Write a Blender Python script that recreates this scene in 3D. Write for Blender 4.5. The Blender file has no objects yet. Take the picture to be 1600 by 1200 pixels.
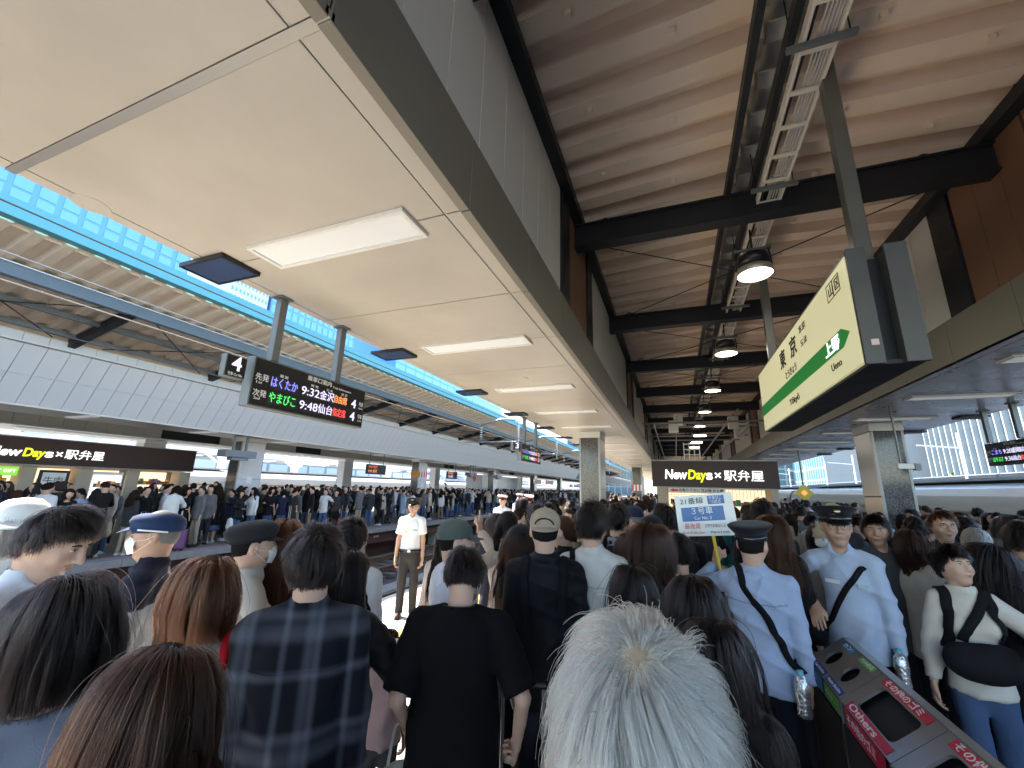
import bpy, bmesh, math, random
import numpy as np
from mathutils import Vector, Matrix, Quaternion

# ------------------------------------------------------------------ camera, sky, sun, exposure
scene = bpy.context.scene
COL = scene.collection
def ordinal(n):
    return f"{n}{'th' if 10 <= n%100 <= 20 else {1:'st',2:'nd',3:'rd'}.get(n%10,'th')}"
CAM_Z = 1.88
def camera_axes(yaw, pitch, roll):
    f = Vector((math.sin(yaw)*math.cos(pitch), math.cos(yaw)*math.cos(pitch), math.sin(pitch)))
    r = Vector((math.cos(yaw), -math.sin(yaw), 0)); u = r.cross(f)
    c, s = math.cos(roll), math.sin(roll)
    return c*r+s*u, -s*r+c*u, f
cam_data = bpy.data.cameras.new('camera'); cam = bpy.data.objects.new('camera', cam_data); COL.objects.link(cam)
cam_data.sensor_fit = 'HORIZONTAL'; cam_data.sensor_width = 36.0; cam_data.lens = 645.3/1600*36
cam_data.clip_start = 0.03; cam_data.clip_end = 2000
_r, _u, _f = camera_axes(math.radians(-21.3817), math.radians(14.0677), math.radians(1.6423))
cam.matrix_world = Matrix(((_r.x,_u.x,-_f.x,0),(_r.y,_u.y,-_f.y,0),(_r.z,_u.z,-_f.z,CAM_Z),(0,0,0,1)))
scene.camera = cam

SUN_EL, SUN_FWD = math.radians(50), math.radians(14)     # the sun stands to the left, a little ahead
sun_from = Vector((-math.cos(SUN_EL)*math.cos(SUN_FWD), math.cos(SUN_EL)*math.sin(SUN_FWD), math.sin(SUN_EL)))
world = bpy.data.worlds.new('World'); scene.world = world; world.use_nodes = True
wn = world.node_tree.nodes; wl = world.node_tree.links
sky = wn.new('ShaderNodeTexSky'); sky.sky_type = 'NISHITA'; sky.sun_disc = False
sky.sun_elevation = SUN_EL; sky.sun_rotation = math.atan2(sun_from.x, sun_from.y)
sky.air_density = 1.0; sky.dust_density = 0.6; sky.ozone_density = 1.0
wl.new(sky.outputs[0], wn['Background'].inputs[0]); wn['Background'].inputs[1].default_value = 0.15
sd = bpy.data.lights.new('sun', 'SUN'); sd.energy = 5.0; sd.angle = math.radians(0.5); sd.color = (1.0, .95, .88)
sun = bpy.data.objects.new('sun', sd); COL.objects.link(sun)
sun.rotation_euler = sun_from.to_track_quat('Z', 'Y').to_euler()
scene.view_settings.view_transform = 'Standard'; scene.view_settings.look = 'None'
scene.view_settings.gamma = 1.0; scene.view_settings.use_curve_mapping = False
scene.view_settings.exposure = 2.6
scene.render.engine = 'CYCLES'
scene.cycles.use_denoising = True
scene.cycles.max_bounces = 8; scene.cycles.diffuse_bounces = 5; scene.cycles.glossy_bounces = 3
scene.cycles.transparent_max_bounces = 8; scene.cycles.transmission_bounces = 4
scene.cycles.caustics_reflective = False; scene.cycles.caustics_refractive = False
scene.cycles.sample_clamp_indirect = 6.0
try: scene.cycles_curves.shape = 'RIBBONS'
except Exception: pass

# ------------------------------------------------------------------ materials
MATS = {}
def mat(name, color=(.5,.5,.5), rough=.6, metal=0., noise=0., nscale=6., bump=0., bscale=40., emit=None, estr=0., spec=.5, coat=0., objcolor=False, aniso=None, stretch=None):
    """procedural surface: base colour broken up by noise, with fine relief"""
    if name in MATS: return MATS[name]
    m = bpy.data.materials.new(name); m.use_nodes = True; MATS[name] = m
    n, l = m.node_tree.nodes, m.node_tree.links; b = n['Principled BSDF']
    b.inputs['Roughness'].default_value = rough; b.inputs['Metallic'].default_value = metal
    b.inputs['Specular IOR Level'].default_value = spec; b.inputs['Coat Weight'].default_value = coat
    tc = n.new('ShaderNodeTexCoord'); vec = tc.outputs['Object']
    if stretch:
        mp = n.new('ShaderNodeMapping'); mp.inputs['Scale'].default_value = stretch; l.new(vec, mp.inputs[0]); vec = mp.outputs[0]
    src = None
    if objcolor:
        oi = n.new('ShaderNodeObjectInfo'); src = oi.outputs['Color']
    if noise > 0:
        nt = n.new('ShaderNodeTexNoise'); nt.inputs['Scale'].default_value = nscale; nt.inputs['Detail'].default_value = 6; nt.inputs['Roughness'].default_value = .6
        l.new(vec, nt.inputs['Vector'])
        mr = n.new('ShaderNodeMapRange'); mr.inputs[1].default_value = .25; mr.inputs[2].default_value = .75
        mr.inputs[3].default_value = 1-noise; mr.inputs[4].default_value = 1+noise*.6; l.new(nt.outputs['Fac'], mr.inputs[0])
        mx = n.new('ShaderNodeVectorMath'); mx.operation = 'SCALE'; l.new(mr.outputs[0], mx.inputs['Scale'])
        if src: l.new(src, mx.inputs[0])
        else: mx.inputs[0].default_value = color
        l.new(mx.outputs[0], b.inputs['Base Color'])
        rr = n.new('ShaderNodeMapRange'); rr.inputs[3].default_value = max(.02, rough-.1); rr.inputs[4].default_value = min(1, rough+.12); l.new(nt.outputs['Fac'], rr.inputs[0]); l.new(rr.outputs[0], b.inputs['Roughness'])
    elif src: l.new(src, b.inputs['Base Color'])
    else: b.inputs['Base Color'].default_value = (*color, 1)
    if bump > 0:
        nb = n.new('ShaderNodeTexNoise'); nb.inputs['Scale'].default_value = bscale; nb.inputs['Detail'].default_value = 4; l.new(vec, nb.inputs['Vector'])
        bp = n.new('ShaderNodeBump'); bp.inputs['Strength'].default_value = bump; bp.inputs['Distance'].default_value = .02; l.new(nb.outputs['Fac'], bp.inputs['Height']); l.new(bp.outputs[0], b.inputs['Normal'])
    if emit:
        b.inputs['Emission Color'].default_value = (*emit, 1); b.inputs['Emission Strength'].default_value = estr
    return m

# ------------------------------------------------------------------ mesh helpers
class MB:
    """collects simple shapes and links them as one mesh object"""
    def __init__(s): s.v = []; s.f = []
    def add(s, vs, fs):
        o = len(s.v); s.v += [tuple(x) for x in vs]; s.f += [tuple(i+o for i in q) for q in fs]; return s
    def box(s, x0, x1, y0, y1, z0, z1, bev=0.):
        if bev <= 0:
            return s.add([(x0,y0,z0),(x1,y0,z0),(x1,y1,z0),(x0,y1,z0),(x0,y0,z1),(x1,y0,z1),(x1,y1,z1),(x0,y1,z1)],
                  [(0,3,2,1),(4,5,6,7),(0,1,5,4),(1,2,6,5),(2,3,7,6),(3,0,4,7)])
        bm = bmesh.new(); bmesh.ops.create_cube(bm, size=1)
        for v in bm.verts: v.co = Vector(((x0+x1)/2+v.co.x*(x1-x0), (y0+y1)/2+v.co.y*(y1-y0), (z0+z1)/2+v.co.z*(z1-z0)))
        bmesh.ops.bevel(bm, geom=bm.edges[:], offset=bev, segments=2, affect='EDGES', profile=.5)
        bm.verts.index_update()
        s.add([v.co for v in bm.verts], [[v.index for v in f.verts] for f in bm.faces]); bm.free(); return s
    def obox(s, c, ax, ay, az, hx, hy, hz):
        c, ax, ay, az = Vector(c), Vector(ax), Vector(ay), Vector(az)
        vs = [c+ax*hx*i+ay*hy*j+az*hz*k for k in (-1,1) for j in (-1,1) for i in (-1,1)]
        return s.add(vs, [(0,2,3,1),(4,5,7,6),(0,1,5,4),(1,3,7,5),(3,2,6,7),(2,0,4,6)])
    def bar(s, a, b, w, h=None, up=(0,0,1)):
        a, b = Vector(a), Vector(b); d = (b-a); L = d.length; d.normalize(); u = Vector(up)
        if abs(d.dot(u)) > .99: u = Vector((0,1,0))
        r = d.cross(u).normalized(); u = r.cross(d)
        return s.obox((a+b)/2, r, d, u, w/2, L/2, (h or w)/2)
    def tube(s, pts, r, n=8, cap=True):
        pts = [Vector(p) for p in pts]; rs = r if hasattr(r, '__len__') else [r]*len(pts); o = len(s.v); vs = []
        ref = None
        for i, p in enumerate(pts):
            d = (pts[min(i+1,len(pts)-1)]-pts[max(i-1,0)]).normalized()
            if ref is None: ref = d.orthogonal().normalized()
            ref = (ref-d*ref.dot(d)).normalized(); b = d.cross(ref)
            for k in range(n):
                a = 2*math.pi*k/n; vs.append(p+(ref*math.cos(a)+b*math.sin(a))*rs[i])
        fs = []
        for i in range(len(pts)-1):
            for k in range(n): fs.append((i*n+k, i*n+(k+1)%n, (i+1)*n+(k+1)%n, (i+1)*n+k))
        if cap: fs.append(tuple(range(n))[::-1]); fs.append(tuple((len(pts)-1)*n+k for k in range(n)))
        return s.add(vs, fs)
    def lathe(s, prof, c=(0,0,0), n=24, M=None):
        c = Vector(c); vs = []
        for r, z in prof:
            for k in range(n):
                a = 2*math.pi*k/n; p = Vector((r*math.cos(a), r*math.sin(a), z)); vs.append(c+(M@p if M else p))
        fs = [(i*n+k, i*n+(k+1)%n, (i+1)*n+(k+1)%n, (i+1)*n+k) for i in range(len(prof)-1) for k in range(n)]
        return s.add(vs, fs)
    def ellipsoid(s, c, rx, ry, rz, nu=12, nv=8):
        vs = [(c[0], c[1], c[2]-rz)]
        for j in range(1, nv):
            t = math.pi*j/nv
            for k in range(nu):
                a = 2*math.pi*k/nu; vs.append((c[0]+rx*math.sin(t)*math.cos(a), c[1]+ry*math.sin(t)*math.sin(a), c[2]-rz*math.cos(t)))
        vs.append((c[0], c[1], c[2]+rz)); fs = [(0, 1+(k+1)%nu, 1+k) for k in range(nu)]
        for j in range(nv-2):
            for k in range(nu): a, b = 1+j*nu+k, 1+j*nu+(k+1)%nu; fs.append((a, b, b+nu, a+nu))
        L = len(vs)-1; fs += [(1+(nv-2)*nu+k, 1+(nv-2)*nu+(k+1)%nu, L) for k in range(nu)]
        return s.add(vs, fs)
    def prism(s, poly, y0, y1):
        """polygon in XZ pushed along Y"""
        n = len(poly); vs = [(x,y0,z) for x,z in poly]+[(x,y1,z) for x,z in poly]
        return s.add(vs, [tuple(range(n)), tuple(range(n,2*n))[::-1]]+[(i,n+i,n+(i+1)%n,(i+1)%n) for i in range(n)])
    def mesh(s, name, m, smooth=False):
        me = bpy.data.meshes.new(name); me.from_pydata(s.v, [], s.f); me.update()
        if m is not None: me.materials.append(m)
        if smooth: me.polygons.foreach_set('use_smooth', [True]*len(me.polygons))
        return me
    def build(s, name, m, parent=None, smooth=False):
        return link(name, s.mesh(name, m, smooth), parent)
def link(name, data, parent=None, loc=None):
    o = bpy.data.objects.new(name, data); COL.objects.link(o)
    if parent is not None: o.parent = parent
    if loc is not None: o.location = loc
    return o
def tag(o, label=None, cat=None, group=None, kind=None):
    if label: o['label'] = label
    if cat: o['category'] = cat
    if group: o['group'] = group
    if kind: o['kind'] = kind
    return o
def empty(name, loc=(0,0,0), rz=0., label=None, cat=None, group=None, kind=None, parent=None):
    o = bpy.data.objects.new(name, None); COL.objects.link(o); o.location = loc; o.rotation_euler = (0,0,rz); o.empty_display_size = .1
    if parent is not None: o.parent = parent
    return tag(o, label, cat, group, kind)
def B(name, m, parent, *box, bev=0.): return MB().box(*box, bev=bev).build(name, m, parent)
FACE_RIGHT = Matrix(((0,0,1),(1,0,0),(0,1,0)))      # text read by someone who looks towards -X
FACE_LEFT = Matrix(((0,0,-1),(-1,0,0),(0,1,0)))     # text read by someone who looks towards +X
FACE_NEAR = Matrix(((1,0,0),(0,0,-1),(0,1,0)))      # text read by someone who looks towards +Y
TEXTS = []; FITS = {}
def text(body, loc, size, m, parent, face=FACE_NEAR, bold=0., shear=0., sx=1., name='lettering', align='LEFT', ext=.0015, spacing=1.):
    c = bpy.data.curves.new(name, 'FONT'); c.body = body; c.size = size; c.align_x = align; c.align_y = 'CENTER'
    c.offset = bold; c.shear = shear; c.extrude = ext; c.resolution_u = 3; c.space_character = spacing
    c.materials.append(m); o = link(name, c, parent)
    R = face.to_4x4() @ Matrix.Diagonal((sx,1,1,1)); R.translation = Vector(loc); o.matrix_local = R; TEXTS.append(o)
    return o
def fitted(o, w):
    """remember the width a lettering must have"""
    FITS[o.name] = w; return o
def finish_text():
    """narrow or widen the letterings to their widths and turn them into meshes"""
    bpy.context.view_layer.update(); dg = bpy.context.evaluated_depsgraph_get()
    for o in TEXTS:
        me = bpy.data.meshes.new_from_object(o.evaluated_get(dg)); n = len(me.vertices)
        if not n: continue
        co = np.zeros(n*3, np.float32); me.vertices.foreach_get('co', co); co = co.reshape(-1,3); x0, x1 = co[:,0].min(), co[:,0].max()
        w = FITS.get(o.name)
        if w: co[:,0] = (co[:,0]-x0)*(w/max(1e-4,x1-x0)); me.vertices.foreach_set('co', co.ravel()); me.update()
        m = o.matrix_local.copy(); par = o.parent; q = bpy.data.objects.new('lettering', me); COL.objects.link(q); q.parent = par; q.matrix_local = m
    for o in TEXTS: bpy.data.objects.remove(o)
# ------------------------------------------------------------------ surfaces of the place
CZ = CAM_Z+1.55                    # height of the low ceilings
M_CEIL = mat('ceiling_cream', (.515,.485,.435), .38, noise=.17, nscale=.9, spec=.4)
M_FASC = mat('fascia_bronze', (.205,.19,.16), .45, metal=.1, noise=.10, nscale=2.)
M_WALLG = mat('panel_grey', (.64,.62,.60), .55, noise=.05, nscale=2.)
M_WALLW = mat('panel_pale', (.62,.61,.58), .55, noise=.05, nscale=2.)
M_BROWN = mat('panel_brown', (.20,.10,.06), .6, noise=.12, nscale=3.)
M_DECK = mat('deck_beige', (.80,.64,.52), .7, noise=.10, nscale=1.2, bump=.05, bscale=30)
M_DARK = mat('dark_steel', (.022,.024,.030), .5, metal=.3, noise=.2, nscale=4)
M_JOINT = mat('joint_grey', (.36,.36,.35), .45, metal=.5)
M_GAP = mat('joint_black', (.02,.02,.02), .9)
M_WHITEP = mat('white_paint', (.78,.78,.76), .45, noise=.05, nscale=5)
M_TRAYW = mat('tray_white', (.66,.63,.56), .5, noise=.1, nscale=8)
M_STEEL = mat('brushed_steel', (.52,.52,.52), .32, metal=.9, noise=.08, nscale=30, stretch=(1,1,.05))
M_GREYST = mat('grey_steel', (.17,.19,.20), .45, metal=.4, noise=.12, nscale=5)
M_LAMP = mat('lamp_diffuser', (.62,.64,.63), .5, emit=(.93,.97,1.0), estr=.04)
M_LAMPW = mat('lamp_lens', (.9,.88,.8), .4, emit=(1,.93,.78), estr=5)
M_BLACK = mat('black_plastic', (.012,.012,.014), .35, noise=.15, nscale=9)
M_BLACKM = mat('black_matt', (.015,.015,.016), .8)
M_WHITET = mat('print_white', (.85,.85,.85), .6)
M_WHITEL = mat('lettering_lit_white', (.9,.9,.9), .5, emit=(1,1,1), estr=.32)
M_YELL = mat('lettering_lit_yellow', (.75,.8,.05), .5, emit=(.80,.95,.02), estr=.2)
M_LED_W = mat('led_lilac', (.3,.28,.5), .5, emit=(.78,.74,1.), estr=.22)
M_LED_B = mat('led_blue', (.1,.1,.5), .5, emit=(.27,.27,1.), estr=.25)
M_LED_G = mat('led_green', (.05,.5,.08), .5, emit=(.08,.85,.15), estr=.2)
M_LED_O = mat('led_orange', (.6,.2,.05), .5, emit=(1.,.33,.1), estr=.22)
M_LED_R = mat('led_red', (.6,.05,.05), .5, emit=(1.,.09,.07), estr=.22)
M_MAROON = mat('maroon_sign', (.042,.022,.022), .45, noise=.08, nscale=3)

def granite():
    m = mat('dark_granite', (.05,.05,.055), .12)
    n, l = m.node_tree.nodes, m.node_tree.links; b = n['Principled BSDF']
    tc = n.new('ShaderNodeTexCoord'); v = n.new('ShaderNodeTexVoronoi'); v.inputs['Scale'].default_value = 70
    l.new(tc.outputs['Object'], v.inputs['Vector'])
    r = n.new('ShaderNodeValToRGB'); e = r.color_ramp.elements; e[0].color = (.018,.02,.024,1); e[0].position = .3; e[1].color = (.20,.20,.205,1); e[1].position = .95
    l.new(v.outputs['Color'], r.inputs['Fac']); l.new(r.outputs[0], b.inputs['Base Color'])
    return m
M_GRAN = granite()
def floor_mat(name, c1, c2, mortar, sc, rough=.45, bw=.6, rh=.3):
    m = mat(name, c1, rough); n, l = m.node_tree.nodes, m.node_tree.links; b = n['Principled BSDF']
    tc = n.new('ShaderNodeTexCoord'); br = n.new('ShaderNodeTexBrick'); br.offset = .5
    br.inputs['Color1'].default_value = (*c1,1); br.inputs['Color2'].default_value = (*c2,1); br.inputs['Mortar'].default_value = (*mortar,1)
    br.inputs['Scale'].default_value = sc; br.inputs['Mortar Size'].default_value = .008; br.inputs['Brick Width'].default_value = bw; br.inputs['Row Height'].default_value = rh
    l.new(tc.outputs['Object'], br.inputs['Vector'])
    nt = n.new('ShaderNodeTexNoise'); nt.inputs['Scale'].default_value = 2.3; nt.inputs['Detail'].default_value = 9; nt.inputs['Roughness'].default_value = .7; l.new(tc.outputs['Object'], nt.inputs['Vector'])
    mr = n.new('ShaderNodeMapRange'); mr.inputs[1].default_value = .3; mr.inputs[2].default_value = .7; mr.inputs[3].default_value = .72; mr.inputs[4].default_value = 1.12; l.new(nt.outputs['Fac'], mr.inputs[0])
    mx = n.new('ShaderNodeVectorMath'); mx.operation = 'SCALE'; l.new(br.outputs['Color'], mx.inputs[0]); l.new(mr.outputs[0], mx.inputs['Scale']); l.new(mx.outputs[0], b.inputs['Base Color'])
    bp = n.new('ShaderNodeBump'); bp.inputs['Strength'].default_value = .4; bp.inputs['Distance'].default_value = .004; l.new(br.outputs['Fac'], bp.inputs['Height']); bp.invert = True; l.new(bp.outputs[0], b.inputs['Normal'])
    return m
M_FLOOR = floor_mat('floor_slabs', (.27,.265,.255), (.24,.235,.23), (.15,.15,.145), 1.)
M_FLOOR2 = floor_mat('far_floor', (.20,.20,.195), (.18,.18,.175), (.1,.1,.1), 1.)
M_CONC = mat('concrete', (.30,.29,.275), .85, noise=.2, nscale=2.5, bump=.2, bscale=25)
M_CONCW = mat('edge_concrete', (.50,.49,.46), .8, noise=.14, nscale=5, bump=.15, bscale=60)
M_BALLAST = mat('track_slab', (.085,.075,.07), .9, noise=.35, nscale=7, bump=.5, bscale=35)
M_SLEEPER = mat('sleeper', (.12,.105,.095), .85, noise=.25, nscale=9, bump=.3, bscale=50)
M_RAIL = mat('rail_rust', (.16,.09,.06), .6, metal=.5, noise=.25, nscale=9)
M_RAILTOP = mat('rail_polished', (.6,.58,.56), .22, metal=1.)
M_YTILE = mat('tactile_yellow', (.74,.50,.06), .6, noise=.12, nscale=9)
M_PINK = mat('edge_line_red', (.72,.22,.15), .6, noise=.15, nscale=9)
M_MWALL = mat('platform_wall_maroon', (.075,.034,.032), .7, noise=.2, nscale=2.5)

# ------------------------------------------------------------------ ground, tracks, platforms
g = tag(MB().box(-400,400,-60,700,-2.0,-1.3).build('ground', mat('city_ground', (.16,.16,.155), .9, noise=.2, nscale=.3)), kind='structure')
EDGE = -4.75; REDGE = 6.95; OEDGE = -12.1
pf = tag(MB().box(EDGE+.42, REDGE-.3, -6, 90, -.3, 0).build('platform_floor', M_FLOOR), kind='structure')
B('platform_wall', M_MWALL, pf, EDGE+.10, EDGE+.40, -6, 90, -1.28, -.18)
B('platform_wall', M_MWALL, pf, REDGE-.4, REDGE-.1, -6, 90, -1.28, -.305)
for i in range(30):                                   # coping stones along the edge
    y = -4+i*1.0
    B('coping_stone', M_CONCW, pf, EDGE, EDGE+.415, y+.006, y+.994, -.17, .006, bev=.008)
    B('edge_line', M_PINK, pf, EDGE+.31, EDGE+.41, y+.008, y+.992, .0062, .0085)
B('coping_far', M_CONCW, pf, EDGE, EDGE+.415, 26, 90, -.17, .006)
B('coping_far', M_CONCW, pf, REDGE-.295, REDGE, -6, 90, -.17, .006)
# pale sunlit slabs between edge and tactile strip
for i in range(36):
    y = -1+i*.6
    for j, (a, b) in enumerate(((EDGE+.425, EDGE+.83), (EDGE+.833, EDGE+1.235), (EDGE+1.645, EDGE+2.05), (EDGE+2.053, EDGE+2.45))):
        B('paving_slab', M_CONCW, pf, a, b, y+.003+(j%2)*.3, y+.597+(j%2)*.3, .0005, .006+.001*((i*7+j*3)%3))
tile = MB().box(0,.4,.002,.398,.0,.012, bev=.003)
for a in range(6):
    for b in range(6): tile.lathe([(.016,.012),(.012,.0165),(.0,.017)], (.04+a*.064, .04+b*.064, 0), n=8)
tile_me = tile.mesh('tactile_tile', M_YTILE)
for i in range(60): link('tactile_tile', tile_me, pf, (EDGE+1.24, -1+i*.4, .001))
B('tactile_far', M_YTILE, pf, EDGE+1.24, EDGE+1.64, 23, 90, .001, .013)
tb = tag(MB().box(OEDGE+.3, EDGE+.1, -20, 160, -1.30, -1.24).build('track_bed', M_BALLAST), kind='structure')
B('drain_channel', M_CONC, tb, (OEDGE+EDGE)/2-.3, (OEDGE+EDGE)/2+.3, -20, 160, -1.238, -1.2)
slp = MB().box(-1.2,1.2,-.13,.13,0,.16, bev=.03).mesh('sleeper', M_SLEEPER)
clip = MB().box(-.07,.07,-.10,.10,.16,.2, bev=.01).mesh('rail_clip', M_RAIL)
for tx in (EDGE-1.75, OEDGE+1.75):
    for i in range(48):
        s = link('sleeper', slp, tb, (tx, -2+i*.62, -1.238))
        for k in (-1,1): link('rail_clip', clip, s, (k*.72,0,0))
    for k in (-1,1):
        x = tx+k*.72
        B('rail', M_RAIL, tb, x-.07, x+.07, -20, 160, -1.075, -1.045); B('rail_web', M_RAIL, tb, x-.012, x+.012, -20, 160, -1.044, -.93)
        B('rail_head', M_RAILTOP, tb, x-.035, x+.035, -20, 160, -.929, -.89, bev=.006)
B('cable_trough', M_CONC, tb, EDGE-.28, EDGE-.02, -20, 160, -1.238, -1.0)
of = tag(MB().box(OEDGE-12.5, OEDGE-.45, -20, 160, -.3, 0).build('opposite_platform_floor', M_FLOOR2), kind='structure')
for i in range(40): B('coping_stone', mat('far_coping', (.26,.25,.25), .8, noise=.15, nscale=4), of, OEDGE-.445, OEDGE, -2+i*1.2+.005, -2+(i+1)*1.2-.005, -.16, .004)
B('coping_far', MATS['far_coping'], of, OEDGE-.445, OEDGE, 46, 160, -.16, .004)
B('edge_line', mat('far_edge_line', (.32,.12,.10), .8), of, OEDGE-.62, OEDGE-.5, -20, 160, .001, .004)
for i in range(30): B('wall_panel', M_MWALL, of, OEDGE-.42, OEDGE-.25, -3+i*2.0+.02, -3+(i+1)*2.0-.02, -.62, -.165)
B('wall_base', M_MWALL, of, OEDGE-1.5, OEDGE-.9, -20, 160, -1.28, -.305)
for i in range(26): B('wall_pier', M_CONC, of, OEDGE-.85, OEDGE-.45, -3+i*3.0, -2.6+i*3.0, -1.28, -.63)
for i in range(12): text('立入禁止' if i%2 else '8号車', (OEDGE-.246, 2.6+i*2.6, -.36), .09, M_WHITET, of, FACE_RIGHT)

# ------------------------------------------------------------------ our low ceilings (panels, joints), fascias and upper walls
XL, XR = -1.005, 3.095             # faces of the raised channel
PIT = 1.065; J0 = .757             # first joint, panel pitch
def low_ceiling(xe, xf, sgn, m):
    """xe outer edge, xf fascia"""
    st = tag(MB().box(min(xe,xf)+.01, max(xe,xf)-.01, -4, 70, CZ+.05, CZ+.12).build('ceiling', M_GAP), kind='structure')
    a, b = (xe+.10*sgn, xf-.16*sgn)
    for i in range(-4, 40):
        y0 = J0+i*PIT; y1 = y0+PIT
        w = .022 if i == 0 else .005; w1 = .022 if i == -1 else .005
        for (p, q) in ((xe+.005*sgn, a-.005*sgn), (a+.005*sgn, b-.008*sgn), (b+.008*sgn, xf-.004*sgn)):
            B('ceiling_panel', m, st, min(p,q), max(p,q), y0+w, y1-w1, CZ, CZ+.035, bev=.003)
    B('joint_cover', M_JOINT, st, min(xe,xf), max(xe,xf), J0-.02, J0+.02, CZ-.004, CZ+.03)
    B('joint_cover', M_JOINT, st, min(b-.006,b+.006), max(b-.006,b+.006), -4, 40, CZ+.006, CZ+.03)
    B('ceiling_far', m, st, min(xe,xf), max(xe,xf), 40*PIT+J0, 70, CZ, CZ+.035)
    return st
ceil_l = low_ceiling(-3.185, XL, 1, M_CEIL)
M_CEIL2 = mat('ceiling_silver', (.46,.47,.49), .28, metal=.35, noise=.05, nscale=2.)
ceil_r = low_ceiling(5.47, XR, -1, M_CEIL2)
for (cx, cy, par) in ((-3.11,1.06,ceil_l), (-1.99,5.49,ceil_l), (-1.99,12.,ceil_l), (4.1,5.5,ceil_r)):
    p = MB().lathe([(.0,-.008),(.085,-.008),(.09,-.002),(.09,.003)], (cx,cy,CZ), 28).build('inspection_plate', M_CEIL, par)
def ceiling_light(x0, x1, y, label, group):
    t = empty('ceiling_light', (0,0,0), 0, label, 'light', group)
    f = MB()
    for (a,b,c,d) in ((x0,x1,y-.14,y-.118),(x0,x1,y+.118,y+.14),(x0,x0+.03,y-.1178,y+.1178),(x1-.03,x1,y-.1178,y+.1178)): f.box(a,b,c,d,CZ-.022,CZ+.02)
    f.build('frame', M_WHITEP, t); B('diffuser', M_LAMP, t, x0+.031, x1-.031, y-.117, y+.117, CZ-.010, CZ+.01)
ordn = ['nearest','second','third','fourth','fifth','sixth','seventh','eighth','ninth','tenth','eleventh','twelfth','thirteenth','fourteenth','fifteenth','sixteenth']
for i in range(16):
    ceiling_light(-2.64, -1.37, J0+PIT+i*2*PIT, f'{ordn[i]} flat ceiling light in the cream ceiling on the left', 'ceiling lights on the left')
    if i >= 1: ceiling_light(3.52, 4.79, J0+PIT+i*2*PIT, f'{ordn[i]} flat ceiling light in the silver ceiling on the right', 'ceiling lights on the right')
M_MIRROR = mat('slate_glass', (.05,.08,.17), .08, spec=.8)
for i in range(9):
    y = J0+PIT+i*2*PIT
    t = empty('edge_panel', (0,0,0), 0, f'{ordn[i]} dark framed glass panel hung at the left ceiling edge', 'ceiling panel', 'dark panels along the ceiling edge')
    f = MB()
    for (a,b,c,d) in ((-3.33,-2.87,y-.15,y-.135),(-3.33,-2.87,y+.135,y+.15),(-3.33,-3.315,y-.1348,y+.1348),(-2.885,-2.87,y-.1348,y+.1348)): f.box(a,b,c,d,CZ-.035,CZ-.002)
    f.build('frame', M_DARK, t); B('pane', M_MIRROR, t, -3.314,-2.886,y-.1345,y+.1345,CZ-.028,CZ-.006)
    if i >= 2:
        t = empty('edge_panel', (0,0,0), 0, f'{ordn[i]} dark panel hung at the right ceiling edge', 'ceiling panel', 'dark panels along the right ceiling edge')
        B('frame', M_DARK, t, 5.1,5.52,y-.15,y+.15,CZ-.035,CZ-.002)

# outer canopy of this platform above the left track (gives the shade of the photograph)
def corrugated(name, x0, z0, x1, z1, y0, y1, m, parent, pit=.45, dep=.07, fl=(.36,.5,.86)):
    """trapezoid sheet whose ribs run from x0 to x1"""
    prof = []; y = y0
    while y < y1: prof += [(y,0),(y+pit*fl[0],0),(y+pit*fl[1],dep),(y+pit*fl[2],dep)]; y += pit
    n = len(prof); vs = [(x0,a,z0+b) for a,b in prof]+[(x1,a,z1+b) for a,b in prof]+[(x0,a,z0+b+.012) for a,b in prof]+[(x1,a,z1+b+.012) for a,b in prof]
    fs = []
    for i in range(n-1): fs += [(i,n+i,n+i+1,i+1),(2*n+i,2*n+i+1,3*n+i+1,3*n+i),(i,i+1,2*n+i+1,2*n+i),(n+i,3*n+i,3*n+i+1,n+i+1)]
    return MB().add(vs, fs).build(name, m, parent)
oc = empty('canopy', (0,0,0), kind='structure')
corrugated('canopy_sheet', -3.9, 5.1, -5.4, 5.46, -8, 70, mat('canopy_beige', (.72,.62,.51), .75, noise=.08, nscale=2), oc)
B('canopy_top', M_GREYST, oc, -3.95, 8.5, -8, 70, 5.95, 6.0)
B('canopy_fascia', M_WHITEP, oc, -3.5, -3.3, -8, 70, CZ+.16, 5.15)
B('canopy_gutter', mat('gutter_cyan', (.10,.35,.42), .5, noise=.06, nscale=3), oc, -5.55, -5.41, -8, 70, 5.4, 5.7)
corrugated('canopy_sheet', 8.0, 5.6, 5.9, 5.1, -8, 70, MATS['canopy_beige'], oc)
B('canopy_fascia', M_WHITEP, oc, 5.6, 5.8, -8, 70, CZ+.16, 5.15)

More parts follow.
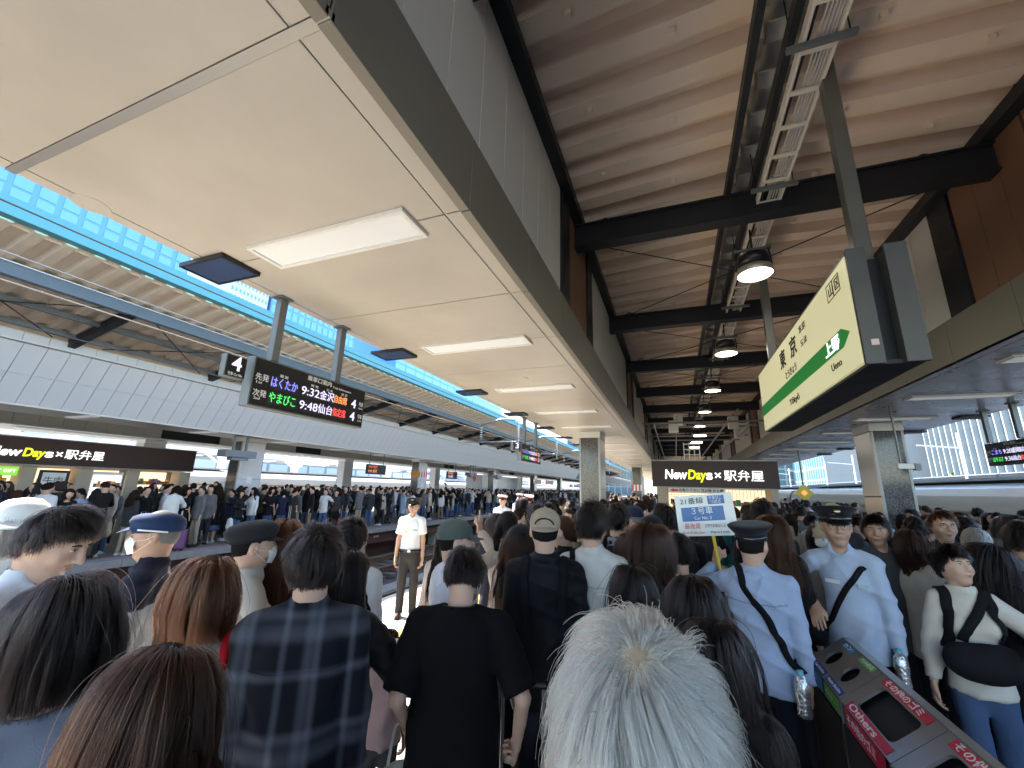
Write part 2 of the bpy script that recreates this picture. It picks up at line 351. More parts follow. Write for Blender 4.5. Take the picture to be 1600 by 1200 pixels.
# fascias and upper walls
WT = CAM_Z+3.45
for side, x, sg in (('left', XL, 1), ('right', XR, -1)):
    w = empty('upper_wall', (0,0,0), kind='structure')
    B('wall_backing', M_DARK, w, min(x-.12*sg,x-.09*sg), max(x-.12*sg,x-.09*sg), -4, 60, CZ+.13, WT+.35)
    for i in range(-4, 34):
        y0 = J0+i*PIT+.004; y1 = y0+PIT-.008
        B('fascia_panel', M_FASC, w, min(x,x-.06*sg), max(x,x-.06*sg), y0, y1, CZ-.01 if side=='left' else CZ, CZ+.49, bev=.004)
    B('fascia_far', M_FASC, w, min(x,x-.06*sg), max(x,x-.06*sg), J0+34*PIT, 60, CZ, CZ+.49)
    def seg(y0, y1, m, pit):
        n = max(1, round((y1-y0)/pit))
        for k in range(n):
            a = y0+(y1-y0)*k/n; b = y0+(y1-y0)*(k+1)/n
            B('wall_panel', m, w, min(x-.075*sg,x-.05*sg), max(x-.075*sg,x-.05*sg), a+.004, b-.004, CZ+.495, WT, bev=.002)
    y = 4.1 if side=='left' else 4.1
    seg(-2.2, y-.02, M_WALLG if side=='left' else M_BROWN, .43 if side=='left' else .4)
    for k in range(7):
        B('post', M_DARK, w, min(x-.08*sg,x-.03*sg), max(x-.08*sg,x-.03*sg), y, y+.38, CZ+.495, WT) if not (side=='right' and k==0) else seg(y, y+.38, M_BROWN, .4)
        seg(y+.4, y+1.5, M_BROWN, .4)
        B('post', M_DARK, w, min(x-.08*sg,x-.03*sg), max(x-.08*sg,x-.03*sg), y+1.52, y+1.9, CZ+.495, WT)
        seg(y+1.92, y+7.0, M_WALLW, .45 if side=='right' else .42)
        y += 7.03
    B('wall_rail', M_DARK, w, min(x-.06*sg,x+.07*sg), max(x-.06*sg,x+.07*sg), -4, 60, WT+.002, WT+.13)

# raised roof: sheets, beams, purlins, eyebolts, clips
rf = empty('roof', (0,0,0), kind='structure')
RZ = CAM_Z+3.58
def roofz(x): return RZ+.072*(x-XL) if x < 1.05 else RZ+.072*(1.05-XL)-.055*(x-1.05)
corrugated('roof_sheet', XL-.15, roofz(XL-.15), .93, roofz(.93), -4, 62, M_DECK, rf, dep=.17, fl=(.44,.49,.93))
corrugated('roof_sheet', 1.22, roofz(1.22), XR+.15, roofz(XR+.15), -4, 62, M_DECK, rf, dep=.17, fl=(.44,.49,.93))
B('ridge_cap', mat('ridge_grey', (.5,.49,.47), .5, metal=.4), rf, .88, 1.26, -4, 62, roofz(1.05)+.13, roofz(1.05)+.15)
for i in range(44):
    B('ridge_flashing', MATS['ridge_grey'], rf, .94, 1.2, -1+i*.45+.02, -1+i*.45+.2, roofz(1.05)-.02, roofz(1.05)+.0, bev=.004)
cl = MB().box(-.025,.025,-.02,.02,-.05,0).mesh('clip', M_DECK)
for i in range(22):
    for x in (-.55, .2, 1.75, 2.6): link('clip', cl, rf, (x, .5+i*.9+(.45 if x in (.2,2.6) else 0)+.08, roofz(x)))
M_BEAM = M_DARK
for k in range(-1, 12):
    y = 4.9+k*3.2
    b = empty('roof_beam', (0,0,0), parent=rf)
    B('flange', M_BEAM, b, XL-.05, XR+.05, y-.09, y+.09, CAM_Z+3.12, CAM_Z+3.14); B('web', M_BEAM, b, XL-.05, XR+.05, y-.06, y+.06, CAM_Z+3.141, CAM_Z+3.42); B('flange', M_BEAM, b, XL-.05, XR+.05, y-.10, y+.10, CAM_Z+3.421, CAM_Z+3.44)
    for x in (XL+.35, XR-.45):
        MB().tube([(x+.045*math.cos(a), y, CAM_Z+3.47+.045*math.sin(a)) for a in np.linspace(0,2*math.pi,13)], .012, 6).build('eyebolt', M_DARK, rf)
    if k >= 0:
        for s in (-1,1): MB().tube([(XL+.1, y+1.6-s*1.4, CAM_Z+3.3),(XR-.1, y+1.6+s*1.4, CAM_Z+3.3)], .008, 6).build('brace_rod', M_DARK, rf)
for x in (.80, 1.06): 
    B('purlin', M_DARK, rf, x-.03, x+.03, -4, 60, CAM_Z+3.445, CAM_Z+3.56)
# cable tray: rails, rungs, cables, hangers
ct = empty('cable_tray', (0,0,0), 0, 'white ladder cable tray running under the roof ridge', 'cable tray')
TZ = CAM_Z+3.29
for x in (1.09, 1.315): B('side_rail', M_TRAYW, ct, x-.011, x+.011, -3, 55, TZ-.035, TZ+.045)
for i in range(60): B('rung', M_TRAYW, ct, 1.102, 1.303, 1.56+i*.363, 1.60+i*.363, TZ-.03, TZ-.012)
for i, x in enumerate((1.13,1.19,1.215,1.24,1.265,1.29)): MB().tube([(x+.004*math.sin(y*1.7+i), y, TZ) for y in np.linspace(-3,55,60)], .009, 6).build('cable', mat('cable_grey', (.42,.42,.42), .6) if i else M_BLACKM, ct)
for i in range(14):
    y = 2.95+i*1.6*1.0-.0
    B('hanger', M_GREYST, ct, .98, 1.42, y-.02, y+.02, TZ-.075, TZ-.037)
    for x in (1.02, 1.38): MB().tube([(x,y,TZ-.05),(x,y,roofz(x))], .005, 6).build('hanger_rod', M_DARK, ct)
# pendant high-bay lamps
for i in range(7):
    y = 5.3+i*3.2; z = CAM_Z+2.60
    t = empty('pendant_lamp', (1.07,y,z), 0, f'{ordn[i]} round pendant lamp glowing under the dark roof', 'lamp', 'pendant lamps under the roof')
    MB().lathe([(.13,.26),(.17,.24),(.18,.14),(.12,.13),(.12,.10)], n=28).build('housing', M_BLACK, t, True)
    MB().lathe([(.0,.27),(.13,.26)], n=28).build('cap', M_BLACK, t)
    MB().lathe([(.12,.10),(.19,.08),(.205,.0),(.19,-.005)], n=28).build('reflector', mat('lamp_ring', (.55,.52,.45), .4, metal=.6), t, True)
    MB().lathe([(.0,.012),(.19,.012)], n=28).build('lens', M_LAMPW, t)
    for k in range(10):
        a = k*math.pi/5; MB().box(-.008,.008,.125,.175,.145,.235).build('fin', M_BLACK, t).rotation_euler = (0,0,a)
    B('bracket', M_GREYST, t, -.2,.2,-.02,.02,.33,.36); 
    for s in (-1,1): MB().tube([(s*.17,0,.34),(s*.19,0,.2),(s*.19,0,.06)], .008, 6).build('arm', M_DARK, t)
    MB().tube([(0,0,.36),(0,0,.62)], .012, 6).build('stem', M_DARK, t)
# ------------------------------------------------------------------ columns
def column(x0, x1, y0, y1, label, gran='near', gm=None, sm=None, group='platform columns'):
    t = empty('column', ((x0+x1)/2,(y0+y1)/2,0), 0, label, 'column', group); hx, hy = (x1-x0)/2, (y1-y0)/2
    gm = gm or M_GRAN; sm = sm or M_STEEL
    B('core', M_DARK, t, -hx+.03, hx-.03, -hy+.03, hy-.03, 0, CZ)
    for z0, z1 in ((.004,.85),(.856,1.9),(1.906,2.95)):                      # steel jacket in three lifts, granite slabs between
        for s in (-1,1): B('steel_jacket', sm, t, min(s*hx,s*(hx-.05)), max(s*hx,s*(hx-.05)), -hy+.02, hy-.02, z0, z1+.3 if z1>2.9 else z1, bev=.012)
        for s in (-1,1): B('granite_slab', gm, t, -hx+.055, hx-.055, min(s*hy,s*(hy-.04)), max(s*hy,s*(hy-.04)), z0, z1+.3 if z1>2.9 else z1)
    for sx in (-1,1):
        for sy in (-1,1): B('corner_trim', M_JOINT, t, sx*(hx-.03)-.022, sx*(hx-.03)+.022, sy*(hy-.008)-.012, sy*(hy-.008)+.012, .003, 3.25)
    B('collar', M_WHITEP, t, -hx-.005, hx+.005, -hy-.005, hy+.005, 3.26, CZ-.004)
    return t
column(-2.40,-1.83,11.3,12.2,'granite faced column under the cream ceiling left of the kiosk')
column(3.93,4.50,10.9,11.8,'tall granite and steel column on the right by the train')
c2 = column(-2.40,-1.83,26.2,27.0,'more distant granite column on the left with a red striped warning band')
column(3.93,4.50,26.2,27.0,'distant column on the right beyond the kiosk')
M_REDSTR = mat('warning_red', (.65,.10,.09), .6)
for i in range(6): B('warning_stripe', M_REDSTR if i%2==0 else M_WHITET, c2, -.29+i*.097, -.29+(i+1)*.097-.002, -.425, -.41, 1.9, 2.25)
B('notice', M_WHITET, c2, -.1, .1, -.42, -.412, 1.2, 1.55)
M_FACEW = mat('column_white', (.66,.68,.72), .25, noise=.05, nscale=3)
pl = ['white clad column beside the far kiosk across the tracks','white column across the tracks with a red and white hatched band','third white column across the tracks beside grey shutters','fourth white column across the tracks','fifth white column far down the opposite platform']
for i in range(5):
    c = column(-15.3,-14.75,10.7+i*11.6,11.65+i*11.6,pl[i],sm=M_FACEW,group='columns of the opposite platform')
    if i == 1:
        for k in range(7): B('warning_stripe', M_REDSTR if k%2==0 else M_WHITET, c, .279, .29, -.47+k*.134, -.47+(k+1)*.134-.004, 2.35, 2.7)
        B('warning_stripe', mat('warning_orange', (.7,.3,.05), .6), c, -.28, .28, -.49, -.478, 2.35, 2.7)
    B('notice', M_WHITET, c, .28, .287, -.1, .12, 1.75, 2.0)
for i in range(5):
    column(-21.2,-20.6,10.7+i*11.6,11.5+i*11.6,f'{ordn[i]} beige column on the rear half of the opposite platform',sm=M_WALLW,gm=M_WALLW,group='rear columns of the opposite platform')

# ------------------------------------------------------------------ opposite canopy
can = empty('opposite_canopy', (0,0,0), kind='structure')
OFZ = CAM_Z
M_OPAN = mat('panel_blue_white', (.74,.77,.80), .45, noise=.05, nscale=1.5)
nrm = Vector((-.62,0,.37)).normalized()     # direction up the sloping fascia is (.37,0,.61)
up = Vector((.75,0,1.22)).normalized(); out = Vector((up.z,0,-up.x))
pm = {}
for row in range(2):
    a = Vector((-13.75,0,OFZ+1.53))+up*(row*.716+.004); L = .708
    pan = MB().obox(a+up*(L/2), up, Vector((0,1,0)), out, L/2, .186, .012).mesh('fascia_panel', M_OPAN)
    for i in range(-4, 150): link('fascia_panel', pan, can, (0, 4.675+i*.384, 0))
MB().obox(Vector((-13.75,70,OFZ+1.53))+up*.716-out*.03, up, Vector((0,1,0)), out, .72, 75, .012).build('fascia_backing', M_GREYST, can)
B('fascia_edge', M_WHITEP, can, -13.80,-13.74,-10,140,OFZ+1.49,OFZ+1.53)
B('eave_trim', M_WHITEP, can, -13.02,-12.9,-10,140,OFZ+2.76,OFZ+2.80)
for i in range(-4, 120): B('eave_panel', M_OPAN, can, -13.06,-13.03,4.9+i*.42+.004,4.9+(i+1)*.42-.004,OFZ+2.805,OFZ+3.0)
B('cream_strip', mat('cream_strip', (.62,.55,.44), .6), can, -13.2,-13.07,-10,140,OFZ+2.95,OFZ+3.25)
M_CAN = mat('canopy_beige', (.42,.36,.30), .75)
cps = lambda x: OFZ+3.18+.24*(x+13.0)
corrugated('canopy_sheet', -13.1, cps(-13.1), -9.8, cps(-9.8), -6, 100, M_CAN, can, pit=.40, dep=.10)
B('canopy_gutter', MATS['gutter_cyan'], can, -9.80,-9.60,-6,100,OFZ+3.98,OFZ+4.29); B('eave_closure', M_CAN, can, -9.93,-9.90,-6,100,OFZ+3.94,OFZ+4.12)
B('canopy_girder', mat('girder_blue', (.14,.19,.24), .45, metal=.3, noise=.1, nscale=3), can, -10.98,-10.82,-6,100,OFZ+3.42,OFZ+3.64)
B('girder_lip', mat('girder_lip', (.6,.65,.7), .35, metal=.4), can, -11.0,-10.78,-6,100,OFZ+3.642,OFZ+3.665)
B('canopy_purlin', M_GREYST, can, -12.0,-11.9,-6,100,OFZ+3.25,OFZ+3.36)
B('canopy_purlin', M_GREYST, can, -12.85,-12.75,-6,100,OFZ+3.05,OFZ+3.15)
for k in range(-1, 28):
    y = 4.85+k*3.2
    MB().bar((-13.1,y,OFZ+2.97),(-10.9,y,OFZ+3.50),.14,.2).build('canopy_bracket', M_DARK, can)
    if k < 8: MB().tube([(-12.9,y+.5,OFZ+3.0),(-11,y+2.8,OFZ+3.45)],.012,6).build('brace_rod', M_DARK, can); MB().tube([(-12.9,y+2.8,OFZ+3.0),(-11,y+.5,OFZ+3.45)],.012,6).build('brace_rod', M_DARK, can)
M_SOFF = mat('far_soffit', (.50,.49,.47), .5, noise=.05, nscale=2)
for i in range(-4, 60): B('soffit_panel', M_SOFF, can, -16.0,-13.78,2.+i*2.0+.01,2.+(i+1)*2.0-.01,OFZ+1.555,OFZ+1.58)
B('soffit_far', M_SOFF, can, -22.7,-20.1,-10,140,OFZ+1.555,OFZ+1.6)
for i in range(-6, 90):
    if i in (8,9,10,11) or i%27 in (19,20,21): continue
    B('wall_panel', mat('far_wall_beige', (.42,.38,.33), .6, noise=.05, nscale=2), can, -20.15,-20.1,6.0+i*.62+.006,6.0+(i+1)*.62-.006,OFZ+1.6,OFZ+3.3)
B('wall_back', M_BLACKM, can, -20.3,-20.2,-10,140,OFZ+1.6,OFZ+3.6)
B('roof_slab', M_GREYST, can, -23,-13.1,-10,140,OFZ+3.6,OFZ+3.7)
for i in range(30):
    ceil = empty('far_ceiling_light', (0,0,0), 0, f'{ordinal(i+1)} strip light from the left under the opposite canopy soffit', 'light', 'strip lights of the opposite canopy')
    y = 3.0+i*3.2
    B('diffuser', M_LAMP, ceil, -15.6,-14.4,y-.1,y+.1,OFZ+1.53,OFZ+1.553); B('frame', M_WHITEP, ceil, -15.63,-14.37,y-.13,y+.13,OFZ+1.5535,OFZ+1.556)
for i in range(8):
    l = empty('far_tube_light', (0,0,0), 0, f'{ordinal(i+1)} long tube light from the left above the rear opposite platform', 'light', 'rear tube lights')
    B('tube', M_LAMP, l, -20.9,-20.75,3+i*4.,6.4+i*4.,OFZ+1.50,OFZ+1.53); B('tray', M_WHITEP, l, -20.95,-20.7,2.9+i*4.,6.5+i*4.,OFZ+1.531,OFZ+1.55)

# ------------------------------------------------------------------ kiosks
def shelf_goods(t, x0, x1, y, z0, z1, dy, seed, along='x'):
    """rows of packets on shelves, each packet its own piece"""
    rnd = random.Random(seed); cols = [(.6,.08,.06),(.75,.6,.1),(.1,.35,.15),(.8,.75,.65),(.45,.12,.08),(.2,.25,.5),(.85,.4,.1),(.3,.15,.08)]
    k = 0
    for z in np.arange(z0, z1, .26):
        if along == 'x': B('shelf', M_WHITEP, t, x0, x1, y-.02, y+dy, z-.02, z)
        else: B('shelf', M_WHITEP, t, y-dy, y+.02, x0, x1, z-.02, z)
        u = x0+.02
        while u < x1-.1 and k < 150:
            w = rnd.uniform(.07,.15); h = rnd.uniform(.1,.2); c = cols[rnd.randrange(len(cols))]
            m = mat('goods_%d' % cols.index(c), c, .5)
            if along == 'x': B('packet', m, t, u, u+w-.015, y+.0, y+dy*.6, z+.001, z+h)
            else: B('packet', m, t, y-dy*.6, y, u, u+w-.015, z+.001, z+h)
            u += w; k += 1
M_KWALL = mat('kiosk_wall', (.50,.42,.33), .6, noise=.06, nscale=2)
M_KLIGHT = mat('kiosk_inner', (.75,.62,.42), .6, emit=(1.,.78,.5), estr=.25)
def kiosk_center():
    t = empty('station_kiosk', (0,15.0,0), 0, 'kiosk with dark maroon illuminated sign facing the crowd in mid platform', 'kiosk')
    sg = B('sign_board', M_MAROON, t, -.71, 2.985, 0, .22, 2.06, 2.89, bev=.006)
    B('trim', M_JOINT, sg, -.73, 3.0, -.015, .23, 2.892, 2.925); B('trim', M_JOINT, sg, -.73, 3.0, -.015, .23, 2.03, 2.058)
    fitted(text('New', (-.30,-.012,2.44), .42, M_WHITEL, sg, bold=.012, shear=.12, ext=.008), .70)
    fitted(text('Day', (.41,-.014,2.44), .42, M_YELL, sg, bold=.012, shear=.12, ext=.008), .55)
    fitted(text('s', (.95,-.012,2.44), .42, M_WHITEL, sg, bold=.012, ext=.008), .19)
    fitted(text('×', (1.20,-.012,2.42), .40, M_WHITEL, sg, bold=.003, ext=.008), .19)
    fitted(text('駅弁屋', (1.47,-.012,2.41), .36, M_WHITEL, sg, bold=.0, ext=.008), 1.1)
    for x0, x1 in ((-.56,-.25),(2.72,2.93)): B('pier', M_KWALL, t, x0, x1, .03, .35, 0, 2.03)
    B('wall', M_KWALL, t, -.56, 2.93, 3.2, 3.3, 0, 2.06); B('side_wall', M_KWALL, t, -.56,-.46,.36,3.19,0,2.06); B('side_wall', M_KWALL, t, 2.83,2.93,.36,3.19,0,2.06)
    B('back_panel', M_KLIGHT, t, -.24, 2.71, .9, .93, .9, 2.02)
    for i in range(28): B('lattice_bar', M_KWALL, t, -.24+i*.105-.006, -.24+i*.105+.006, .80,.82,1.72,2.02)
    for i in range(5): B('lattice_bar', M_KWALL, t, -.24,2.71,.822,.836,1.74+i*.065-.006,1.74+i*.065+.006)
    B('counter', M_WHITEP, t, -.24, 2.71, .36, .75, 0, .95)
    B('roof', M_KWALL, t, -.6, 2.95, .24, 3.3, 2.07, 2.2); shelf_goods(t, -.2, 2.7, .7, .98, 1.7, .2, 5)
    n = B('notice_board', M_WHITET, t, -.22, 1.45, .0, .012, 1.88, 2.025)
    MB().add([(-.17,-.002,1.95),(-.05,-.002,2.01),(-.05,-.002,1.98),(.08,-.002,1.98),(.08,-.002,1.92),(-.05,-.002,1.92),(-.05,-.002,1.89)],[(0,6,5,4,3,2,1)]).build('arrow', M_REDSTR, n)
    fitted(text('お取り下さい 飲み物 お土産', (.11,-.003,1.95), .11, M_BLACKM, n, bold=.002), 1.3)
kiosk_center()
def kiosk_far():
    t = empty('station_kiosk', (-16.8,0,0), 0, 'long kiosk with maroon illuminated sign across the tracks on the left', 'kiosk')
    sg = B('sign_board', M_MAROON, t, -.2, 0, 1.5, 10.45, 2.14, 2.86, bev=.006)
    B('trim', M_JOINT, sg, -.21,.012,1.48,10.47,2.10,2.137); B('trim', M_JOINT, sg, -.21,.012,1.48,10.47,2.862,2.89)
    fitted(text('New', (.012,5.25,2.45), .32, M_WHITEL, sg, FACE_RIGHT, bold=.009, shear=.12, ext=.006), .66)
    fitted(text('Day', (.014,5.93,2.45), .32, M_YELL, sg, FACE_RIGHT, bold=.009, shear=.12, ext=.006), .45)
    fitted(text('s', (.012,6.38,2.45), .32, M_WHITEL, sg, FACE_RIGHT, bold=.009, ext=.006), .17)
    fitted(text('×', (.012,6.60,2.44), .32, M_WHITEL, sg, FACE_RIGHT, bold=.002, ext=.006), .15)
    fitted(text('駅弁屋', (.012,6.80,2.45), .30, M_WHITEL, sg, FACE_RIGHT, bold=.0, ext=.006), .92)
    B('wall', M_KWALL, t, -.9,-.75,1.5,10.4,0,2.09)
    for y in (1.5, 4.9, 6.05, 7.25, 8.5, 10.1): B('pier', M_KWALL, t, -.6,-.1,y,y+(.35 if y!=6.05 else .3),0,2.09)
    for (y0,y1) in ((7.62,8.45),):
        c = B('drinks_cooler', M_WHITEP, t, -.74,-.2,y0,y1,.2,2.0); B('glass_door', mat('cooler_glow', (.8,.85,.9), .3, emit=(.9,.97,1.), estr=.2), c, -.19,-.17,y0+.05,y1-.05,.3,1.9)
        shelf_goods(t, y0+.06, y1-.06, -.12, .5, 1.8, .05, 3, 'y')
    shelf_goods(t, 5.3, 6.0, -.3, .6, 1.75, .25, 8, 'y'); shelf_goods(t, 8.9, 10.0, -.3, .6, 1.9, .25, 9, 'y'); shelf_goods(t, 6.5, 7.2, -.3,.6,1.75,.25,10,'y')
    p = B('poster_board', M_BLACK, t, -.09,-.05,6.40,7.05,1.2,2.0); B('poster', M_WHITET, p, -.049,-.046,6.47,6.98,1.27,1.93); text('牛肉', (-.044,6.5,1.7), .22, M_BLACKM, p, FACE_RIGHT); text('弁当', (-.044,6.5,1.45), .22, M_REDSTR, p, FACE_RIGHT)
    gsn = B('green_sign', mat('sign_green_lit', (.25,.6,.08), .5, emit=(.3,.8,.08), estr=.12), t, -.05,.0,5.1,5.95,1.82,2.06); text('おみやげ GIFT', (.004,5.15,1.94), .12, M_WHITEL, gsn, FACE_RIGHT)
    B('inner_light', M_KLIGHT, t, -.74,-.72,5.3,10.0,1.0,2.05); B('roof', M_KWALL, t, -3.2,-.21,1.5,10.4,2.1,2.3)
kiosk_far()
# grey shutters and box of the far platform
sh = empty('service_booth', (-16.2,0,0), 0, 'grey metal service booth with panels far along the opposite platform', 'booth')
B('wall', mat('booth_grey', (.40,.42,.44), .35, metal=.4, noise=.1, nscale=4), sh, -1.5,0,34.5,45,0,2.9)
for i in range(7): B('wall_panel', MATS['booth_grey'], sh, .003,.03,34.6+i*1.48,34.6+(i+1)*1.48-.03,.1,2.8)

# ------------------------------------------------------------------ train information boards
M_BOARD = mat('board_black', (.008,.008,.010), .35)
M_LEDBG = mat('led_field', (.02,.018,.028), .6)
def info_board(x, y0, y1, z0, z1, face, label, lines, posts, num, nb, detail=True):
    sg = 1 if face is FACE_RIGHT else -1
    t = empty('train_information_board', (x,(y0+y1)/2,0), 0, label, 'display board', 'train information boards'); H = (y1-y0)/2
    b = B('case', M_GREYST, t, min(-.10*sg,-.002*sg), max(-.10*sg,-.002*sg), -H, H, z0, z1, bev=.008)
    scr = B('screen', M_BOARD, t, min(0,.006*sg), max(0,.006*sg), -H+.015, H-.015, z0+.015, z1-.015)
    X = .0085*sg; k = (y1-y0)/1.30; h = (z1-z0)/.405
    def put(s, u, v, size, m, w, bold=0.):     # u: 0..1 along the reading direction, v: 0..1 down from the top
        y = (-H+u*2*H)*sg
        fitted(text(s, (X, y, z1-v*(z1-z0)), size*h, m, scr, face, bold=bold), w*2*H)
    def field(u0,u1,v0,v1):
        a, c = sorted(((-H+u0*2*H)*sg, (-H+u1*2*H)*sg)); B('led_field', M_LEDBG, scr, min(.0062*sg,.0072*sg), max(.0062*sg,.0072*sg), a, c, z1-v1*(z1-z0), z1-v0*(z1-z0))
    put('乗車口案内', .40,.13,.052,M_WHITET,.22,.0003); put('Train Information', .635,.17,.028,M_WHITET,.19)
    put('種 別',.185,.27,.028,M_WHITET,.06); put('時 刻',.44,.28,.026,M_WHITET,.06); put('行 先',.58,.28,.026,M_WHITET,.06); put('記 事',.73,.28,.026,M_WHITET,.06)
    for i, (hd, en, tr, trm, tm, dst, cls, clm) in enumerate(lines):
        v = .44+i*.32; field(.125,.345,v-.13,v+.13); field(.36,.80,v-.13,v+.13); field(.83,.915,v-.14,v+.15)
        put(hd,.02,v-.03,.062,M_WHITET,.09,.0002); put(en,.03,v+.07,.030,M_WHITET,.04)
        put(tr,.13,v,.098,trm,.20); put(tm,.365,v,.105,M_LED_W,.155); put(dst,.525,v,.095,M_LED_W,.135); put(cls,.665,v,.085,clm,.13)
        put(num,.845,v,.125,M_LED_W,.05,.001); put('号車',.93,v-.03,.05,M_WHITET,.045); put('Car No.',.93,v+.07,.022,M_WHITET,.045)
    for py in posts:
        B('post', M_GREYST, t, -.075,-.005,py-.035-(y0+y1)/2,py+.035-(y0+y1)/2,z1+.001,CZ-.016,bev=.006)
        B('post_plate', M_GREYST, t, -.10,.02,py-.06-(y0+y1)/2,py+.06-(y0+y1)/2,CZ-.0155,CZ-.002)
    if nb:
        q = empty('car_number_sign', (x,0,0), 0, f"{dict(zip('432',('nearest','second','farthest')))[num]} square black car number sign beside its information board", 'sign', 'car number signs')
        B('case', M_GREYST, q, -.06,.0,nb[0],nb[1],nb[2],nb[3],bev=.006); f = B('screen', M_BOARD, q, .0005,.006,nb[0]+.008,nb[1]-.008,nb[2]+.008,nb[3]-.008)
        w = nb[1]-nb[0]; hh = nb[3]-nb[2]
        fitted(text(num, (.008,nb[0]+w*.27,nb[2]+hh*.60), hh*.9, M_LED_W, f, FACE_RIGHT, bold=.002), w*.46)
        fitted(text('号車 Car No.', (.008,nb[0]+w*.15,nb[2]+hh*.14), hh*.16, M_WHITET, f, FACE_RIGHT), w*.7)
    return t
LN = [('先発','1st','はくたか',M_LED_B,'9:32','金沢','自由席',M_LED_O), ('次発','2nd','やまびこ',M_LED_G,'9:48','仙台','指定席',M_LED_R)]
info_board(-3.06, 2.19, 3.49, CAM_Z+.562, CAM_Z+.967, FACE_RIGHT, 'large black train information board with coloured LED lines hung from the left ceiling', LN, (2.37,3.08), '4', (1.97,2.135,CAM_Z+.745,CAM_Z+.918))
info_board(-3.06, 8.5, 9.9, CAM_Z+.562, CAM_Z+.95, FACE_RIGHT, 'second black train information board further along the left ceiling edge', LN, (8.75,9.6), '3', (7.98,8.42,CAM_Z+.745,CAM_Z+.92))
info_board(-3.06, 16.5, 17.9, CAM_Z+.562, CAM_Z+.95, FACE_RIGHT, 'third train information board far along the left ceiling edge', LN, (16.75,17.6), '2', (15.98,16.4,CAM_Z+.745,CAM_Z+.92))
LR = [('先発','1st','こまち',M_LED_B,'9:20','盛岡','指定席',M_LED_W), ('次発','2nd','はやぶさ',M_LED_G,'9:36','仙台','指定席',M_LED_R)]
info_board(5.2, 8.75, 9.95, CAM_Z+.60, CAM_Z+.985, FACE_LEFT, 'dark train information board hung from the right ceiling by the train', LR, (9.0,9.7), '4', None)
# small boards hung over the far platform
for i, (x, y, w) in enumerate(((-14.6,17.4,1.5),(-14.6,25.6,1.4),(-14.6,44.5,3.0),(-14.6,49.6,3.4))):
    t = empty('far_display_board', (x,y,0), 0, f'{["small dark display hung before the beige train","dark display near the hatched column","wide dark display far along the opposite platform","widest dark display at the far end opposite"][i]}', 'display board', 'displays over the far platform')
    B('case', M_BLACK, t, -.1,0,0,w,2.35,2.85); s = B('screen', M_BOARD, t, .001,.008,.03,w-.03,2.38,2.82)
    for k in range(2): text('9:32 金沢', (.01,.08,2.72-.22*k), .17, (M_LED_R,M_LED_O,M_LED_W)[(i+k)%3], s, FACE_RIGHT)
    for yy in (.2,w-.2): MB().tube([(-.05,yy,2.85),(-.05,yy,OFZ+1.55)],.02,6).build('post', M_GREYST, t)
for i, (y,) in enumerate(((9.5,),(27.5,),(32.5,))):
    t = empty('platform_monitor', (-13.9,y,0), 0, ['grey monitor cabinet hung before the far kiosk sign','grey monitor cabinet hung past the hatched column','farther grey monitor cabinet hung over the far platform'][i], 'monitor', 'monitor cabinets over the far platform')
    B('cabinet', mat('cabinet_grey', (.20,.24,.29), .45, metal=.3), t, -.35,.1,0,1.1,2.62,2.85,bev=.01); B('hood', MATS['cabinet_grey'], t, -.2,.05,.25,.85,2.52,2.615)
    for yy in (.35,.8): B('post', M_GREYST, t, -.12,-.06,yy-.03,yy+.03,2.851,OFZ+1.55)

# ------------------------------------------------------------------ station name sign
def sign_paint():
    m = mat('sign_backlit', (.80,.78,.55), .45, emit=(.95,.90,.50), estr=.065); return m
M_SBOX = mat('sign_casing', (.095,.10,.10), .5, metal=.2, noise=.12, nscale=5)
ss = empty('station_name_sign', (1.2,0,0), 0, 'large backlit station name sign with green arrow band hung from the roof', 'station sign')
Z0, Z1 = CAM_Z+.865, CAM_Z+1.64
fc = B('sign_face', sign_paint(), ss, -.004, .008, 3.225, 6.50, Z0+.015, Z1-.012)
B('frame', M_SBOX, ss, .0085,.095,3.21,6.52,Z0,Z1,bev=.004); B('frame', M_SBOX, ss, .215,.315,3.21,6.52,Z0,Z1,bev=.004)
B('sign_face', sign_paint(), ss, .3155,.325,3.225,6.5,Z0+.015,Z1-.012)
B('frame_top', M_GREYST, ss, -.006,.0084,3.21,6.52,Z1-.0115,Z1+.004); B('end_plate', M_SBOX, ss, -.004,.10,3.18,3.208,Z0-.03,Z1+.02); B('end_plate', M_SBOX, ss, .205,.325,3.18,3.208,Z0-.03,Z1+.02)
B('frame_bottom', M_DARK, ss, .02,.31,3.22,6.5,Z0-.03,Z0-.002); B('bottom_lip', sign_paint(), ss, -.004,.019,3.225,6.5,Z0-.012,Z0+.0145)
B('core', M_DARK, ss, .096,.214,3.3,6.45,Z0+.02,Z1-.02)
B('sticker', mat('sticker_pink', (.7,.55,.55), .6), ss, .04,.08,3.174,3.1795,Z0+.09,Z0+.13)
M_SGREEN = mat('sign_green', (.02,.30,.06), .5, emit=(.03,.42,.07), estr=.03)
MB().add([(-.0065,6.5,CAM_Z+1.045),(-.0065,6.5,CAM_Z+1.185),(-.0065,3.47,CAM_Z+1.185),(-.0065,3.33,CAM_Z+1.115),(-.0065,3.47,CAM_Z+1.045)],[(0,4,3,2,1)]).build('arrow_band', M_SGREEN, fc)
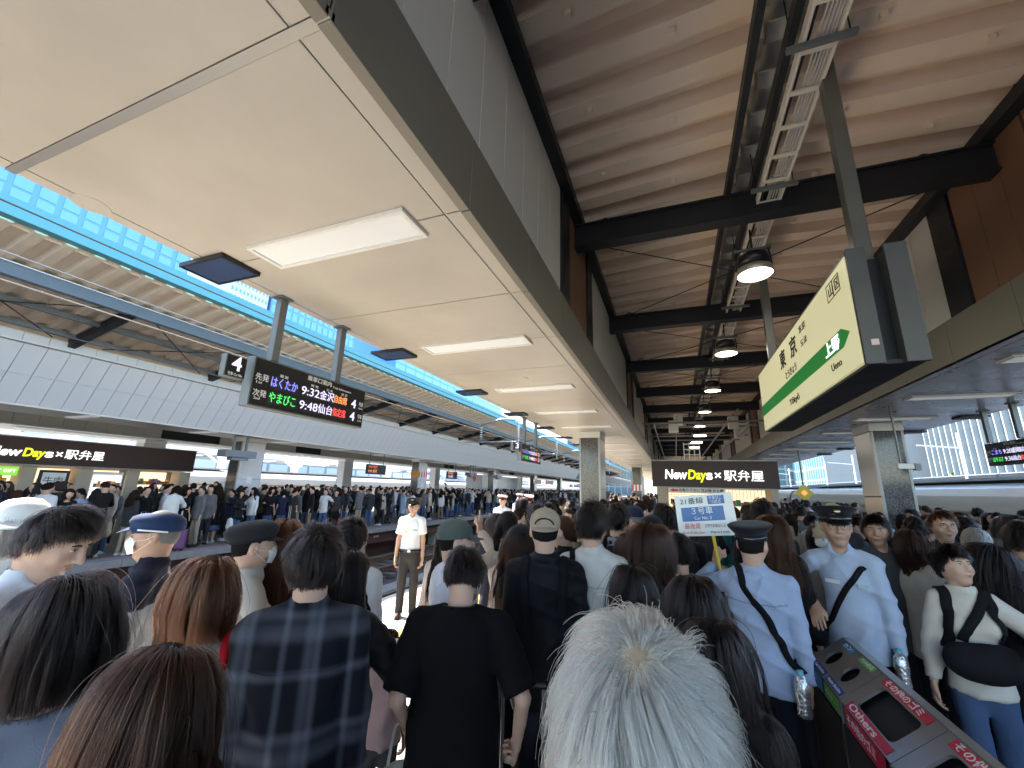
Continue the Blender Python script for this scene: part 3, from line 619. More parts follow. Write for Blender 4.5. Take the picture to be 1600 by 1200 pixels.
for s, y, z, sz, m, w, bo in (('東',5.24,1.44,.21,M_BLACKM,.24,.004),('京',4.80,1.44,.21,M_BLACKM,.24,.004),('とうきょう',5.08,1.245,.09,M_BLACKM,.42,.001),('东京',4.42,1.52,.075,M_BLACKM,.20,0),('도쿄',4.42,1.385,.075,M_BLACKM,.19,0),('上野',3.84,1.112,.12,M_WHITEL,.31,.002),('Ueno',3.76,.962,.08,M_BLACKM,.21,0),('Tōkyō',5.07,.95,.085,M_BLACKM,.37,.001),('山',3.575,1.51,.10,M_BLACKM,.09,0),('区',3.445,1.51,.10,M_BLACKM,.09,0)):
    fitted(text(s, (-.0085,y,CAM_Z+z), sz, m, fc, FACE_LEFT, bold=bo), w)
for y in (3.605,3.475):
    f = MB()
    for (a,b,c,d) in ((y-.13,y,1.575,1.581),(y-.13,y,1.447,1.453),(y-.13,y-.124,1.453,1.575),(y-.006,y,1.453,1.575)): f.box(-.0085,-.0065,a+.012,b+.012,CAM_Z+c,CAM_Z+d)
    f.build('emblem_border', M_BLACKM, fc)
for y in (3.36, 6.3): B('post', mat('post_steel', (.19,.19,.175), .35, metal=.6, noise=.08, nscale=8), ss, .105,.205,y-.045,y+.045,Z0+.0,roofz(1.4)-.05,bev=.006)
# yellow diamond sign and camera on the right
t = empty('diamond_sign', (4.1,17.2,0), 0, 'yellow diamond warning sign on a thin pole right of the kiosk', 'sign')
MB().obox((0,0,1.98),(1,0,1),(0,1,0),(-1,0,1),.14,.01,.14).build('plate', mat('sign_yellow', (.8,.55,.05), .5), t); MB().obox((0,-.014,1.98),(1,0,1),(0,1,0),(-1,0,1),.05,.003,.05).build('emblem', M_LED_O, t); MB().tube([(0,.03,2.1),(0,.03,CZ)],.03,8).build('pole', M_GREYST, t)
t = empty('surveillance_camera', (3.55,8.9,0), 0, 'white surveillance camera on a ceiling rod beside the right column', 'camera')
MB().tube([(0,0,2.45),(0,0,CZ)],.018,8).build('rod', M_GREYST, t); B('body', M_WHITEP, t, -.06,.16,-.05,.05,2.36,2.45,bev=.01); B('hood', M_GREYST, t, .161,.24,-.055,.055,2.34,2.45)
t = empty('diamond_sign', (-13.3,27.2,0), 0, 'small dark red diamond sign hung over the opposite platform', 'sign')
MB().obox((0,0,2.5),(0,1,1),(1,0,0),(0,-1,1),.16,.01,.16).build('plate', mat('sign_darkred', (.35,.06,.04), .6), t); MB().tube([(0,0,2.6),(0,0,OFZ+1.5)],.02,6).build('pole', M_GREYST, t)
# ------------------------------------------------------------------ overhead line, trains, surroundings
M_WIRE = mat('wire', (.10,.09,.09), .6); M_WIREW = mat('wire_bright', (.5,.47,.42), .5, metal=.4)
for i, (x, z, m, lb) in enumerate(((-7.0, 4.0, M_WIREW, 'overhead contact wire above the near track'), (-7.0, 4.9, M_WIRE, 'carrier wire above the near track'), (-9.9, 5.35, M_WIREW, 'bright overhead wire just below the cyan gutter'), (-9.9, 4.25, M_WIRE, 'contact wire above the far track'))):
    tag(MB().tube([(x, y, z+.02*math.cos(y*.4)) for y in np.linspace(-8,100,90)], .011, 5).build('overhead_wire', m), lb, 'wire', 'overhead wires')
for i, y in enumerate((21.0, 29.0, 40., 55.)):
    t = empty('catenary_bracket', (-8.4,y,0), 0, f'{ordn[i]} insulated catenary bracket over the tracks', 'catenary bracket', 'catenary brackets')
    MB().tube([(-1.6,0,5.25),(-.4,0,5.55),(.5,0,5.5),(.62,0,5.3),(.62,0,3.9)], .06, 8).build('hoop', mat('galvanised', (.52,.56,.60), .4, metal=.5), t, True)
    MB().tube([(-2.6,0,4.3),(.5,0,4.3)], .03, 6).build('arm', MATS['galvanised'], t)
    ins = MB()
    for k in range(5): ins.lathe([(.03,0),(.10,.02),(.03,.06)], (-1.6,0,4.55+k*.13), 12)
    ins.build('insulator', M_WHITEP, t, True); MB().tube([(-1.6,0,4.3),(-1.6,0,5.25)], .02, 6).build('rod', M_GREYST, t)
    for s in (-1,1): MB().tube([(-1.6,0,4.62),(-1.6+s*.25,0,4.3)], .015, 5).build('stay', M_GREYST, t)
def train(x0, x1, y0, y1, label, body, roofm, n=4, win=True, gap=.6):
    t = empty('train', (0,0,0), 0, label, 'train'); w = x1-x0; cx = (x0+x1)/2; L = (y1-y0)/n
    prof = [(-.5,-1.0),(-.5,1.35),(-.49,1.75),(-.46,2.0),(-.40,2.2),(-.28,2.34),(0,2.42),(.28,2.34),(.40,2.2),(.46,2.0),(.49,1.75),(.5,1.35),(.5,-1.0)]
    for k in range(n):
        a, b = y0+k*L, y0+(k+1)*L-gap
        car = MB().prism([(cx+u*w, z) for u,z in prof][::-1], a, b).build('car', body, t, False)
        B('roof_strip', roofm, car, cx-.28*w, cx+.28*w, a+.3, b-.3, 2.425, 2.5); 
        if win:
            for s in (-1,1):
                xx = cx+s*w*.5
                yy = a+1.6
                while yy < b-1.6: B('window', mat('train_glass', (.02,.025,.03), .08), car, min(xx-.02*s,xx+.006*s), max(xx-.02*s,xx+.006*s), yy, yy+.65, .75, 1.3, bev=.004); yy += 1.04
                for yy in (a+.35, b-1.25): B('door', mat('train_door', (.62,.64,.65), .3, metal=.3), car, min(xx-.02*s,xx+.01*s), max(xx-.02*s,xx+.01*s), yy, yy+.85, -.05, 1.75)
        B('stripe', mat('train_stripe', (.35,.30,.22), .4), car, cx-.5*w-.004, cx+.5*w+.004, a+.1, b-.1, 1.52, 1.60)
        if k: B('gangway', M_DARK, t, cx-.4*w, cx+.4*w, a-gap-.01, a+.01, -.9, 2.2)
    for k in range(n*2): B('bogie', M_DARK, t, cx-1.2, cx+1.2, y0+2+k*L/2, y0+5+k*L/2, -1.25, -.99)
    return t
M_TR = mat('train_silver', (.62,.63,.61), .22, metal=.25, noise=.04, nscale=.6, coat=.3)
train(7.25, 10.55, -15.5, 84.5, 'long silver express train standing at the right platform edge', M_TR, mat('train_roof_blue', (.35,.45,.55), .4), 4)
train(-28.2, -24.9, -6, 144, 'long cream express train behind the opposite platform', mat('train_cream', (.82,.76,.66), .35, noise=.04, nscale=.5), mat('train_roof_cream', (.6,.56,.5), .5), 6)
# third platform beyond the cream train: roof, columns
tp = empty('rear_platform', (0,0,0), kind='structure')
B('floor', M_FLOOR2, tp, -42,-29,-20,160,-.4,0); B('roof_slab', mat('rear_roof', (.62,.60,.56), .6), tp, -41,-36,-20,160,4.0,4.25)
for i in range(70): B('roof_rib', M_WHITEP, tp, -41,-29,-10+i*2.2,-9.85+i*2.2,3.75,3.995)
for i in range(22):
    c = empty('rear_column', (-31.5,2+i*6.5,0), 0, f'{ordinal(i+1)} white steel column from the left behind the cream train', 'column', 'columns behind the cream train')
    B('shaft', M_WHITEP, c, -.2,.2,-.2,.2,0,3.75); MB().bar((0,.2,3.0),(0,1.4,3.74),.12).build('strut', M_WHITEP, c); MB().bar((0,-.2,3.0),(0,-1.4,3.74),.12).build('strut', M_WHITEP, c)
for i in range(24):
    t = empty('rear_light_truss', (-29.6,3+i*5.6,0), 0, f'{ordinal(i+1)} white light truss from the left behind the cream train', 'truss', 'light trusses behind the cream train')
    B('rail', M_WHITEP, t, -.05,.05,0,4.6,3.35,3.42); B('tube', M_LAMP, t, -.04,.04,.3,4.2,3.28,3.345)
train(-47.0,-43.6,-6,120,'second pale train far behind the rear platform',MATS['train_cream'],MATS['train_roof_cream'],5,win=False)
# buildings
def windowed(name, label, x0, x1, y0, y1, h, wallm, glassm, face, nx, nz, fin=None, z0=0., sill=.35, inset=.06, cat='building'):
    t = empty(name, (0,0,0), 0, label, cat); B('wall', wallm, t, x0, x1, y0, y1, -1.3, h)
    n = 0
    for i in range(nx):
        for k in range(nz):
            za = z0+(h-z0)*(k+.0)/nz+sill; zb = z0+(h-z0)*(k+1)/nz-sill*.2
            if face == 'x+': a, b = y0+(y1-y0)*i/nx+.25, y0+(y1-y0)*(i+1)/nx-.25; bx = (x1-.02,x1+inset,a,b,za,zb)
            elif face == 'x-': a, b = y0+(y1-y0)*i/nx+.25, y0+(y1-y0)*(i+1)/nx-.25; bx = (x0-inset,x0+.02,a,b,za,zb)
            else: a, b = x0+(x1-x0)*i/nx+.25, x0+(x1-x0)*(i+1)/nx-.25; bx = (a,b,y0-inset,y0+.02,za,zb)
            B('window', glassm, t, *bx)
    if fin:
        for i in range(nx+1):
            if face == 'x-': yy = y0+(y1-y0)*i/nx; B('fin', fin, t, x0-.9, x0-.001, yy-.12, yy+.12, z0, h)
            elif face == 'y-': xx = x0+(x1-x0)*i/nx; B('fin', fin, t, xx-.12, xx+.12, y0-.9, y0-.001, z0, h)
    return t
M_BGLASS = mat('blue_glass', (.16,.38,.72), .12, metal=.3, spec=.8); M_BWALL = mat('blue_mullion', (.11,.30,.60), .4, metal=.2)
M_PGLASS = mat('pale_glass', (.06,.14,.17), .15, metal=.0); M_STONEW = mat('white_stone', (.30,.32,.32), .6, noise=.06, nscale=.5)
windowed('office_tower', 'tall blue glass tower seen above the far canopy at upper left', -95,-62,-14,32.3,32.5,M_BWALL,M_BGLASS,'x+',24,16,z0=2,sill=.22)
windowed('office_tower', 'white lattice fronted tower seen above the far canopy by the board posts', -110,-80,49.5,57.8,62,mat('lattice_white', (.5,.52,.54), .6),M_BGLASS,'x+',10,36,sill=.8)
windowed('office_tower', 'blue grid tower above the far canopy between the board posts', -116,-80,58.5,84,66,M_BWALL,M_BGLASS,'x+',14,15,sill=.4)
windowed('office_tower', 'distant blue tower above the far canopy right of the board', -120,-84,108,200,64,M_BWALL,M_BGLASS,'x+',16,14,sill=.4)
windowed('office_tower', 'pale glass tower at the far end of the tracks', -46,-14,190,220,34,M_STONEW,M_PGLASS,'y-',12,10)
windowed('office_block', 'low pale office block at the far end behind the kiosk', -8,26,205,230,24,M_STONEW,M_PGLASS,'y-',14,7)
windowed('office_block', 'long white office block with vertical fins beyond the train on the right', 52,80,40,116,40,M_STONEW,M_PGLASS,'x-',38,13,fin=mat('fin_white', (.34,.35,.35), .5))
windowed('office_block', 'pale glass atrium block right of the kiosk beyond the train', 34,58,122,150,26,M_STONEW,M_PGLASS,'x-',14,9)
windowed('office_block', 'pale glass block facing the station right of the kiosk', 30,60,152,170,32,M_STONEW,M_PGLASS,'y-',14,10)
windowed('station_hall', 'long pale station hall far behind the opposite platforms', -64,-58,-30,200,9,M_STONEW,mat('hall_glass', (.55,.62,.66), .2),'x+',60,2,sill=.8)
# viaduct wall beyond the right train
tag(MB().box(16,16.6,-10,170,-1.3,1.2).build('viaduct_wall', M_CONC), 'concrete parapet wall beyond the right train', 'wall')
rp = empty('side_roof', (0,0,0), kind='structure')
B('roof_slab', mat('side_roof_blue', (.25,.36,.50), .5, metal=.2), rp, 19,24,10,150,3.35,3.6); B('roof_edge', M_DARK, rp, 18.9,18.98,10,150,3.1,3.55)
for i in range(20): B('post', M_GREYST, rp, 21,21.3,12+i*7,12.3+i*7,-1.3,3.34)
for i in range(14):
    t = empty('signal_mast', (17.6,9+i*9.,0), 0, f'{ordn[i]} thin white line mast standing beyond the right train', 'mast', 'line masts beyond the train')
    MB().tube([(0,0,-1.3),(0,0,6.2)], .07, 8).build('pole', M_WHITEP, t); MB().tube([(0,0,5.2),(-2.2,0,5.4)], .05, 6).build('arm', MATS['galvanised'], t)
# street trees beyond the viaduct
M_BARK = mat('bark', (.08,.06,.045), .9, noise=.3, nscale=8)
def leaf_mat():
    m = mat('leaves', (.10,.16,.03), .6); n, l = m.node_tree.nodes, m.node_tree.links; b = n['Principled BSDF']
    g = n.new('ShaderNodeNewGeometry'); r = n.new('ShaderNodeValToRGB'); e = r.color_ramp.elements; e[0].color = (.05,.09,.015,1); e[1].color = (.17,.20,.04,1)
    l.new(g.outputs['Random Per Island'], r.inputs['Fac']); l.new(r.outputs[0], b.inputs['Base Color']); b.inputs['Subsurface Weight'].default_value = 0
    return m
M_LEAF = leaf_mat()
def tree_mesh(seed, R=2.2):
    rs = np.random.RandomState(seed); c = np.array([[rs.uniform(-1,1)*R*.6, rs.uniform(-1,1)*R*.6, 4.2+rs.uniform(-1,1)*R*.55] for _ in range(14)])
    N = 2600; k = rs.randint(0,14,N); d = rs.normal(size=(N,3)); d /= np.linalg.norm(d,axis=1)[:,None]; p = c[k]+d*(R*.42*rs.uniform(.55,1.05,(N,1)))
    a = rs.normal(size=(N,3)); a /= np.linalg.norm(a,axis=1)[:,None]; b = np.cross(a, rs.normal(size=(N,3))); b /= np.linalg.norm(b,axis=1)[:,None]
    s = .13*rs.uniform(.7,1.3,(N,1)); V = np.stack([p-a*s-b*s*.5, p+a*s-b*s*.5, p+a*s+b*s*.5, p-a*s+b*s*.5],1).reshape(-1,3)
    F = np.arange(N*4).reshape(-1,4); me = bpy.data.meshes.new('crown'); me.from_pydata(V.tolist(), [], F.tolist()); me.materials.append(M_LEAF); return me, c
crowns = [tree_mesh(s) for s in range(3)]
for i in range(10):
    x, y = 30+((i*37)%7), 34+i*7.5
    t = empty('street_tree', (x,y,-1.3), i*1.3, f'{ordn[i]} yellow green street tree before the office block beyond the train', 'tree', 'street trees beyond the train')
    me, c = crowns[i%3]; link('crown', me, t); tr = MB().tube([(0,0,0),(.05,0,1.6),(0,.05,3.0)], [.16,.12,.09], 8)
    for q in c[:6]: tr.tube([(0,.02,2.6), tuple((np.array([0,.02,2.6])+q)/2+[0,0,.1]), tuple(q)], [.06,.04,.015], 5)
    tr.build('trunk', M_BARK, t)
# clutter in the dark far end of the raised channel
M_PIPE = mat('pipe_grey', (.30,.30,.30), .5)
for i, (x, z, r) in enumerate(((-.6,4.3,.03),(.2,4.55,.025),(1.9,4.4,.03),(2.5,4.2,.04),(2.2,4.75,.02))):
    tag(MB().tube([(x,16,z),(x,34,z)], r, 8).build('service_pipe', M_PIPE), f'{ordn[i]} grey service pipe in the dark roof behind the kiosk', 'pipe', 'service pipes behind the kiosk')
for i, y in enumerate((16.4,18.2,20.4,23.)):
    tag(MB().box(XL,XR,y-.03,y+.03,4.35+.1*(i%2),4.41+.1*(i%2)).build('cross_rail', M_PIPE), f'{ordn[i]} cross rail in the roof behind the kiosk', 'rail', 'cross rails behind the kiosk')
for i, (x, y, z) in enumerate(((-.1,16.8,4.1),(.1,18.0,4.55),(2.0,17.2,4.25),(2.4,19.,4.1))):
    tag(MB().box(x,x+.35,y,y+.25,z,z+.45,bev=.02).build('junction_box', M_WHITEP), f'{ordn[i]} white junction box hung in the roof behind the kiosk', 'box', 'junction boxes behind the kiosk')
for i in range(3):
    t = empty('tube_lamp', (1.0,16.5+i*2.2,3.9), 0, f'{ordn[i]} short tube lamp lit in the dark behind the kiosk sign', 'lamp', 'tube lamps behind the kiosk')
    B('tube', M_LAMPW, t, -.25,.15,-.05,.05,-.02,.02); B('housing', M_GREYST, t, -.27,.17,-.07,.07,.021,.07); MB().tube([(0,0,.07),(0,0,1.2)],.01,5).build('rod', M_DARK, t)
g = empty('louvre_panel', (.35,16.0,0), 0, 'white slatted louvre panel standing above the kiosk sign', 'louvre')
for i in range(4): B('bar', M_WHITEP, g, i*.17,i*.17+.03,0,.02,2.95,3.6)
for i in range(4): B('bar', M_WHITEP, g, 0,.54,.021,.04,2.97+i*.19,3.0+i*.19)
# ------------------------------------------------------------------ people: signed distance bodies turned into continuous meshes
def axis(lo, hi, flo, fhi, c, f):
    out = [lo]; x = lo
    while x < hi:
        x += f if (x >= flo-1e-6 and x < fhi) else min(c, max(f, (flo-x) if x < flo else c)); out.append(x)
    return np.array(out, dtype=np.float32)
class Field:
    def __init__(s, X, Y, Z):
        s.X, s.Y, s.Z = X, Y, Z; s.d = np.full((len(X), len(Y), len(Z)), .5, np.float32)
    def blk(s, lo, hi):
        return tuple(slice(max(0, np.searchsorted(A, a)-1), np.searchsorted(A, b)+1) for A, a, b in zip((s.X,s.Y,s.Z), lo, hi))
    def pts(s, b):
        return s.X[b[0]][:,None,None], s.Y[b[1]][None,:,None], s.Z[b[2]][None,None,:]
    def _mix(s, b, d, k, op):
        o = s.d[b]
        if op == 'u':
            if k > 0: h = np.clip(.5+.5*(o-d)/k, 0, 1); s.d[b] = o+(d-o)*h-k*h*(1-h)
            else: s.d[b] = np.minimum(o, d)
        elif op == 's':
            d = -d
            if k > 0: h = np.clip(.5-.5*(o-d)/k, 0, 1); s.d[b] = o+(d-o)*h+k*h*(1-h)
            else: s.d[b] = np.maximum(o, d)
    def cone(s, a, b, ra, rb, k=.02, sc=(1,1,1), op='u', flat=False, c=None):
        """rounded cone; sc flattens it about c (default: its middle)"""
        a, b = np.array(a, float), np.array(b, float); m = max(ra, rb)+k+.03; sc = np.array(sc, float)
        c = (a+b)/2 if c is None else np.array(c, float)
        lo = np.minimum(a, b)-m*sc; hi = np.maximum(a, b)+m*sc; B_ = s.blk(lo, hi)
        if any(q.stop-q.start < 2 for q in B_): return
        x, y, z = s.pts(B_); x, y, z = (x-c[0])/sc[0], (y-c[1])/sc[1], (z-c[2])/sc[2]; A = (a-c)/sc; D = (b-c)/sc-A; L2 = D@D+1e-12
        t = ((x-A[0])*D[0]+(y-A[1])*D[1]+(z-A[2])*D[2])/L2; tc = np.clip(t, 0, 1)
        d = np.sqrt((x-A[0]-tc*D[0])**2+(y-A[1]-tc*D[1])**2+(z-A[2]-tc*D[2])**2)-(ra+(rb-ra)*tc)
        if flat: d = np.maximum(d, (t-1)*math.sqrt(L2))
        s._mix(B_, (d*sc.min()).astype(np.float32), k, op)
    def ell(s, c, r, k=.02, R=None, op='u'):
        c, r = np.array(c, float), np.array(r, float); m = r.max()+k+.02; B_ = s.blk(c-m, c+m)
        if any(q.stop-q.start < 2 for q in B_): return
        x, y, z = s.pts(B_); x, y, z = x-c[0], y-c[1], z-c[2]
        if R is not None: x, y, z = (R[0,0]*x+R[1,0]*y+R[2,0]*z, R[0,1]*x+R[1,1]*y+R[2,1]*z, R[0,2]*x+R[1,2]*y+R[2,2]*z)
        q = np.sqrt((x/r[0])**2+(y/r[1])**2+(z/r[2])**2); g = np.sqrt((x/r[0]**2)**2+(y/r[1]**2)**2+(z/r[2]**2)**2)+1e-6
        s._mix(B_, (q*(q-1)/g).astype(np.float32), k, op)
    def torus(s, c, R0, r, k=.01, sy=1., tilt=0.):
        c = np.array(c, float); m = R0+r+.05; B_ = s.blk(c-m, c+m); x, y, z = s.pts(B_); x, y, z = x-c[0], (y-c[1])/sy, z-c[2]-tilt*(y-c[1])
        s._mix(B_, (np.sqrt((np.sqrt(x*x+y*y)-R0)**2+(z*.75)**2)-r).astype(np.float32), k, 'u')
    def cut(s, f):
        x, y, z = s.pts((slice(None),)*3); s.d = np.maximum(s.d, f(x,y,z).astype(np.float32))
    def add(s, f):
        x, y, z = s.pts((slice(None),)*3); s.d = s.d+f(x,y,z).astype(np.float32)
    def sample(s, P):
        """distance and gradient at points, trilinear"""
        P = np.asarray(P, np.float32); out = []
        def ev(Q):
            ix = []; fr = []
            for a, A in enumerate((s.X,s.Y,s.Z)):
                i = np.clip(np.searchsorted(A, Q[:,a])-1, 0, len(A)-2); ix.append(i); fr.append(np.clip((Q[:,a]-A[i])/(A[i+1]-A[i]), 0, 1))
            r = 0
            for dx in (0,1):
                for dy in (0,1):
                    for dz in (0,1): r = r+s.d[ix[0]+dx, ix[1]+dy, ix[2]+dz]*(fr[0] if dx else 1-fr[0])*(fr[1] if dy else 1-fr[1])*(fr[2] if dz else 1-fr[2])
            return r
        d = ev(P); e = .012; g = np.stack([ev(P+np.eye(3, dtype=np.float32)[a]*e)-d for a in range(3)], 1)
        return d, g/(np.linalg.norm(g, axis=1)[:,None]+1e-9)
    def push(s, P, off):
        for _ in range(4):
            d, g = s.sample(P); P = P+g*np.maximum(0, off-d)[:,None]
        return P
    def mesh(s, name, m, extra=None):
        V, F = nets(s.d, s.X, s.Y, s.Z)
        if extra is not None:
            for v, f in extra: F = np.concatenate([F, f+len(V)]); V = np.concatenate([V, v])
        return np_mesh(name, V, F, m)
def nets(D, X, Y, Z):
    S = D < 0; c = [S[i:S.shape[0]-1+i, j:S.shape[1]-1+j, k:S.shape[2]-1+k] for i in (0,1) for j in (0,1) for k in (0,1)]
    n = np.zeros(c[0].shape, np.int8)
    for q in c: n += q
    act = (n > 0) & (n < 8); I, J, K = np.nonzero(act); N = len(I); idx = np.full(act.shape, -1, np.int32); idx[I,J,K] = np.arange(N)
    acc = np.zeros((N,3), np.float32); cnt = np.zeros(N, np.float32)
    for a in ((0,0,0),(0,0,1),(0,1,0),(0,1,1),(1,0,0),(1,0,1),(1,1,0),(1,1,1)):
        for ax in range(3):
            if a[ax]: continue
            b = list(a); b[ax] = 1
            da = D[I+a[0],J+a[1],K+a[2]]; db = D[I+b[0],J+b[1],K+b[2]]; m = (da < 0) != (db < 0)
            t = np.where(m, da/np.where(m, da-db, 1), 0); A = (X,Y,Z); ind = (I,J,K)
            for q in range(3):
                p = A[q][ind[q]+a[q]]
                if q == ax: p = p+t*(A[q][ind[q]+1]-A[q][ind[q]])
                acc[:,q] += np.where(m, p, 0)
            cnt += m
    V = acc/np.maximum(cnt,1)[:,None]; F = []
    for ax in range(3):
        sl = [slice(1,-1)]*3; sl[ax] = slice(0,-1); s2 = list(sl); s2[ax] = slice(1,None)
        a = S[tuple(sl)]; b = S[tuple(s2)]; ch = np.nonzero(a != b); base = list(ch)
        for q in range(3):
            if q != ax: base[q] = base[q]+1
        u, v = (ax+1)%3, (ax+2)%3
        def cell(du, dv):
            t = [base[0], base[1], base[2]]; t[u] = t[u]+du; t[v] = t[v]+dv; return idx[t[0],t[1],t[2]]
        q = np.stack([cell(-1,-1), cell(0,-1), cell(0,0), cell(-1,0)], 1); fl = ~a[ch]
        q[fl] = q[fl][:,::-1]; F.append(q)
    F = np.concatenate(F); return V, F[(F >= 0).all(1)].astype(np.int32)
def np_mesh(name, V, F, m):
    me = bpy.data.meshes.new(name); me.vertices.add(len(V)); me.vertices.foreach_set('co', np.ascontiguousarray(V, np.float32).ravel())
    k = F.shape[1]; me.loops.add(F.size); me.loops.foreach_set('vertex_index', np.ascontiguousarray(F, np.int32).ravel())
    me.polygons.add(len(F)); me.polygons.foreach_set('loop_start', np.arange(0, F.size, k, dtype=np.int32))
    me.polygons.foreach_set('use_smooth', np.ones(len(F), bool)); me.update(calc_edges=True)
    if m is not None: me.materials.append(m)
    return me
def ik(S, T, l1, l2, pole):
    S, T = np.array(S, float), np.array(T, float); d = T-S; L = np.linalg.norm(d); u = d/(L+1e-9)
    if L > (l1+l2)*.995: L = (l1+l2)*.995; T = S+u*L
    a = (l1*l1-l2*l2+L*L)/(2*L); h = math.sqrt(max(0, l1*l1-a*a)); p = np.array(pole, float); p = p-u*(p@u); p /= np.linalg.norm(p)+1e-9
    return S+u*a+p*h, T
# hands in a frame: wrist at origin, fingers along -Z, palm towards +Y, thumb at +X (mirrored for the other side)
HANDS = {}
def hand(kind, h=.006):
    if (kind, h) in HANDS: return HANDS[(kind,h)]
    F = Field(np.arange(-.07,.085,h,dtype=np.float32), np.arange(-.05,.11,h,dtype=np.float32), np.arange(-.215,.035,h,dtype=np.float32))
    F.cone((0,0,.02),(0,0,-.02),.026,.026,.01,(1,.75,1)); F.cone((0,0,-.02),(0,.004,-.075),.034,.040,.012,(1,.42,1))
    cur = {'relaxed':(.35,.5,.5), 'grip':(1.25,1.5,1.1), 'point':(1.25,1.5,1.1), 'flat':(.12,.2,.15), 'cup':(.75,.8,.7)}[kind]
    for i, (x, L) in enumerate(((.029,.068),(.010,.078),(-.010,.073),(-.028,.058))):
        c = (.05,.05,.05) if (kind == 'point' and i == 0) else cur
        p = np.array((x*.95,.003,-.078)); a = 0.
        for j, (fr, r) in enumerate(((.45,.0092),(.32,.0085),(.23,.0078))):
            a += c[j]*(1+.06*i); q = p+np.array((x*.10*fr, math.sin(a)*L*fr*1.25, -math.cos(a)*L*fr*1.25)); F.cone(p, q, r, r*.93, .004); p = q
    t = (.30 if kind in ('relaxed','flat') else .75)
    F.cone((.022,.006,-.03),(.046,.016,-.062),.015,.011,.01); F.cone((.046,.016,-.062),(.050-.022*t,.022+.02*t,-.100),.0105,.0085,.004)
    HANDS[(kind,h)] = nets(F.d, F.X, F.Y, F.Z); return HANDS[(kind,h)]
def place_hand(kind, wrist, fwd, palm, right, sc, h):
    V, Fq = hand(kind, h); V = V.copy()
    z = -np.array(fwd, float); z /= np.linalg.norm(z); y = np.array(palm, float); y -= z*(y@z); y /= np.linalg.norm(y)+1e-9; x = np.cross(y, z)
    if not right: V[:,0] *= -1; Fq = Fq[:,::-1]
    return (np.array(wrist)+(V*sc)@np.stack([x,y,z])).astype(np.float32), Fq
def rotm(yaw, pitch, roll=0.):
    """head frame: yaw to the left positive, pitch down positive"""
    cy, sy, cp, sp, cr, sr = math.cos(yaw), math.sin(yaw), math.cos(-pitch), math.sin(-pitch), math.cos(roll), math.sin(roll)
    return np.array([[cy,-sy,0],[sy,cy,0],[0,0,1]])@np.array([[1,0,0],[0,cp,-sp],[0,sp,cp]])@np.array([[cr,0,sr],[0,1,0],[-sr,0,cr]])

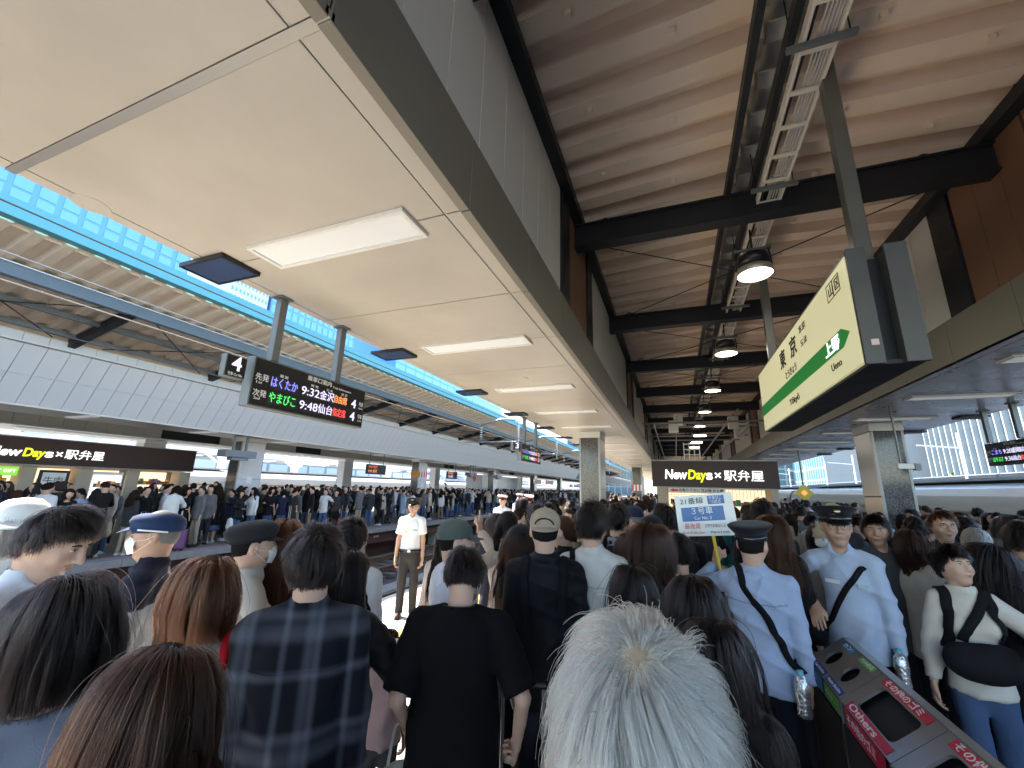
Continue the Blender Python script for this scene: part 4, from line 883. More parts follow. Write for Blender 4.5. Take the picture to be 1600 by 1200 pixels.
# ---- materials for people
def skin_mat(name, c):
    m = mat(name, c, .48, noise=.06, nscale=25, bump=.03, bscale=300, spec=.35); b = m.node_tree.nodes['Principled BSDF']
    b.inputs['Subsurface Weight'].default_value = .12; b.inputs['Subsurface Radius'].default_value = (.02,.008,.005); b.inputs['Subsurface Scale'].default_value = .5
    return m
M_SKIN = skin_mat('skin_light', (.56,.36,.265)); M_SKIN2 = skin_mat('skin_tan', (.46,.28,.195))
def cloth(name, pattern=None, wr=.5, rough=.9, sheen=.0, c2=(.5,.5,.5), scale=1., ribs=False):
    """fabric whose colour is the object's own, with weave and crease relief"""
    if name in MATS: return MATS[name]
    m = mat(name, (.5,.5,.5), rough, spec=.1); n, l = m.node_tree.nodes, m.node_tree.links; b = n['Principled BSDF']
    b.inputs['Sheen Weight'].default_value = sheen; b.inputs['Sheen Roughness'].default_value = .5
    oi = n.new('ShaderNodeObjectInfo'); tc = n.new('ShaderNodeTexCoord'); src = oi.outputs['Color']
    nt = n.new('ShaderNodeTexNoise'); nt.inputs['Scale'].default_value = 5; nt.inputs['Detail'].default_value = 5; l.new(tc.outputs['Object'], nt.inputs['Vector'])
    if pattern == 'plaid':
        sp = n.new('ShaderNodeSeparateXYZ'); l.new(tc.outputs['Object'], sp.inputs[0]); outs = []
        for k, (ax, ph) in enumerate((('X',.0),('Z',.03))):
            prev = None
            for fr, w0, w1 in (((1/.105,.42,.62),(1/.21,.0,.24)) if ax == 'X' else ((1/.17,.42,.58),(1/.34,.0,.2))):
                mu = n.new('ShaderNodeMath'); mu.operation = 'MULTIPLY_ADD'; mu.inputs[1].default_value = fr; mu.inputs[2].default_value = ph+10; l.new(sp.outputs[ax], mu.inputs[0])
                fc = n.new('ShaderNodeMath'); fc.operation = 'FRACT'; l.new(mu.outputs[0], fc.inputs[0])
                rp = n.new('ShaderNodeValToRGB'); rp.color_ramp.interpolation = 'EASE'; e = rp.color_ramp.elements; e[0].position = max(0,w0-.07); e[0].color = (0,0,0,1); e[1].position = (w0+w1)/2; e[1].color = (1,1,1,1); q = e.new(min(1,w1+.07)); q.color = (0,0,0,1)
                l.new(fc.outputs[0], rp.inputs['Fac'])
                if prev is None: prev = rp.outputs[0]
                else:
                    ad = n.new('ShaderNodeMath'); ad.operation = 'ADD'; l.new(prev, ad.inputs[0]); l.new(rp.outputs[0], ad.inputs[1]); prev = ad.outputs[0]
            outs.append(prev)
        ad = n.new('ShaderNodeMath'); ad.operation = 'ADD'; l.new(outs[0], ad.inputs[0]); l.new(outs[1], ad.inputs[1])
        mr = n.new('ShaderNodeMapRange'); mr.inputs[2].default_value = 2.4; l.new(ad.outputs[0], mr.inputs[0])
        mx = n.new('ShaderNodeMix'); mx.data_type = 'RGBA'; l.new(mr.outputs[0], mx.inputs[0]); l.new(src, mx.inputs[6]); mx.inputs[7].default_value = (*c2,1); src = mx.outputs[2]
    elif pattern in ('stripe','check','knit'):
        wv = n.new('ShaderNodeTexWave'); wv.bands_direction = 'X' if pattern != 'knit' else 'Z'; wv.inputs['Scale'].default_value = scale; wv.inputs['Distortion'].default_value = .4 if pattern != 'knit' else 1.; l.new(tc.outputs['Object'], wv.inputs['Vector'])
        fac = wv.outputs['Fac']
        if pattern == 'check':
            w2 = n.new('ShaderNodeTexWave'); w2.bands_direction = 'Z'; w2.inputs['Scale'].default_value = scale; l.new(tc.outputs['Object'], w2.inputs['Vector'])
            mu = n.new('ShaderNodeMath'); mu.operation = 'MAXIMUM'; l.new(fac, mu.inputs[0]); l.new(w2.outputs['Fac'], mu.inputs[1]); fac = mu.outputs[0]
        rp = n.new('ShaderNodeValToRGB'); rp.color_ramp.elements[0].position = .45; rp.color_ramp.elements[1].position = .65; l.new(fac, rp.inputs['Fac'])
        mx = n.new('ShaderNodeMix'); mx.data_type = 'RGBA'; l.new(rp.outputs[0], mx.inputs[0]); l.new(src, mx.inputs[6]); mx.inputs[7].default_value = (*c2,1); src = mx.outputs[2]
    mr = n.new('ShaderNodeMapRange'); mr.inputs[1].default_value = .3; mr.inputs[2].default_value = .7; mr.inputs[3].default_value = .86; mr.inputs[4].default_value = 1.08; l.new(nt.outputs['Fac'], mr.inputs[0])
    sc = n.new('ShaderNodeVectorMath'); sc.operation = 'SCALE'; l.new(src, sc.inputs[0]); l.new(mr.outputs[0], sc.inputs['Scale']); l.new(sc.outputs[0], b.inputs['Base Color'])
    cr = n.new('ShaderNodeTexNoise'); cr.noise_type = 'RIDGED_MULTIFRACTAL'; cr.normalize = True; cr.inputs['Scale'].default_value = 3.6; cr.inputs['Detail'].default_value = 2.; cr.inputs['Distortion'].default_value = .8; mp = n.new('ShaderNodeMapping'); mp.inputs['Scale'].default_value = (1.2,1.2,.55); l.new(tc.outputs['Object'], mp.inputs[0]); l.new(mp.outputs[0], cr.inputs['Vector'])
    bp = n.new('ShaderNodeBump'); bp.inputs['Strength'].default_value = min(1,wr*1.3); bp.inputs['Distance'].default_value = .05; l.new(cr.outputs['Fac'], bp.inputs['Height'])
    wv = n.new('ShaderNodeTexNoise'); wv.inputs['Scale'].default_value = 420; l.new(tc.outputs['Object'], wv.inputs['Vector'])
    b2 = n.new('ShaderNodeBump'); b2.inputs['Strength'].default_value = .25; b2.inputs['Distance'].default_value = .003; l.new(wv.outputs['Fac'], b2.inputs['Height']); l.new(bp.outputs[0], b2.inputs['Normal']); l.new(b2.outputs[0], b.inputs['Normal'])
    return m
M_COT = cloth('cotton'); M_SHIRT = cloth('shirt_cotton', wr=.75, rough=.7, sheen=.05); M_KNIT = cloth('knitwear', wr=.3, rough=.95, sheen=.08); M_NYL = cloth('nylon', wr=.8, rough=.5, sheen=0); M_DENIM = cloth('denim', wr=.6, rough=.9)
M_PLAID = cloth('plaid_flannel', 'plaid', wr=.5, c2=(.12,.13,.16), sheen=.0); M_PIN = cloth('pin_stripe', 'stripe', wr=.6, c2=(.36,.38,.41), scale=95.); M_CHECK = cloth('checked', 'check', wr=.5, c2=(.30,.31,.34), scale=6.)
def hair_mesh_mat():
    m = mat('hair_mass', (.02,.016,.013), .75, objcolor=True, spec=.08); n, l = m.node_tree.nodes, m.node_tree.links; b = n['Principled BSDF']
    tc = n.new('ShaderNodeTexCoord'); mp = n.new('ShaderNodeMapping'); mp.inputs['Scale'].default_value = (60,60,6); l.new(tc.outputs['Object'], mp.inputs[0])
    nt = n.new('ShaderNodeTexNoise'); nt.inputs['Scale'].default_value = 3; nt.inputs['Detail'].default_value = 5; l.new(mp.outputs[0], nt.inputs['Vector'])
    bp = n.new('ShaderNodeBump'); bp.inputs['Strength'].default_value = .35; bp.inputs['Distance'].default_value = .006; l.new(nt.outputs['Fac'], bp.inputs['Height']); l.new(bp.outputs[0], b.inputs['Normal'])
    return m
M_HAIRM = hair_mesh_mat()
def strand_mat(name, col, rough=.32, root=None):
    if name in MATS: return MATS[name]
    m = bpy.data.materials.new(name); m.use_nodes = True; MATS[name] = m; n, l = m.node_tree.nodes, m.node_tree.links; n.clear()
    o = n.new('ShaderNodeOutputMaterial'); h = n.new('ShaderNodeBsdfHairPrincipled'); h.parametrization = 'COLOR'; h.inputs['IOR'].default_value = 1.22 if col[0] < .4 else 1.4
    [setattr(h.inputs[k_], 'default_value', v_) for k_, v_ in (('Roughness',rough),('Radial Roughness',.55),('Random Color',.25),('Random Roughness',.15)) if k_ in h.inputs]
    hi = n.new('ShaderNodeHairInfo'); mx = n.new('ShaderNodeMix'); mx.data_type = 'RGBA'
    rp = n.new('ShaderNodeValToRGB'); rp.color_ramp.elements[0].position = .0; rp.color_ramp.elements[1].position = .22 if root else .02; l.new(hi.outputs['Intercept'], rp.inputs['Fac'])
    l.new(rp.outputs[0], mx.inputs[0]); mx.inputs[6].default_value = (*(root or col),1); mx.inputs[7].default_value = (*col,1)
    vr = n.new('ShaderNodeMapRange'); vr.inputs[3].default_value = .72; vr.inputs[4].default_value = 1.2; l.new(hi.outputs['Random'], vr.inputs[0])
    sc = n.new('ShaderNodeVectorMath'); sc.operation = 'SCALE'; l.new(mx.outputs[2], sc.inputs[0]); l.new(vr.outputs[0], sc.inputs['Scale']); l.new(sc.outputs[0], h.inputs['Color'])
    l.new(h.outputs[0], o.inputs[0]); return m
HAIRC = {'black': (.010,.008,.008), 'brown': (.040,.019,.011), 'dkbrown': (.019,.010,.007), 'grey': (.20,.19,.18), 'blond': (.78,.70,.55), 'chestnut': (.050,.021,.012), 'sand': (.5,.38,.2)}
def hair_strand_material(c): return strand_mat('strands_'+c, tuple(min(.95, v*1.6) for v in HAIRC[c]) if c != 'blond' else (1.0,.85,.63), .3 if c != 'blond' else .42, root=(.22,.16,.11) if c == 'blond' else None)
def curves_obj(name, P, rad, m, parent):
    """P: (N,K,3) strands"""
    N, K, _ = P.shape; cu = bpy.data.hair_curves.new(name); cu.add_curves([K]*N)
    cu.attributes['position'].data.foreach_set('vector', np.ascontiguousarray(P, np.float32).ravel())
    ra = cu.attributes.get('radius') or cu.attributes.new('radius', 'FLOAT', 'POINT')
    pr = np.linspace(1,.35,K)[None,:]*np.ones((N,1))*rad; ra.data.foreach_set('value', pr.astype(np.float32).ravel())
    cu.materials.append(m); return link(name, cu, parent) if parent is not None else cu

# ---- the figure
SC_R = np.array([.0765,.0935,.112])          # cranium radii
def strands(style, n, Rh, hc, s, body, rs, K=12):
    """strand polylines in body space. Rh head rotation, hc cranium centre"""
    r = SC_R*s; u = rs.normal(size=(int(n*2.4),3)); u /= np.linalg.norm(u,axis=1)[:,None]
    X, Y, Z = u.T
    hl = {'short':(-.42,.35), 'bob':(-.25,.30), 'long':(-.25,.30), 'crop':(-.45,.3), 'wild':(-.4,.4)}.get(style, (-.3,.3))
    keep = (Z > np.where(Y > .1, .28+.55*np.clip(Y-.1,0,1)+.10*np.abs(X), hl[0]-.1*(Y<0))) 
    keep &= ~((np.abs(X) > .80) & (Z < -.05) & (Y > -.35))
    u = u[keep][:n]; N = len(u)
    wh = np.array([.05,-.66,.75]) if style == 'wild' else np.array([.10,-.42,.90]) if style in ('short','wild','crop') else np.array([rs.uniform(-.15,.15),.15,.985]); wh /= np.linalg.norm(wh)
    L = {'short':.070,'crop':.035,'wild':.085,'bob':.50,'long':.75,'tied':.16}[style]*s*(rs.uniform(.75,1.12,N) if style not in ('bob','long') else 1.)*np.ones(N)
    if style in ('short','crop'): L *= np.clip(.42+.75*(u[:,2]+.25), .28, 1.25)*(1-.42*np.clip(u[:,1],0,1))
    if style == 'wild': L *= np.clip(.7+.4*u[:,2], .4, 1.1)
    lay = rs.uniform(.0,1.,N)**.8*{'short':.13,'crop':.06,'wild':.20,'bob':.17,'long':.16,'tied':.08}[style]
    # clumps share a little direction noise
    nc = max(20, N//28); cl = rs.randint(0, nc, N); cn = rs.normal(size=(nc,3)); cu_ = rs.normal(size=(nc,3)); cu_ /= np.linalg.norm(cu_,axis=1)[:,None]
    q = rs.normal(size=(nc,3)); near = np.argmax(u@cu_.T, 1); noise = cn[near]
    fly = (rs.uniform(size=N) < (.012 if style == 'wild' else .03))[:,None].astype(float); lay = lay*(1+.7*fly[:,0]); flyn = rs.normal(size=(N,3))*.13; lay = lay*(.75+.5*(np.sin(cn[near][:,0]*3)*.5+.5))
    P = np.zeros((N,K,3), np.float32); p = u*(1.0)           # in unit-sphere head space (scaled by r)
    g = Rh.T@np.array([0,0,-1.]); step = L/(K-1)
    P0 = hc+(p*r)@Rh.T; P[:,0] = P0; w = P0.copy(); vel = None
    for k in range(1, K):
        f = k/(K-1)
        q = ((w-hc)@Rh)/r; qn = np.linalg.norm(q,axis=1)[:,None]; un = q/np.maximum(qn,1e-6)
        away = un*(un@wh)[:,None]-wh; away /= np.linalg.norm(away,axis=1)[:,None]+1e-6
        swirl = np.cross(wh, un); fwd = np.array([0,1.,0])
        if style == 'short': fl = away+swirl*.45*np.clip(un[:,2:3],0,1)+fwd*.55*np.clip(un[:,2:3],0,1)*(un[:,1:2] > -.5)
        elif style == 'wild': fl = away+swirl*(.25+.55*np.exp(-3*(1-(un@wh))[:,None]))
        elif style == 'crop': fl = away+swirl*.3
        elif style == 'tied': b = np.array([0,-1.,-.15]); fl = b-un*(un@b)[:,None]+away*.3
        else:
            side = np.where(np.abs(q[:,0:1]) < .02, .02, q[:,0:1]); fl = away*.8+g*np.clip(1-un[:,2:3],.1,2)*1.0
            fl = fl+(np.array([0,-.9,0])+np.sign(side)*np.array([1.3,0,0]))*np.clip(un[:,1:2]+.15,0,1)*np.clip(1.2-np.abs(un[:,0:1]),0,1)
        lift = {'short':.55,'crop':.5,'wild':.14,'bob':.12,'long':.08,'tied':.02}[style]*(1-f)*(lay[:,None]/.12 if style in ('short','wild') else 1)
        d = fl/(np.linalg.norm(fl,axis=1)[:,None]+1e-6)+un*lift+noise*({'short':.22,'wild':.12,'crop':.2,'bob':.10,'long':.09,'tied':.02}[style])+rs.normal(size=(N,3))*.03
        d = d+fly*flyn+fly*rs.normal(size=(N,3))*.04
        if style in ('short','wild'): d = d+g*(.35 if style == 'short' else .10)*f
        dw = (d*r)@Rh.T; dw /= np.linalg.norm(dw,axis=1)[:,None]+1e-6
        if style in ('bob','long'):
            gw = np.clip((-.15-q[:,2])*2.2,0,1)[:,None]; dn = np.array([0,0,-1.])+rs.normal(size=(N,3))*.02
            if style == 'bob': ax = (hc-w)*np.array([1,1,0]); dn = dn+ax*(2.4*f)
            dw = dw*(1-gw)+dn*gw; dw /= np.linalg.norm(dw,axis=1)[:,None]
        w = w+dw*step[:,None]
        q = ((w-hc)@Rh)/r; qn = np.linalg.norm(q,axis=1); tgt = 1.0+(.055+lay)*np.minimum(1,f*(9 if style == 'wild' else 3.5))+.012
        fix = (qn < tgt) | ((style in ('bob','long','tied')) & (qn < tgt+.02) & (q[:,2] > -.1))
        q = np.where(fix[:,None], q/np.maximum(qn,1e-6)[:,None]*tgt[:,None], q); w = hc+(q*r)@Rh.T
        if style in ('bob','long'):
            q = ((w-hc)@Rh)/r; bad = (q[:,1] > .30) & (q[:,2] < .42) & (np.abs(q[:,0]) < .97)
            q[:,0] = np.where(bad, np.sign(np.where(u[:,0]==0,1,u[:,0]))*(.99+.1*lay), q[:,0]); bad2 = (q[:,1] > .42) & (q[:,2] < .30); q[:,1] = np.where(bad2, .42-.4*lay, q[:,1]); w = hc+(q*r)@Rh.T
        if style in ('bob','long') and f > .3: w = body.push(w.astype(np.float32), .006+.03*lay.mean())
        P[:,k] = w
    if style in ('bob','long'):
        zc = hc[2]+({'bob':-.150,'long':-.37}[style]+rs.normal(size=N)*{'bob':.010,'long':.022}[style])*s
        if style == 'bob': zc = zc+.035*s*np.clip(-((P[:,K//2]-hc)@Rh)[:,1]/.09/s,-1,1)
        below = P[:,:,2] < zc[:,None]; kk = np.where(below.any(1), below.argmax(1), K-1).astype(float); kk = np.clip(kk, 3, K-1)
        t = np.linspace(0,1,K)[None,:]*kk[:,None]; i0 = np.minimum(t.astype(int), K-2); fr = (t-i0)[:,:,None]; ar = np.arange(N)[:,None]
        P = P[ar,i0]*(1-fr)+P[ar,i0+1]*fr
    return P
def wrinkle(x, y, z, a, ph):
    """crossing creases with sharp valleys, fading in and out over the garment"""
    w1 = 1-np.abs(np.sin(15*z+9*x+2.2*np.sin(4*z+3*y+ph)+ph)); w2 = 1-np.abs(np.sin(12*z-13*x+2.0*np.sin(5*x+2*z+ph*2)+1.7*ph)); w3 = 1-np.abs(np.sin(17*x+3*z+1.5*np.sin(7*z+ph)))
    m1 = .5+.5*np.sin(6*x+4*z+ph); m2 = .5+.5*np.sin(5*z-7*x+2*ph+1)
    return a*(.35-1.3*w1**3*m1-1.3*w2**3*m2-.8*w3**4*m1*m2)
TOPS = { # ease, sleeve ease, sleeve length (0-2 along upper+fore arm), hem z, wrinkle, collar, material
 'tee': (.016,.022,.80,.74,.004,.0,'cotton'), 'bigtee': (.030,.032,.95,.66,.006,.012,'cotton'), 'shirt': (.018,.018,1.95,.80,.006,.014,'shirt_cotton'), 'sshirt': (.018,.024,.72,.86,.005,.014,'shirt_cotton'),
 'jacket': (.032,.030,1.96,.72,.007,.026,'nylon'), 'knit': (.024,.022,1.95,.74,.004,.014,'knitwear'), 'coat': (.034,.028,1.96,.46,.006,.018,'cotton'), 'flannel': (.034,.030,1.95,.68,.007,.015,'plaid_flannel')}
def figure(name, sp, lod):
    """meshes of one person in local space (feet at origin, facing +Y); returns list of (part, mesh-or-curves, colour key)"""
    H = sp['h']; s = H/1.70; f = sp.get('sex','m') == 'f'; rs = np.random.RandomState(sp.get('seed',1)); wd = sp.get('wide',1.)
    hf, bf, cf = {'hero':(.0065,.020,.0135), 'mid':(.011,.030,.022), 'far':(.020,.05,.042), 'tiny':(.028,.10,.065)}[lod]
    if lod == 'tiny': lod = 'far'
    lean = np.array(sp.get('lean',(0,0)), float)                     # shift of the shoulders (x,y)
    def L(x, y, z):                                                  # a landmark that follows the lean
        t = max(0, min(1, (z-.95)/.5)); return np.array([x+lean[0]*t, y+lean[1]*t, z])*s
    sw = (.128 if f else .148)*wd
    Rh = rotm(math.radians(sp.get('hyaw',0)), math.radians(sp.get('hpitch',0)), math.radians(sp.get('hroll',0)))
    piv = L(0,-.015,1.455); hc = piv+Rh@(np.array([0,.005,.135])*s)
    def hp(x, y, z): return hc+Rh@(np.array([x,y,z])*s)
    # arms
    arms = []
    for sg, key in ((-1,'larm'),(1,'rarm')):
        S = L(sg*sw, -.01, 1.368); T, pole, hk = sp.get(key, ((sg*.205,.05,.80),(sg*.4,-1,-.1),'relaxed')); T = np.array(T)*s
        E, W = ik(S, T, .275*s, .245*s, pole); arms.append((sg, S, E, W, hk))
    skin = Field(axis(hc[0]-.62*s, hc[0]+.62*s, hc[0]-.11*s, hc[0]+.11*s, bf, hf), axis(-.45*s, .72*s, hc[1]-.13*s, hc[1]+.14*s, bf, hf), axis(-.02, H+.06, 1.44*s, H+.03, bf*1.3, hf))
    k = .02*s
    skin.cone(L(0,.0,1.31), L(0,0,1.12), .104*s*wd, .10*s, .03, (1,.60,1)); skin.cone(L(0,0,1.1), L(0,-.01,.93), .10*s, .115*s, .04, (1,.68,1))
    for sg, S, E, W, hk in arms:
        skin.cone(L(sg*.05,-.010,1.395), S, .026*s, .034*s, .03); skin.cone(S, E, .036*s, .032*s, k); skin.cone(E, W, .034*s, .025*s, k)
        hx = sg*.088; st = sp.get('stride',0)*sg
        skin.cone(L(hx*.85,-.01,.88), L(hx,.005+st*.4,.48), .058*s, .046*s, .02); skin.cone(L(hx,.005+st*.4,.48), L(hx,-.02+st,.09), .046*s, .035*s, .02); skin.cone(L(hx,-.02+st,.04), L(hx*1.1,.13+st,.03), .035*s, .03*s, .02)
    nr = (.046 if f else .056)*s
    skin.cone(L(0,.0,1.36), hp(0,-.02,-.07), nr*.98, nr, .025)
    skin.ell(hc, SC_R*s, .01, Rh)
    if lod != 'far':
        skin.cone(hp(0,.030,-.02), hp(0,.046,-.092), .058*s, .034*s, .03, (1,.9,1)); skin.ell(hp(0,.052,-.10), np.array([.026,.024,.018])*s, .02, Rh)
        for q in (-1,1):
            skin.ell(hp(q*.036,.066,-.035), np.array([.024,.022,.026])*s, .02, Rh)                 # cheek
            skin.ell(hp(q*.031,.095,.008), np.array([.019,.012,.011])*s, .012, Rh, 's')            # eye hollow
            skin.ell(hp(q*.031,.078,.004), np.array([.0135,.0125,.0115])*s, .004, Rh)               # eyelid
            skin.ell(hp(q*.030,.080,.030), np.array([.024,.010,.009])*s, .010, Rh)                 # brow
            skin.ell(hp(q*.079,-.008,-.008), np.array([.011,.021,.032])*s, .006, Rh); skin.ell(hp(q*.088,-.002,-.004), np.array([.006,.010,.017])*s, .004, Rh, 's')
        skin.cone(hp(0,.092,.018), hp(0,.113,-.030), .008*s, .0125*s, .010)
        for q in (-1,1): skin.ell(hp(q*.011,.100,-.034), np.array([.009,.011,.008])*s, .006, Rh)
        skin.ell(hp(0,.088,-.060), np.array([.024,.010,.006])*s, .006, Rh); skin.ell(hp(0,.085,-.071), np.array([.021,.011,.007])*s, .006, Rh)
    else:
        skin.cone(hp(0,.025,-.03), hp(0,.045,-.09), .055*s, .034*s, .03); skin.cone(hp(0,.09,.0), hp(0,.108,-.03), .012*s, .014*s, .01)
    ex = []
    for sg, S, E, W, hk in arms:
        if hk is None: continue
        d = W-E; d /= np.linalg.norm(d); pd = sp.get('lpalm' if sg < 0 else 'rpalm', (-sg,.15,0))
        if lod == 'far': skin.cone(W, W+d*.13*s, .032*s, .022*s, .02, (1,1,1))
        else: ex.append(place_hand(hk, W+d*.015*s, sp.get('lfing' if sg < 0 else 'rfing', d), pd, sg > 0, s*(.93 if f else 1.02), .0065 if lod == 'hero' else .0105))
    parts = []
    sm = M_SKIN2 if sp.get('tan') else M_SKIN
    body_me = skin.mesh('person', sm, ex)
    # lower garment
    top = sp.get('top','tee'); e, se, sl, hem, wr, col, mname = TOPS[top]; hem = sp.get('hem', hem); e = sp.get('ease', e)
    cz = cf*1.5 if lod != 'far' else cf; ph = rs.uniform(0,6)
    bt = sp.get('bottom','trousers'); Bf = Field(np.arange(-.36,.36,cz,dtype=np.float32)*s, np.arange(-.28,.36,cz,dtype=np.float32)*s, np.arange(.0,1.06,cz,dtype=np.float32)*s)
    lw = sp.get('legw', .0)
    if bt in ('trousers','jeans'):
        Bf.cone(L(0,-.005,1.0), L(0,-.01,.88), .130*s, .146*s, .03, (1,.74,1))
        for sg in (-1,1):
            st = sp.get('stride',0)*sg
            Bf.cone(L(sg*.078,-.01,.88), L(sg*.092,.005+st*.4,.48), (.080+lw*.4)*s, (.066+lw)*s, .025); Bf.cone(L(sg*.092,.005+st*.4,.48), L(sg*.098,-.02+st,.06), (.066+lw)*s, (.058+lw)*s, .02)
        Bf.cut(lambda x,y,z: np.maximum(.045*s-z, z-(hem+.05)*s)+0*x+0*y); Bf.add(lambda x,y,z: wrinkle(x,y,z,.004,ph)); parts.append(('trousers', Bf.mesh('trousers', M_DENIM if bt == 'jeans' else M_COT), 'bc'))
    else:
        zl = sp.get('skirt', .35); Bf.cone(L(0,-.005,1.0), L(0,-.01,.86), .13*s, .16*s, .03, (1,.76,1)); Bf.cone(L(0,-.01,.86), L(0,0,zl-.1), .16*s, .26*s, .03, (1,.85,1)); Bf.cut(lambda x,y,z: np.maximum(zl*s-z, z-(hem+.05)*s)+0*x+0*y)
        Bf.add(lambda x,y,z: .010*np.sin(9*np.arctan2(x,y+.01)+1)*np.clip((.9*s-z)*2,0,1)); parts.append(('skirt', Bf.mesh('skirt', M_COT), 'bc'))
    sh = MB()
    for sg in (-1,1):
        st = sp.get('stride',0)*sg; x, y = sg*.098*s, (-.02+st)*s
        sh.ellipsoid((x,y+.06*s,.035*s),.045*s,.135*s,.045*s,10,6); sh.box(x-.042*s,x+.042*s,y-.07*s,y+.185*s,.0,.022*s,bev=.01 if lod=='hero' else 0)
    parts.append(('shoes', sh.mesh('shoes', cloth('shoe_leather', wr=.1, rough=.5, sheen=0), True), 'sc'))
    # upper garment
    xs = [p[0] for a in arms for p in a[1:4]]; ys = [p[1] for a in arms for p in a[1:4]]; zs = [p[2] for a in arms for p in a[1:4]]
    T = Field(np.arange(min(xs)-.12,max(xs)+.12,cf,dtype=np.float32), np.arange(min(min(ys),-.2*s)-.10,max(max(ys),.2*s)+.10,cf,dtype=np.float32), np.arange(min(hem*s,min(zs))-.08,max(1.50*s,max(zs)+.1),cf,dtype=np.float32))
    bel = sp.get('belly',0.)
    T.cone(L(0,-.008,1.29), L(0,0,1.08), (.126*wd)*s+e*.8, (.120+bel)*s+e, .03, (1,.70,1)); T.cone(L(0,0,1.08), L(0,-.004,hem-.1), (.120+bel)*s+e, (.160+bel)*s+e, .03, (1,.76,1))
    if f: 
        for sg in (-1,1): T.ell(L(sg*.07,.075,1.235), np.array([.068,.060,.065])*s, .04)
    for sg in (-1,1): T.ell(L(sg*.075,-.062,1.28), np.array([.07,.045,.11])*s*wd, .04)
    T.cut(lambda x,y,z: hem*s-z+.012*np.sin(7*x+ph)+0*y)
    A = Field(T.X, T.Y, T.Z)
    for sg, S, E, W, hk in arms:
        A.cone(L(sg*.045,-.015,1.415), S, .042*s+e*.4, .046*s+e*.6, .03)
        if sl <= 1: A.cone(S, S+(E-S)*sl, .046*s+se*.7, .042*s+se, .02, flat=True)
        else:
            A.cone(S, E, .046*s+se*.7, .038*s+se*.8, .02); A.cone(E, E+(W-E)*(sl-1), .038*s+se*.8, .028*s+se*.55, .015, flat=True)
    kk = .014; h = np.clip(.5+.5*(T.d-A.d)/kk,0,1); T.d = T.d+(A.d-T.d)*h-kk*h*(1-h)
    T.add(lambda x,y,z: wrinkle(x,y,z,wr*sp.get('wrk',1),ph))
    if col: T.cone(L(0,-.016,1.39), L(0,-.012,1.448+col*.5), .069*s, .064*s, .012); T.torus(L(0,-.012,1.432+col*.3), .064*s, .010+col*.3, .006, 1.02, -.10)
    if sp.get('turtle'): T.cone(L(0,-.018,1.40), L(0,-.008,1.475), .066*s, .063*s, .02)
    T.ell(L(0,.045,1.475), np.array([.052,.055,.055])*s, .01, None, 's') if not sp.get('turtle') else None
    if top in ('tee','bigtee'): T.cone(L(0,-.012,1.445), L(0,.0,1.55), .062*s, .075*s, .008, op='s')
    if sp.get('lowneck'): T.ell(L(0,.0,1.46), np.array([.105,.105,.06])*s, .01, None, 's')
    if sp.get('open'): # front opening of a jacket worn open
        T.cut(lambda x,y,z: np.where(y > .02, .045*s-np.abs(x-lean[0]*s)+0*z, -1.))
    tm = MATS[sp.get('mat', mname)]; parts.append((sp.get('tname','top'), T.mesh('top', tm), 'tc'))
    # hair
    hs = sp.get('hair','short'); hcol = sp.get('hc','black')
    body = T
    if hs != 'bald':
        Hf = Field(np.arange(hc[0]-.17*s,hc[0]+.17*s,hf*1.25,dtype=np.float32), np.arange(hc[1]-.2*s,hc[1]+.18*s,hf*1.25,dtype=np.float32), np.arange((hc[2]-(.17 if hs in ('short','crop','wild','tied','hatshort') else .26 if hs == 'bob' else .50)*s),hc[2]+.16*s,hf*1.25,dtype=np.float32))
        puff = {'short':.010,'crop':.005,'wild':.020,'bob':.016,'long':.015,'tied':.007,'hatshort':.006}[hs]; thick = puff if lod == 'far' else puff*.22
        Hf.ell(hc+Rh@(np.array([0,-.006,.006])*s), (SC_R+thick)*s, .0, Rh)
        if hs in ('bob','long','mid'):
            bot = {'bob':-.125,'long':-.335}[hs]
            for a in np.linspace(-2.35,2.35,11):
                x0, y0 = (.070 if lod == 'far' else .060)*math.sin(a), -(.075 if lod == 'far' else .066)*math.cos(a)-.012
                if y0 > .035: continue
                w1 = hp(x0,y0,.0); w2 = w1+np.array([x0*.12*s,(-.012 if hs=='long' else .01)*s,(bot+.02*math.cos(a*2.))*s]); w2 = body.push(np.array([w2],np.float32),.018)[0]; wm = body.push(np.array([(w1+w2)/2],np.float32),.02)[0]
                tk = 1. if lod == 'far' else .62; Hf.cone(w1, wm, (.028*tk+thick)*s, (.028*tk+thick)*s, .03); Hf.cone(wm, w2, (.028*tk+thick)*s, .016*tk*s, .03)
        P0 = hc; RT = Rh
        def face_cut(x,y,z):
            dx, dy, dz = x-P0[0], y-P0[1], z-P0[2]; lx = RT[0,0]*dx+RT[1,0]*dy+RT[2,0]*dz; ly = RT[0,1]*dx+RT[1,1]*dy+RT[2,1]*dz; lz = RT[0,2]*dx+RT[1,2]*dy+RT[2,2]*dz
            lx, ly, lz = lx/s, ly/s, lz/s
            a = np.minimum(ly-.030-.25*np.abs(lz-.03)*(lz<.03)-(.014 if hs in ('bob','long') else .0), .062-lz+.010*np.sin(60*lx)+.3*np.clip(ly-.06,0,1))
            if hs in ('short','crop','wild','hatshort','tied'): 
                b = np.minimum(-.055-lz+.25*(ly+.09), ly+.15); c_ = np.minimum(np.minimum(ly+.028, -.012-lz), 1); return np.maximum(np.maximum(a, b), c_)*s
            return a*s
        Hf.cut(face_cut)
        if sp.get('bun'): Hf.ell(hp(0,-.105,.05), np.array([.04,.04,.04])*s, .01)
